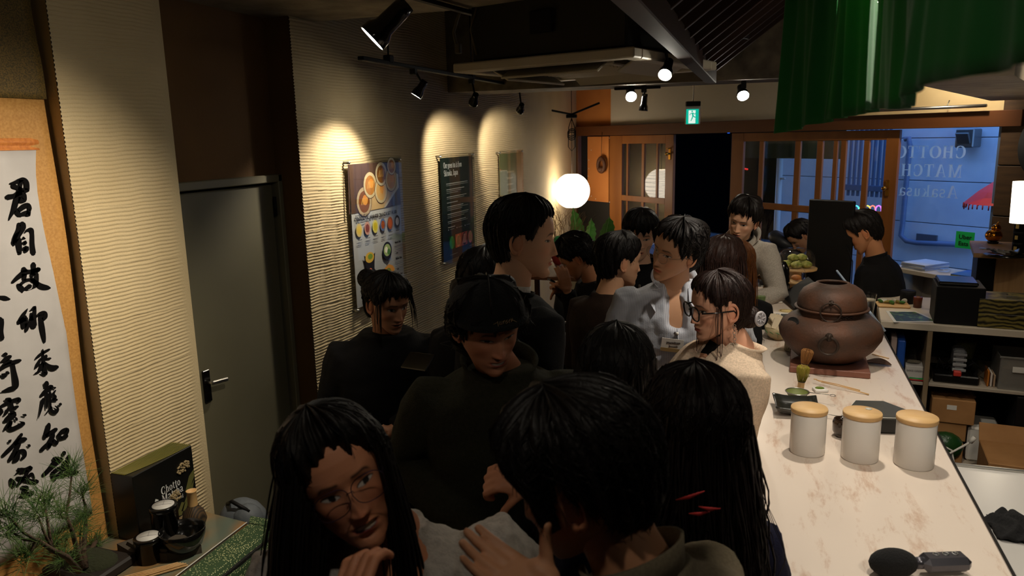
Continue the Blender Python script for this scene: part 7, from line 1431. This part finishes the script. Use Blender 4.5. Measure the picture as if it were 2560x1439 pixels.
# ================================================================== ALCOVE: SCROLL, PLATFORM, BONSAI
SX = -2.455
def sp(px, py, dx=0.0): return onx(px, py, SX+dx)
m_mount = mat('tan silk mount', rgb(196, 146, 78), .7, noise=(120, rgb(176, 126, 62), .35, .65), bump=(300, .2)); m_broc = mat('olive gold brocade', rgb(112, 88, 34), .75, noise=(220, rgb(70, 58, 24), .4, .6))
m_paper = mat('calligraphy paper', rgb(190, 186, 184), .8, noise=(8, rgb(178, 174, 172), .3, .7)); m_ink = mat('sumi ink', rgb(10, 9, 10), .9, spec=.1)
sc = thing('hanging_scroll', 'tall calligraphy scroll with bold black brush characters on white paper, hung in the alcove', 'scroll', (SX, 1.9, .3))
zt = sp(60, 375).z; zb_ = .60; yR = sp(105, 430).y; zot = sp(60, 345).z; zbr = sp(60, 246).z; yM = sp(143, 500).y; yL = yR-.62
def srect(nm, y0, y1, z0, z1, m, dx, curl=0.0):
    n = 26; k = 30; P = np.zeros((k, n, 3))
    for i in range(k):
        for j in range(n): u = j/(n-1); v = i/(k-1); P[i, j] = (SX+dx+curl*(max(0, u-.8)/.2)**2*(.4+.6*math.sin(v*5+1)**2)+.003*math.sin(v*9+u*2), y0+(y1-y0)*u, z0+(z1-z0)*v)
    mb = MB(); mb.grid(P); me = mb.mesh(nm); me.transform(Matrix.Translation(-sc.location)); o = part(nm, me, m, sc); s = o.modifiers.new('t', 'SOLIDIFY'); s.thickness = .002; return o
srect('silk_mount', yL-.13, yM, .28, zbr, m_mount, -.002, .02); srect('brocade_top', yL-.13, yM, zbr, 2.95, m_broc, -.001, .02); srect('orange_strip', yL, yR, zt, zot, mat('orange silk', rgb(206, 130, 60), .7, noise=(80, rgb(186, 110, 48), .4, .6)), .003)
pa = srect('paper', yL, yR, zb_, zt, m_paper, .005)
def brush(strokes, ox, oy, k):
    mb = MB()
    for st in strokes:
        pts = [(ox+a/k, oy+b/k, w/k) for a, b, w in st]; V = []; m_ = len(pts); up = []; dn_ = []
        # resample with a smooth spline
        Q = []
        for i in range(m_-1):
            p0, p1, p2, p3 = pts[max(i-1, 0)], pts[i], pts[i+1], pts[min(i+2, m_-1)]
            for j in range(5):
                t = j/5; Q.append(tuple(.5*((2*p1[c])+(-p0[c]+p2[c])*t+(2*p0[c]-5*p1[c]+4*p2[c]-p3[c])*t*t+(-p0[c]+3*p1[c]-3*p2[c]+p3[c])*t**3) for c in range(3)))
        Q.append(pts[-1]); C3 = [sp(a, b, .010) for a, b, _ in Q]
        for i, (a, b, w) in enumerate(Q):
            a2, b2, _ = Q[min(i+1, len(Q)-1)]; a1, b1, _ = Q[max(i-1, 0)]; dx, dy = a2-a1, b2-b1; L = math.hypot(dx, dy)+1e-6; nx, ny = -dy/L, dx/L; w = max(w, .3)*.62
            up.append(sp(a+nx*w, b+ny*w, .010)-sc.location); dn_.append(sp(a-nx*w, b-ny*w, .010)-sc.location)
        n = len(up); mb.add(up+dn_, [(i, i+1, n+i+1, n+i) for i in range(n-1)])
        for e in (0, -1):
            a, b, w = Q[e]; r_ = max(w, .3)/2; mb.add([sp(a+r_*math.cos(q), b+r_*math.sin(q), .0098)-sc.location for q in np.linspace(0, 6.283, 11)[:-1]], [tuple(range(10))])
    part('brush_character', mb, m_ink, pa.parent)
K = 7.195
brush([[(200, 205, 30), (300, 180, 60), (410, 130, 60), (480, 190, 70), (490, 320, 70)], [(240, 250, 70), (340, 290, 60), (400, 320, 60), (500, 330, 60)], [(140, 450, 80), (250, 430, 70), (340, 380, 70), (440, 360, 60)], [(380, 140, 70), (370, 260, 50), (340, 400, 90), (290, 540, 80), (250, 680, 70), (200, 780, 40), (160, 870, 10)], [(330, 500, 90), (430, 500, 80), (440, 400, 60)], [(290, 690, 70), (340, 760, 70), (385, 790, 30)], [(330, 700, 60), (430, 620, 80), (510, 600, 70), (540, 670, 60)], [(390, 760, 60), (480, 740, 80), (510, 770, 60), (520, 690, 60)]], 0, 430, K)
brush([[(400, 930, 90), (420, 990, 80), (380, 1080, 60), (300, 1170, 90), (240, 1320, 30)], [(340, 930, 50), (330, 1040, 60), (270, 1170, 60), (230, 1290, 50)], [(330, 1200, 90), (340, 1320, 90), (350, 1440, 70), (345, 1460, 60)], [(440, 1100, 12), (490, 1050, 40), (560, 1040, 70), (580, 1120, 60), (580, 1300, 70), (600, 1460, 80)], [(400, 1210, 20), (440, 1180, 50), (430, 1190, 30)], [(390, 1290, 30), (460, 1260, 50), (440, 1300, 40)], [(420, 1390, 60), (480, 1370, 80), (450, 1430, 60)]], 0, 430, K)
brush([[(430, 380, 90), (440, 430, 90)], [(220, 620, 40), (330, 520, 70), (440, 440, 80), (560, 420, 60), (700, 380, 70)], [(600, 290, 80), (600, 380, 70), (580, 480, 60)], [(440, 460, 80), (430, 580, 60)], [(330, 670, 70), (390, 740, 90), (400, 790, 30)], [(350, 670, 40), (450, 590, 50), (540, 570, 50), (600, 600, 60)], [(540, 680, 70), (480, 720, 60), (450, 740, 50)], [(700, 380, 60), (620, 440, 60), (560, 500, 60)], [(660, 460, 60), (650, 580, 80), (640, 660, 80), (580, 730, 12), (480, 765, 10)], [(560, 540, 50), (640, 620, 70), (740, 690, 90), (850, 710, 70), (900, 715, 30)]], 0, 620, K)
brush([[(500, 1085, 8), (440, 1170, 50), (380, 1260, 50), (340, 1340, 60)], [(350, 1330, 60), (420, 1280, 70), (470, 1270, 70)], [(440, 1250, 100), (440, 1340, 100), (420, 1420, 70)], [(480, 1350, 60), (490, 1420, 60), (470, 1490, 40)], [(540, 1130, 14), (610, 1080, 50), (630, 1060, 40), (620, 1180, 60), (590, 1300, 110), (600, 1400, 110)], [(560, 1170, 30), (570, 1300, 60)], [(650, 1240, 20), (720, 1180, 50), (800, 1170, 70), (820, 1230, 60), (770, 1290, 50)], [(730, 1200, 60), (740, 1300, 70), (760, 1440, 80), (790, 1600, 60), (805, 1690, 30)]], 0, 620, K)
brush([[(640, 700, 12), (700, 640, 40), (780, 580, 40), (890, 525, 30)], [(770, 530, 25), (785, 700, 40), (800, 860, 50), (820, 960, 60), (730, 945, 12)], [(830, 640, 50), (830, 690, 30), (910, 685, 30)], [(730, 690, 25), (680, 800, 50), (640, 860, 14)], [(740, 780, 20), (760, 790, 60), (720, 900, 45), (630, 958, 16)], [(810, 760, 30), (870, 820, 60), (950, 855, 80), (1030, 840, 60)]], 0, 800, K)
brush([[(840, 1130, 80), (830, 1170, 60), (810, 1210, 12)], [(750, 1350, 40), (840, 1260, 70), (920, 1200, 70), (930, 1230, 50)], [(985, 1215, 40), (1000, 1210, 20)], [(780, 1420, 50), (750, 1560, 36), (720, 1680, 18), (690, 1770, 6)], [(850, 1320, 40), (840, 1480, 34), (840, 1590, 20)], [(900, 1300, 40), (900, 1420, 40), (910, 1560, 30)], [(1000, 1260, 20), (960, 1330, 40), (1000, 1380, 40), (950, 1420, 40), (1020, 1430, 40)], [(830, 1680, 16), (880, 1620, 20), (920, 1560, 30), (930, 1630, 50), (1000, 1650, 60), (1040, 1590, 40), (990, 1540, 12)], [(1060, 1505, 16), (1090, 1510, 50)]], 0, 800, K)
brush([[(880, 720, 60), (860, 820, 70), (810, 950, 60)], [(820, 930, 40), (930, 860, 60), (1010, 810, 60)], [(960, 900, 60), (930, 980, 70), (880, 1080, 90), (820, 1110, 60), (750, 1180, 60)], [(960, 1000, 50), (1000, 1050, 70), (1030, 1040, 60)], [(900, 1060, 60), (880, 1140, 50)], [(1050, 910, 50), (1090, 970, 60), (1110, 990, 20)], [(1060, 900, 40), (1130, 840, 60), (1210, 820, 60), (1190, 900, 50)], [(1110, 970, 50), (1200, 930, 60)]], 0, 960, K)
K5 = 6.257
brush([[(1005, 320, 60), (985, 350, 40)], [(850, 420, 70), (920, 430, 80)], [(680, 670, 50), (770, 580, 60), (860, 480, 80), (960, 420, 60)], [(1070, 370, 40), (1060, 440, 50), (990, 490, 50)], [(1060, 450, 50), (1050, 560, 60)], [(820, 640, 60), (850, 730, 70)], [(840, 620, 50), (940, 560, 50), (1040, 570, 70), (1120, 610, 70), (1220, 620, 30)], [(880, 690, 50), (960, 640, 60)], [(1040, 640, 60), (960, 700, 30)]], 0, 1080, K5)
brush([[(-20, 880, 40), (90, 900, 70), (180, 918, 20)]], 0, 620, K); brush([[(0, 0, 120), (20, 60, 90), (20, 200, 70), (40, 330, 70)]], 0, 800, K)
brush([[(70, 615, 40), (110, 610, 60)], [(40, 740, 30), (120, 690, 70), (190, 650, 50)], [(40, 820, 20), (130, 760, 60), (200, 740, 60)], [(-20, 910, 40), (120, 810, 50), (260, 750, 60), (370, 720, 40)], [(235, 780, 50), (260, 930, 60), (290, 1100, 80), (280, 1200, 70), (160, 1240, 60), (30, 1280, 10)], [(45, 980, 50), (90, 1000, 70)], [(120, 940, 50), (150, 950, 50)]], 0, 800, K)
brush([[(110, 270, 40), (180, 270, 50), (160, 320, 60)], [(-20, 420, 30), (120, 340, 50), (240, 290, 50), (340, 270, 60), (340, 310, 50)], [(10, 480, 100), (0, 540, 60)], [(150, 440, 50), (120, 510, 40), (80, 550, 20)], [(200, 340, 60), (230, 430, 60), (320, 400, 40)], [(200, 500, 50), (240, 540, 100), (170, 600, 90), (90, 660, 40)], [(290, 610, 40), (300, 640, 40)], [(410, 550, 20), (460, 555, 40)], [(80, 820, 20), (150, 740, 60), (200, 670, 50), (170, 780, 60), (230, 800, 60), (380, 730, 60), (430, 700, 40), (350, 670, 12)]], 0, 960, K)
brush([[(170, 1030, 50), (200, 1000, 20)], [(390, 900, 50), (330, 980, 50), (240, 1100, 60), (140, 1200, 60), (60, 1280, 50)], [(260, 1090, 40), (360, 1010, 70), (460, 985, 60)], [(350, 1060, 60), (270, 1220, 70), (170, 1370, 50)], [(330, 1210, 60), (300, 1330, 90), (250, 1390, 40)], [(340, 1200, 40), (430, 1200, 60), (450, 1280, 50), (390, 1340, 40)], [(500, 1090, 20), (530, 1105, 50)]], 0, 960, K)
brush([[(290, 580, 50), (330, 600, 80), (400, 590, 60), (480, 550, 50), (470, 580, 50)], [(240, 660, 14), (300, 610, 30)], [(170, 740, 50), (200, 810, 90), (205, 860, 40)], [(270, 720, 50), (380, 740, 70), (500, 770, 60), (580, 770, 60)], [(270, 840, 30), (330, 760, 50), (400, 680, 40), (440, 600, 50)], [(450, 690, 40), (500, 650, 40), (540, 720, 20)], [(340, 870, 50), (420, 870, 60), (380, 920, 50)], [(300, 1020, 10), (380, 990, 70), (480, 960, 70), (520, 930, 40)], [(380, 900, 60), (370, 970, 60)]], 0, 1080, K5)
# platform with a stone printed top and green dotted cloth edge
zp = .475; A0, A1 = onz(440, 1439, zp), onz(617, 1305, zp); eu = (A1-A0); eu.z = 0; eu.normalize(); ev = Vector((-eu.y, eu.x, 0))
if ev.x > 0: ev = -ev
PM = basis(eu, -ev if (eu.cross(-ev)).z > 0 else ev, (0, 0, 1))
pf = thing('display_platform', 'low alcove platform with a marbled print top and green dotted cloth along its edge', 'platform', (A1.x, A1.y, 0)); O_ = pf.location
mb = MB(); q = [A1, A1-eu*2.2, A1-eu*2.2+ev*1.3, A1+ev*.9+eu*0.0]; q = [A1-O_, A1-eu*1.9-O_, Vector((-2.475, .5, zp))-O_, Vector((-2.475, 2.04, zp))-O_, Vector((-2.392, 2.04, zp))-O_, Vector((-2.392, 2.36, zp))-O_, onz(530, 1283, zp)-O_]
mb.poly([Vector((p.x, p.y, zp-.03)) for p in q], (0, 0, .03)); part('top', mb, mat('marbled print', rgb(122, 104, 72), .18, noise=(5, rgb(168, 112, 52), .42, .6), coat=.6, wave=(1.5, rgb(98, 108, 96), 'X', 9)), pf)
mb = MB(); mb.tube([A1-O_, A1-eu*1.9-O_], .0025, 6); part('white_edge', mb, m_whitepl, pf)
m_dots = bpy.data.materials.new('green dotted cloth'); m_dots.use_nodes = True; nt = m_dots.node_tree; b = nt.nodes['Principled BSDF']; b.inputs['Roughness'].default_value = .85
tc = nt.nodes.new('ShaderNodeTexCoord'); vo = nt.nodes.new('ShaderNodeTexVoronoi'); vo.inputs['Scale'].default_value = 120; vo.inputs['Randomness'].default_value = .55; cr = nt.nodes.new('ShaderNodeValToRGB'); cr.color_ramp.interpolation = 'CONSTANT'
cr.color_ramp.elements[0].color = (*rgb(186, 190, 140), 1); cr.color_ramp.elements[1].color = (*rgb(50, 74, 42), 1); cr.color_ramp.elements[1].position = .30
nt.links.new(tc.outputs['Object'], vo.inputs['Vector']); nt.links.new(vo.outputs['Distance'], cr.inputs[0]); nt.links.new(cr.outputs[0], b.inputs['Base Color'])
ov = -ev; mb = MB(); P = np.zeros((7, 60, 3))
for i in range(7):
    for j in range(60):
        s = -1.9+1.92*j/59; t = i/6; o_ = .01+.13*min(1, t*1.6); P[i, j] = A1-O_+eu*s+ov*o_+Vector((0, 0, -.004-.26*max(0, t-.55)/.45-.004*math.sin(s*25)*t))
mb.grid(P); mb.poly([A1-O_+ov*.01, A1-O_+ov*.14+Vector((0, 0, -.004)), A1-O_+ov*.14+ev*.02+eu*.05, A1-O_+ev*.02+eu*.05]); part('dotted_cloth', mb, m_dots, pf)
mb = MB(); mb.poly([Vector((p.x, p.y, 0)) for p in [q_+ov*0 for q_ in q]], (0, 0, zp-.032)); part('base', mb, m_black, pf); mb = MB(); mb.bbox(A1-O_-eu*.95+ov*.09+Vector((0, 0, -.03-zp/2+.02)), (1.88, .08, zp-.04), .005, M=PM); part('front_board', mb, mat('black front', rgb(20, 20, 18), .8, bump=(120, .6)), pf)
def onP(px, py): return onz(px, py, zp)
# gift box leaning by the pillar
_r, _l = onx(479, 1112, -2.28), onx(330, 1186, -2.28); b1 = Vector((-2.28, _l.y, zp)); hgt = _r.z-zp; X_ = Vector((0, 1, 0)); W_ = _r.y-_l.y; Yb = Vector((-1, 0, 0))
gx = thing('matcha_set_box', 'black gift box with gold waves and white lettering standing against the combed pillar', 'box', b1); BMx = basis(X_, Yb, (0, 0, 1)); mb = MB(); mb.bbox(X_*(W_/2)+Yb*.056+Vector((0, 0, hgt/2)), (W_, .112, hgt), .003, M=BMx); part('carton', mb, mat('box black', rgb(16, 16, 14), .35), gx)
fM = M4((0, 0, 0), X_, (0, 0, 1)); F2 = lambda u, v, o=.001: X_*(W_*u)-Yb*o+Vector((0, 0, hgt*v)); m_wv = mat('gold wave', rgb(130, 122, 56), .4)
for k in range(11):
    mb = MB(); pts = []; n = 16
    for i in range(n+1): t = i/n; u = .02+.95*t; v = .62+.34*t*(.4+.05*k/11)-.02*k*(1-t)*1.1+.04*k/11+.20*(1-t)**2*0; v = .99-.035*k*(1-.6*t)-.28*(1-t)*(k/11)-.012*k; pts.append(X_*(W_*t)+Yb*(.006+.0095*k+.035*(1-t)**2*(1-k/11))+Vector((0, 0, hgt+.0015)))
    mb.tube(pts, .0017, 4); part('gold_wave', mb, m_wv, gx)
for s_, v, sz in (('Chotto', .50, .032), ('Matcha', .38, .032), ('Whisk & Bowl', .28, .017)):
    mb = MB(); serif(mb, s_, M4(F2(.40, v), X_, (0, 0, 1)), sz*hgt/.27, .9, .03); part('lettering', mb, mi_w, gx)
mb = MB(); mb.poly([F2(a, b) for a, b in ((.22, .34), (.30, .50), (.34, .47), (.38, .34), (.33, .31))]); part('white_logo', mb, mi_w, gx)
r = random.Random(12)
for (cu, cv, sc_, n_) in ((.80, .72, .055, 46), (.62, .36, .05, 46)):
    mb = MB()
    for k in range(n_): a = r.uniform(0, 6.28); d = r.uniform(0, 1)**.6; p = F2(cu+sc_*2.1*d*math.cos(a), cv+sc_*1.8*d*math.sin(a)+.2*sc_*math.cos(a), .002+.001*r.random()); mb.ball(p, .0055, 6)
    o = part('printed_blossom', mb, mat('blossom print', rgb(150, 132, 96), .6), gx, kind='stuff')
for pts in ([(.70, .08), (.84, .30), (.98, .45), (.93, .28), (.80, .04)], [(.80, .34), (.9, .55), (1.0, .62), (.99, .5), (.9, .36)], [(.60, .05), (.72, .22), (.78, .18), (.70, .02)]): mb = MB(); mb.poly([F2(a*.99, b) for a, b in pts]); part('printed_leaf', mb, mat('leaf print gold', rgb(96, 96, 50), .5), gx)
# round tins, whisk, bowl
def tin(label, q_, r_=.05): h_ = q_.z-zp; t = thing('round_tin', label, 'tin', (q_.x, q_.y, zp)); mb = MB(); mb.lathe([(0, 0), (r_, 0), (r_, h_-.02), (r_*1.03, h_-.02), (r_*1.03, h_), (r_*.98, h_+.002), (0, h_+.001)], n=36); part('tin_body', mb, m_blackgloss, t); mb = MB(); mb.lathe([(0, h_+.003), (r_*.80, h_+.003), (r_*.80, h_+.002)], n=32); o = part('white_lid_label', mb, mat('lid label', rgb(198, 196, 192), .5), t); mb = MB(); [mb.tube([(r_*.6*math.cos(a), r_*.6*math.sin(a), h_+.0035), (-r_*.1*math.cos(a), -r_*.1*math.sin(a), h_+.0035)], .0008, 4) for a in (.5, 2.2, 3.9)]; part('line_print', mb, mat('grey line', rgb(130, 130, 130), .6), o); return t
tin('rear black round tin with a white lid label, beside the gift box', onx(408, 1262, -2.17)); tin('front black round tin with a white lid label, left of the black bowl', onx(370, 1340, -2.15))
wq = onx(478, 1225, -2.16); wsc = (wq.z-zp)/.166; wq.z = zp; wh = thing('tea_whisk', 'bamboo tea whisk on a black holder beside the gift box in the alcove', 'whisk', wq); mb = MB(); mb.lathe([(a*1.15, b*wsc) for a, b in ((0, 0), (.030, 0), (.042, .035), (.035, .07), (.022, .09), (.018, .10))], n=24); part('holder_tines', mb, mat('dark tines', rgb(84, 62, 34), .6, wave=(40, rgb(30, 22, 14), 'X', 1)), wh); mb = MB(); mb.lathe([(a*1.15, b*wsc) for a, b in ((.017, .10), (.016, .16), (.019, .165), (.016, .166), (.013, .15), (0, .15))], n=20); part('handle', mb, m_bamboo, wh)
mb = MB(); mb.lathe([(0, 0), (.035, 0), (.038, .01), (.068, .03), (.080, .06), (.083, .085), (.080, .086), (.075, .06), (.06, .034), (.03, .014), (0, .012)], n=44); solo('black_bowl', mb, mat('black glaze', rgb(14, 13, 12), .2, coat=.6), 'glossy black matcha bowl at the front of the alcove platform', 'bowl', (onx(455, 1320, -2.06).x, onx(455, 1320, -2.06).y, zp+.0)); bw_ = [o for o in SC.objects if o.name.startswith('black_bowl')][0]; bw_.scale = (1, 1, max(1, (onx(455, 1320, -2.06).z-zp)/.086))
# stacks of wooden slats / stone at the very front
q = onP(330, 1400); mb = MB(); r = np.random.RandomState(3); n = 10; base = [(0, 0), (.14, .03), (.22, .12), (.12, .16), (-.05, .12), (-.1, .03)]; mb.poly([(a, b, .0) for a, b in base], (0, 0, .035)); mb.poly([(a*.8+.02, b*.8+.01, .035) for a, b in base], (.01, 0, .015)); solo('flat_stone', mb, mat('rough slate', rgb(70, 62, 52), .85, bump=(25, .7)), 'flat rough stone slab in front of the bonsai', 'stone', q)
cs = onP(380, 1432)
for k in range(9): mb = MB(); mb.bbox((0, 0, .004), (.004, .24, .006), .001); o = tag(part('bamboo_pick', mb, m_bamboo), 'bamboo pick in the bundle at the bottom edge of the alcove platform', 'pick', 'bamboo picks in the bundle'); o.location = cs+Vector((-.03+.0065*k, -.02, .002+(k % 2)*.006)); o.rotation_euler[2] = -.75+.01*k
# bonsai pine
bp0 = onP(225, 1425); bz_ = thing('bonsai_pine', 'pine bonsai with long green needles in front of the calligraphy scroll', 'bonsai', bp0); m_bark = mat('pine bark', rgb(74, 56, 42), .9, bump=(60, .8)); m_need = mat('pine needle', rgb(56, 92, 40), .6, noise=(30, rgb(96, 120, 52), .4, .7))
mb = MB(); mb.bbox((0, 0, .02), (.26, .18, .04), .008); part('tray_pot', mb, mat('dark clay', rgb(30, 24, 20), .6), bz_, kind=None); mb = MB(); mb.ball((0, 0, .035), (.12, .08, .03), 14); part('moss', mb, mat('dark moss', rgb(40, 44, 22), .95, bump=(90, .8)), bz_)
r = np.random.RandomState(17); Mi = Vector((0, 0, 0))
def bl(px, py, d=0.0): q = onplane(px, py, np.array(bp0+Vector((0, d, 0))), np.array((.75, .66, 0))); return q-bp0
tufts = [(205, 1230, .03), (150, 1285, .0), (95, 1290, -.03), (30, 1330, -.05), (260, 1190, .05), (320, 1190, .06), (130, 1360, -.02), (60, 1395, -.05), (200, 1330, .0), (260, 1290, .03), (290, 1240, .05), (180, 1180, .02), (330, 1230, .08), (110, 1250, -.02), (240, 1360, 0), (165, 1400, -.03), (300, 1170, .05), (20, 1290, -.04), (250, 1240, .02), (210, 1290, .0)]
trunks = [[(205, 1420), (200, 1380), (178, 1330), (165, 1290)], [(222, 1420), (230, 1370), (250, 1320), (262, 1270)], [(213, 1420), (210, 1370), (215, 1320), (212, 1260)], [(240, 1425), (262, 1380), (290, 1330), (310, 1250)], [(200, 1425), (170, 1390), (130, 1370), (90, 1350)]]
for tr_ in trunks:
    pts = [bl(*p) for p in tr_]; pts = [p+Vector((r.uniform(-.006, .006), r.uniform(-.006, .006), 0)) for p in pts]; mb = MB(); mb.tube(pts, np.linspace(.011, .005, len(pts)), 8); part('trunk', mb, m_bark, bz_)
for k, (px, py, d) in enumerate(tufts):
    c = bl(px, py, d); near = min(((bl(*p)-c).length, tuple(bl(*p))) for tr_ in trunks for p in tr_[1:])[1]; mb = MB(); mb.tube([near, Vector(near).lerp(c, .5)+Vector((0, 0, -.01)), c], [.005, .004, .0025], 6); part('branch', mb, m_bark, bz_)
    mb = MB()
    for j in range(95):
        a = r.uniform(0, 6.28); el = r.uniform(-.35, 1.35); L = r.uniform(.055, .105); v = Vector((math.cos(a)*math.cos(el), math.sin(a)*math.cos(el), math.sin(el))); s = c+Vector(r.normal(0, .012, 3)); e = s+v*L; mb.tube([s, s.lerp(e, .6)+Vector((0, 0, .004)), e], [.0009, .0007, .0002], 3, cap=False)
    part('needle_tuft', mb, m_need, bz_, kind='stuff')
# grey bag on the floor beyond the platform
q = onz(608, 1290, .42); mb = MB(); mb.ball((0, 0, 0), (.11, .09, .10), 16); mb.ball((.05, -.03, .03), (.07, .06, .07), 12); t = solo('grey_bag', mb, mat('blue grey nylon', rgb(92, 98, 104), .6, bump=(12, .8)), 'blue grey bag slumped behind the alcove platform by the door', 'bag', (q.x, q.y, .40)); mb = MB(); mb.tube([(-.06, -.02, .08), (0, -.06, .12), (.08, -.05, .08)], .008, 6); part('strap', mb, m_black, t)
mb = MB(); mb.box((0, 0, .15), (.3, .26, .30)); solo('dark_crate', mb, m_black, 'black crate under the grey bag by the door', 'crate', (q.x, q.y, 0))

# ================================================================== FAR LEFT CORNER: PLANTS AND ODDMENTS
m_leaf = mat('banana leaf', rgb(56, 116, 40), .45, noise=(14, rgb(80, 140, 56), .3, .7), coat=.1)
def leaf(par, base, tip, w, bend, side, m=m_leaf):
    base, tip, side = Vector(base), Vector(tip), Vector(side).normalized(); n = 18; P = np.zeros((n, 7, 3)); ax = tip-base; up = Vector(bend)
    for i in range(n):
        t = i/(n-1); c = base+ax*t+up*math.sin(t*math.pi)*.5; ww = w*math.sin(math.pi*min(1, t*1.02+.03))**.6*(1-.25*t)
        for j in range(7): u = (j-3)/3; P[i, j] = c+side*(u*ww)+ax.cross(side).normalized()*(.25*ww*abs(u)+.012*math.sin(t*40)*abs(u))
    mb = MB(); mb.grid(P); part('leaf', mb, m, par); mb = MB(); mb.tube([P[0, 3], P[n//2, 3], P[-1, 3]], [.008, .005, .002], 6); part('midrib', mb, mat('leaf rib', rgb(110, 150, 80), .5), par.children[-1])
pb0 = at(1462, 800, 8.2); pb0.z = 0; pl = thing('banana_plant', 'big leafed green potted plant below the paper lantern', 'plant', pb0); R3 = lambda px, py, d: at(px, py, d)-pb0
for a, b, w, bd in (((1450, 625, 8.2), (1432, 518, 8.1), .10, (0, 0, 0)), ((1462, 630, 8.2), (1478, 545, 8.3), .09, (0, .1, 0)), ((1505, 640, 8.0), (1524, 540, 7.9), .11, (0, 0, .05)), ((1490, 660, 8.0), (1492, 600, 7.9), .07, (0, 0, .0)), ((1455, 680, 8.1), (1466, 590, 8.0), .08, (.05, 0, 0))):
    leaf(pl, R3(*a), R3(*b), w, bd, (.9, -.35, .15)); mb = MB(); s = R3(*a); mb.tube([(0, 0, .3), Vector((s.x*.6, s.y*.6, s.z*.7)), s], .012, 8); part('stem', mb, m_leaf, pl)
mb = MB(); mb.lathe([(0, 0), (.13, 0), (.17, .32), (.16, .33), (.15, .3), (0, .28)], n=28); part('pot', mb, m_black, pl)
db = at(1408, 700, 7.6); db.z = 0; dv = thing('dry_branches', 'bundle of dry twiggy branches in a dark vase against the pale wall end', 'branches', db); r = random.Random(21); mb = MB()
def twig(p, d, L, rr, lv):
    q_ = p+d*L; mb.tube([p, p.lerp(q_, .5)+Vector((r.uniform(-.01, .01), r.uniform(-.01, .01), 0)), q_], [rr, rr*.8, rr*.6], 4)
    if lv > 0:
        for k in range(3): twig(p.lerp(q_, r.uniform(.5, 1)), (d+Vector((r.uniform(-.6, .6), r.uniform(-.5, .5), r.uniform(-.1, .3)))).normalized(), L*.6, rr*.6, lv-1)
for k in range(9): twig(Vector((0, 0, .55)), Vector((r.uniform(-.3, .2), r.uniform(-.3, .3), 1)).normalized(), .42, .005, 3)
part('twigs', mb, mat('dry twig', rgb(120, 90, 56), .8), dv, kind='stuff'); mb = MB(); mb.lathe([(0, 0), (.08, 0), (.1, .3), (.05, .6), (.045, .6), (.06, .3), (0, .02)], n=24); part('vase', mb, m_black, dv)
tb = thing('corner_table', 'low dark table in the left corner under the green soft toy', 'table', (at(1412, 604, 6.2).x, at(1412, 604, 6.2).y, 0)); mb = MB(); mb.bbox((0, 0, .88), (.7, .5, .03), .004); part('table_top', mb, m_wood_d, tb)
for sx in (-1, 1):
    for sy in (-1, 1): mb = MB(); mb.bbox((sx*.31, sy*.21, .43), (.04, .04, .87), .004); part('leg', mb, m_wood_d, tb)
q = at(1412, 604, 6.2); q0 = Vector((q.x, q.y, .897)); ty = thing('soft_toy', 'green and pink soft toy with a red face patch, left of the curly haired person', 'soft toy', q0); hh = q.z-.9; m_gr = mat('green plush', rgb(46, 170, 96), .95, sheen=.3, bump=(200, .5)); m_pk = mat('pink plush', rgb(214, 190, 190), .95, bump=(200, .4))
mb = MB(); mb.ball((0, 0, hh*.45), (.10, .09, hh*.48), 18); part('toy_body', mb, m_pk, ty); mb = MB(); mb.ball((.0, 0, hh), (.105, .08, .035), 18); mb.ball((-.05, -.02, hh+.025), (.035, .035, .03), 12); mb.ball((.04, -.03, hh+.02), (.035, .035, .028), 12); part('green_cap', mb, m_gr, ty); mb = MB(); mb.ball((-.03, -.06, hh*.55), (.07, .04, .08), 16); part('red_patch', mb, mat('red plush', rgb(150, 36, 30), .8), ty)
hg = thing('hanging_basket', 'small dark teardrop basket hanging on a cord before the orange board', 'basket'); q = fpx(1503, 412, -.06); mb = MB(); mb.torus(q+Vector((0, 0, .0)), .062, .022, 28, 10, M=look(FN) @ Matrix.Diagonal((1, 1.25, 1))); mb.ball(q+Vector((0, 0, -.055)), (.05, .03, .035), 12); part('basket', mb, mat('dark wicker', rgb(86, 50, 28), .5, bump=(120, .6)), hg); mb = MB(); mb.tube([q+Vector((0, 0, .07)), fpx(1505, 330, -.06)], .004, 6); part('cord', mb, m_wood_d, hg)
# bag and handle beyond the suit
q = at(1412, 800, 3.6); q = at(1412, 800, 3.75); bg = thing('black_handbag', 'black bag with a pale curved handle hanging below the crowd behind the suit', 'bag', Vector((q.x, q.y, 0))); mb = MB(); mb.bbox((0, 0, q.z-.22), (.26, .12, .3), .03); part('bag_body', mb, m_black, bg); mb = MB(); mb.torus((.0, -.02, q.z-.06), .055, .007, 20, 6, M=Matrix.Rotation(math.pi/2, 3, 'X') @ Matrix.Rotation(-.6, 3, 'Z'), arc=.4); part('handle', mb, m_steel, bg); mb = MB(); mb.bbox((0, 0, (q.z-.4)/2), (.3, .2, q.z-.4), .01); part('stool_block', mb, m_black, bg)
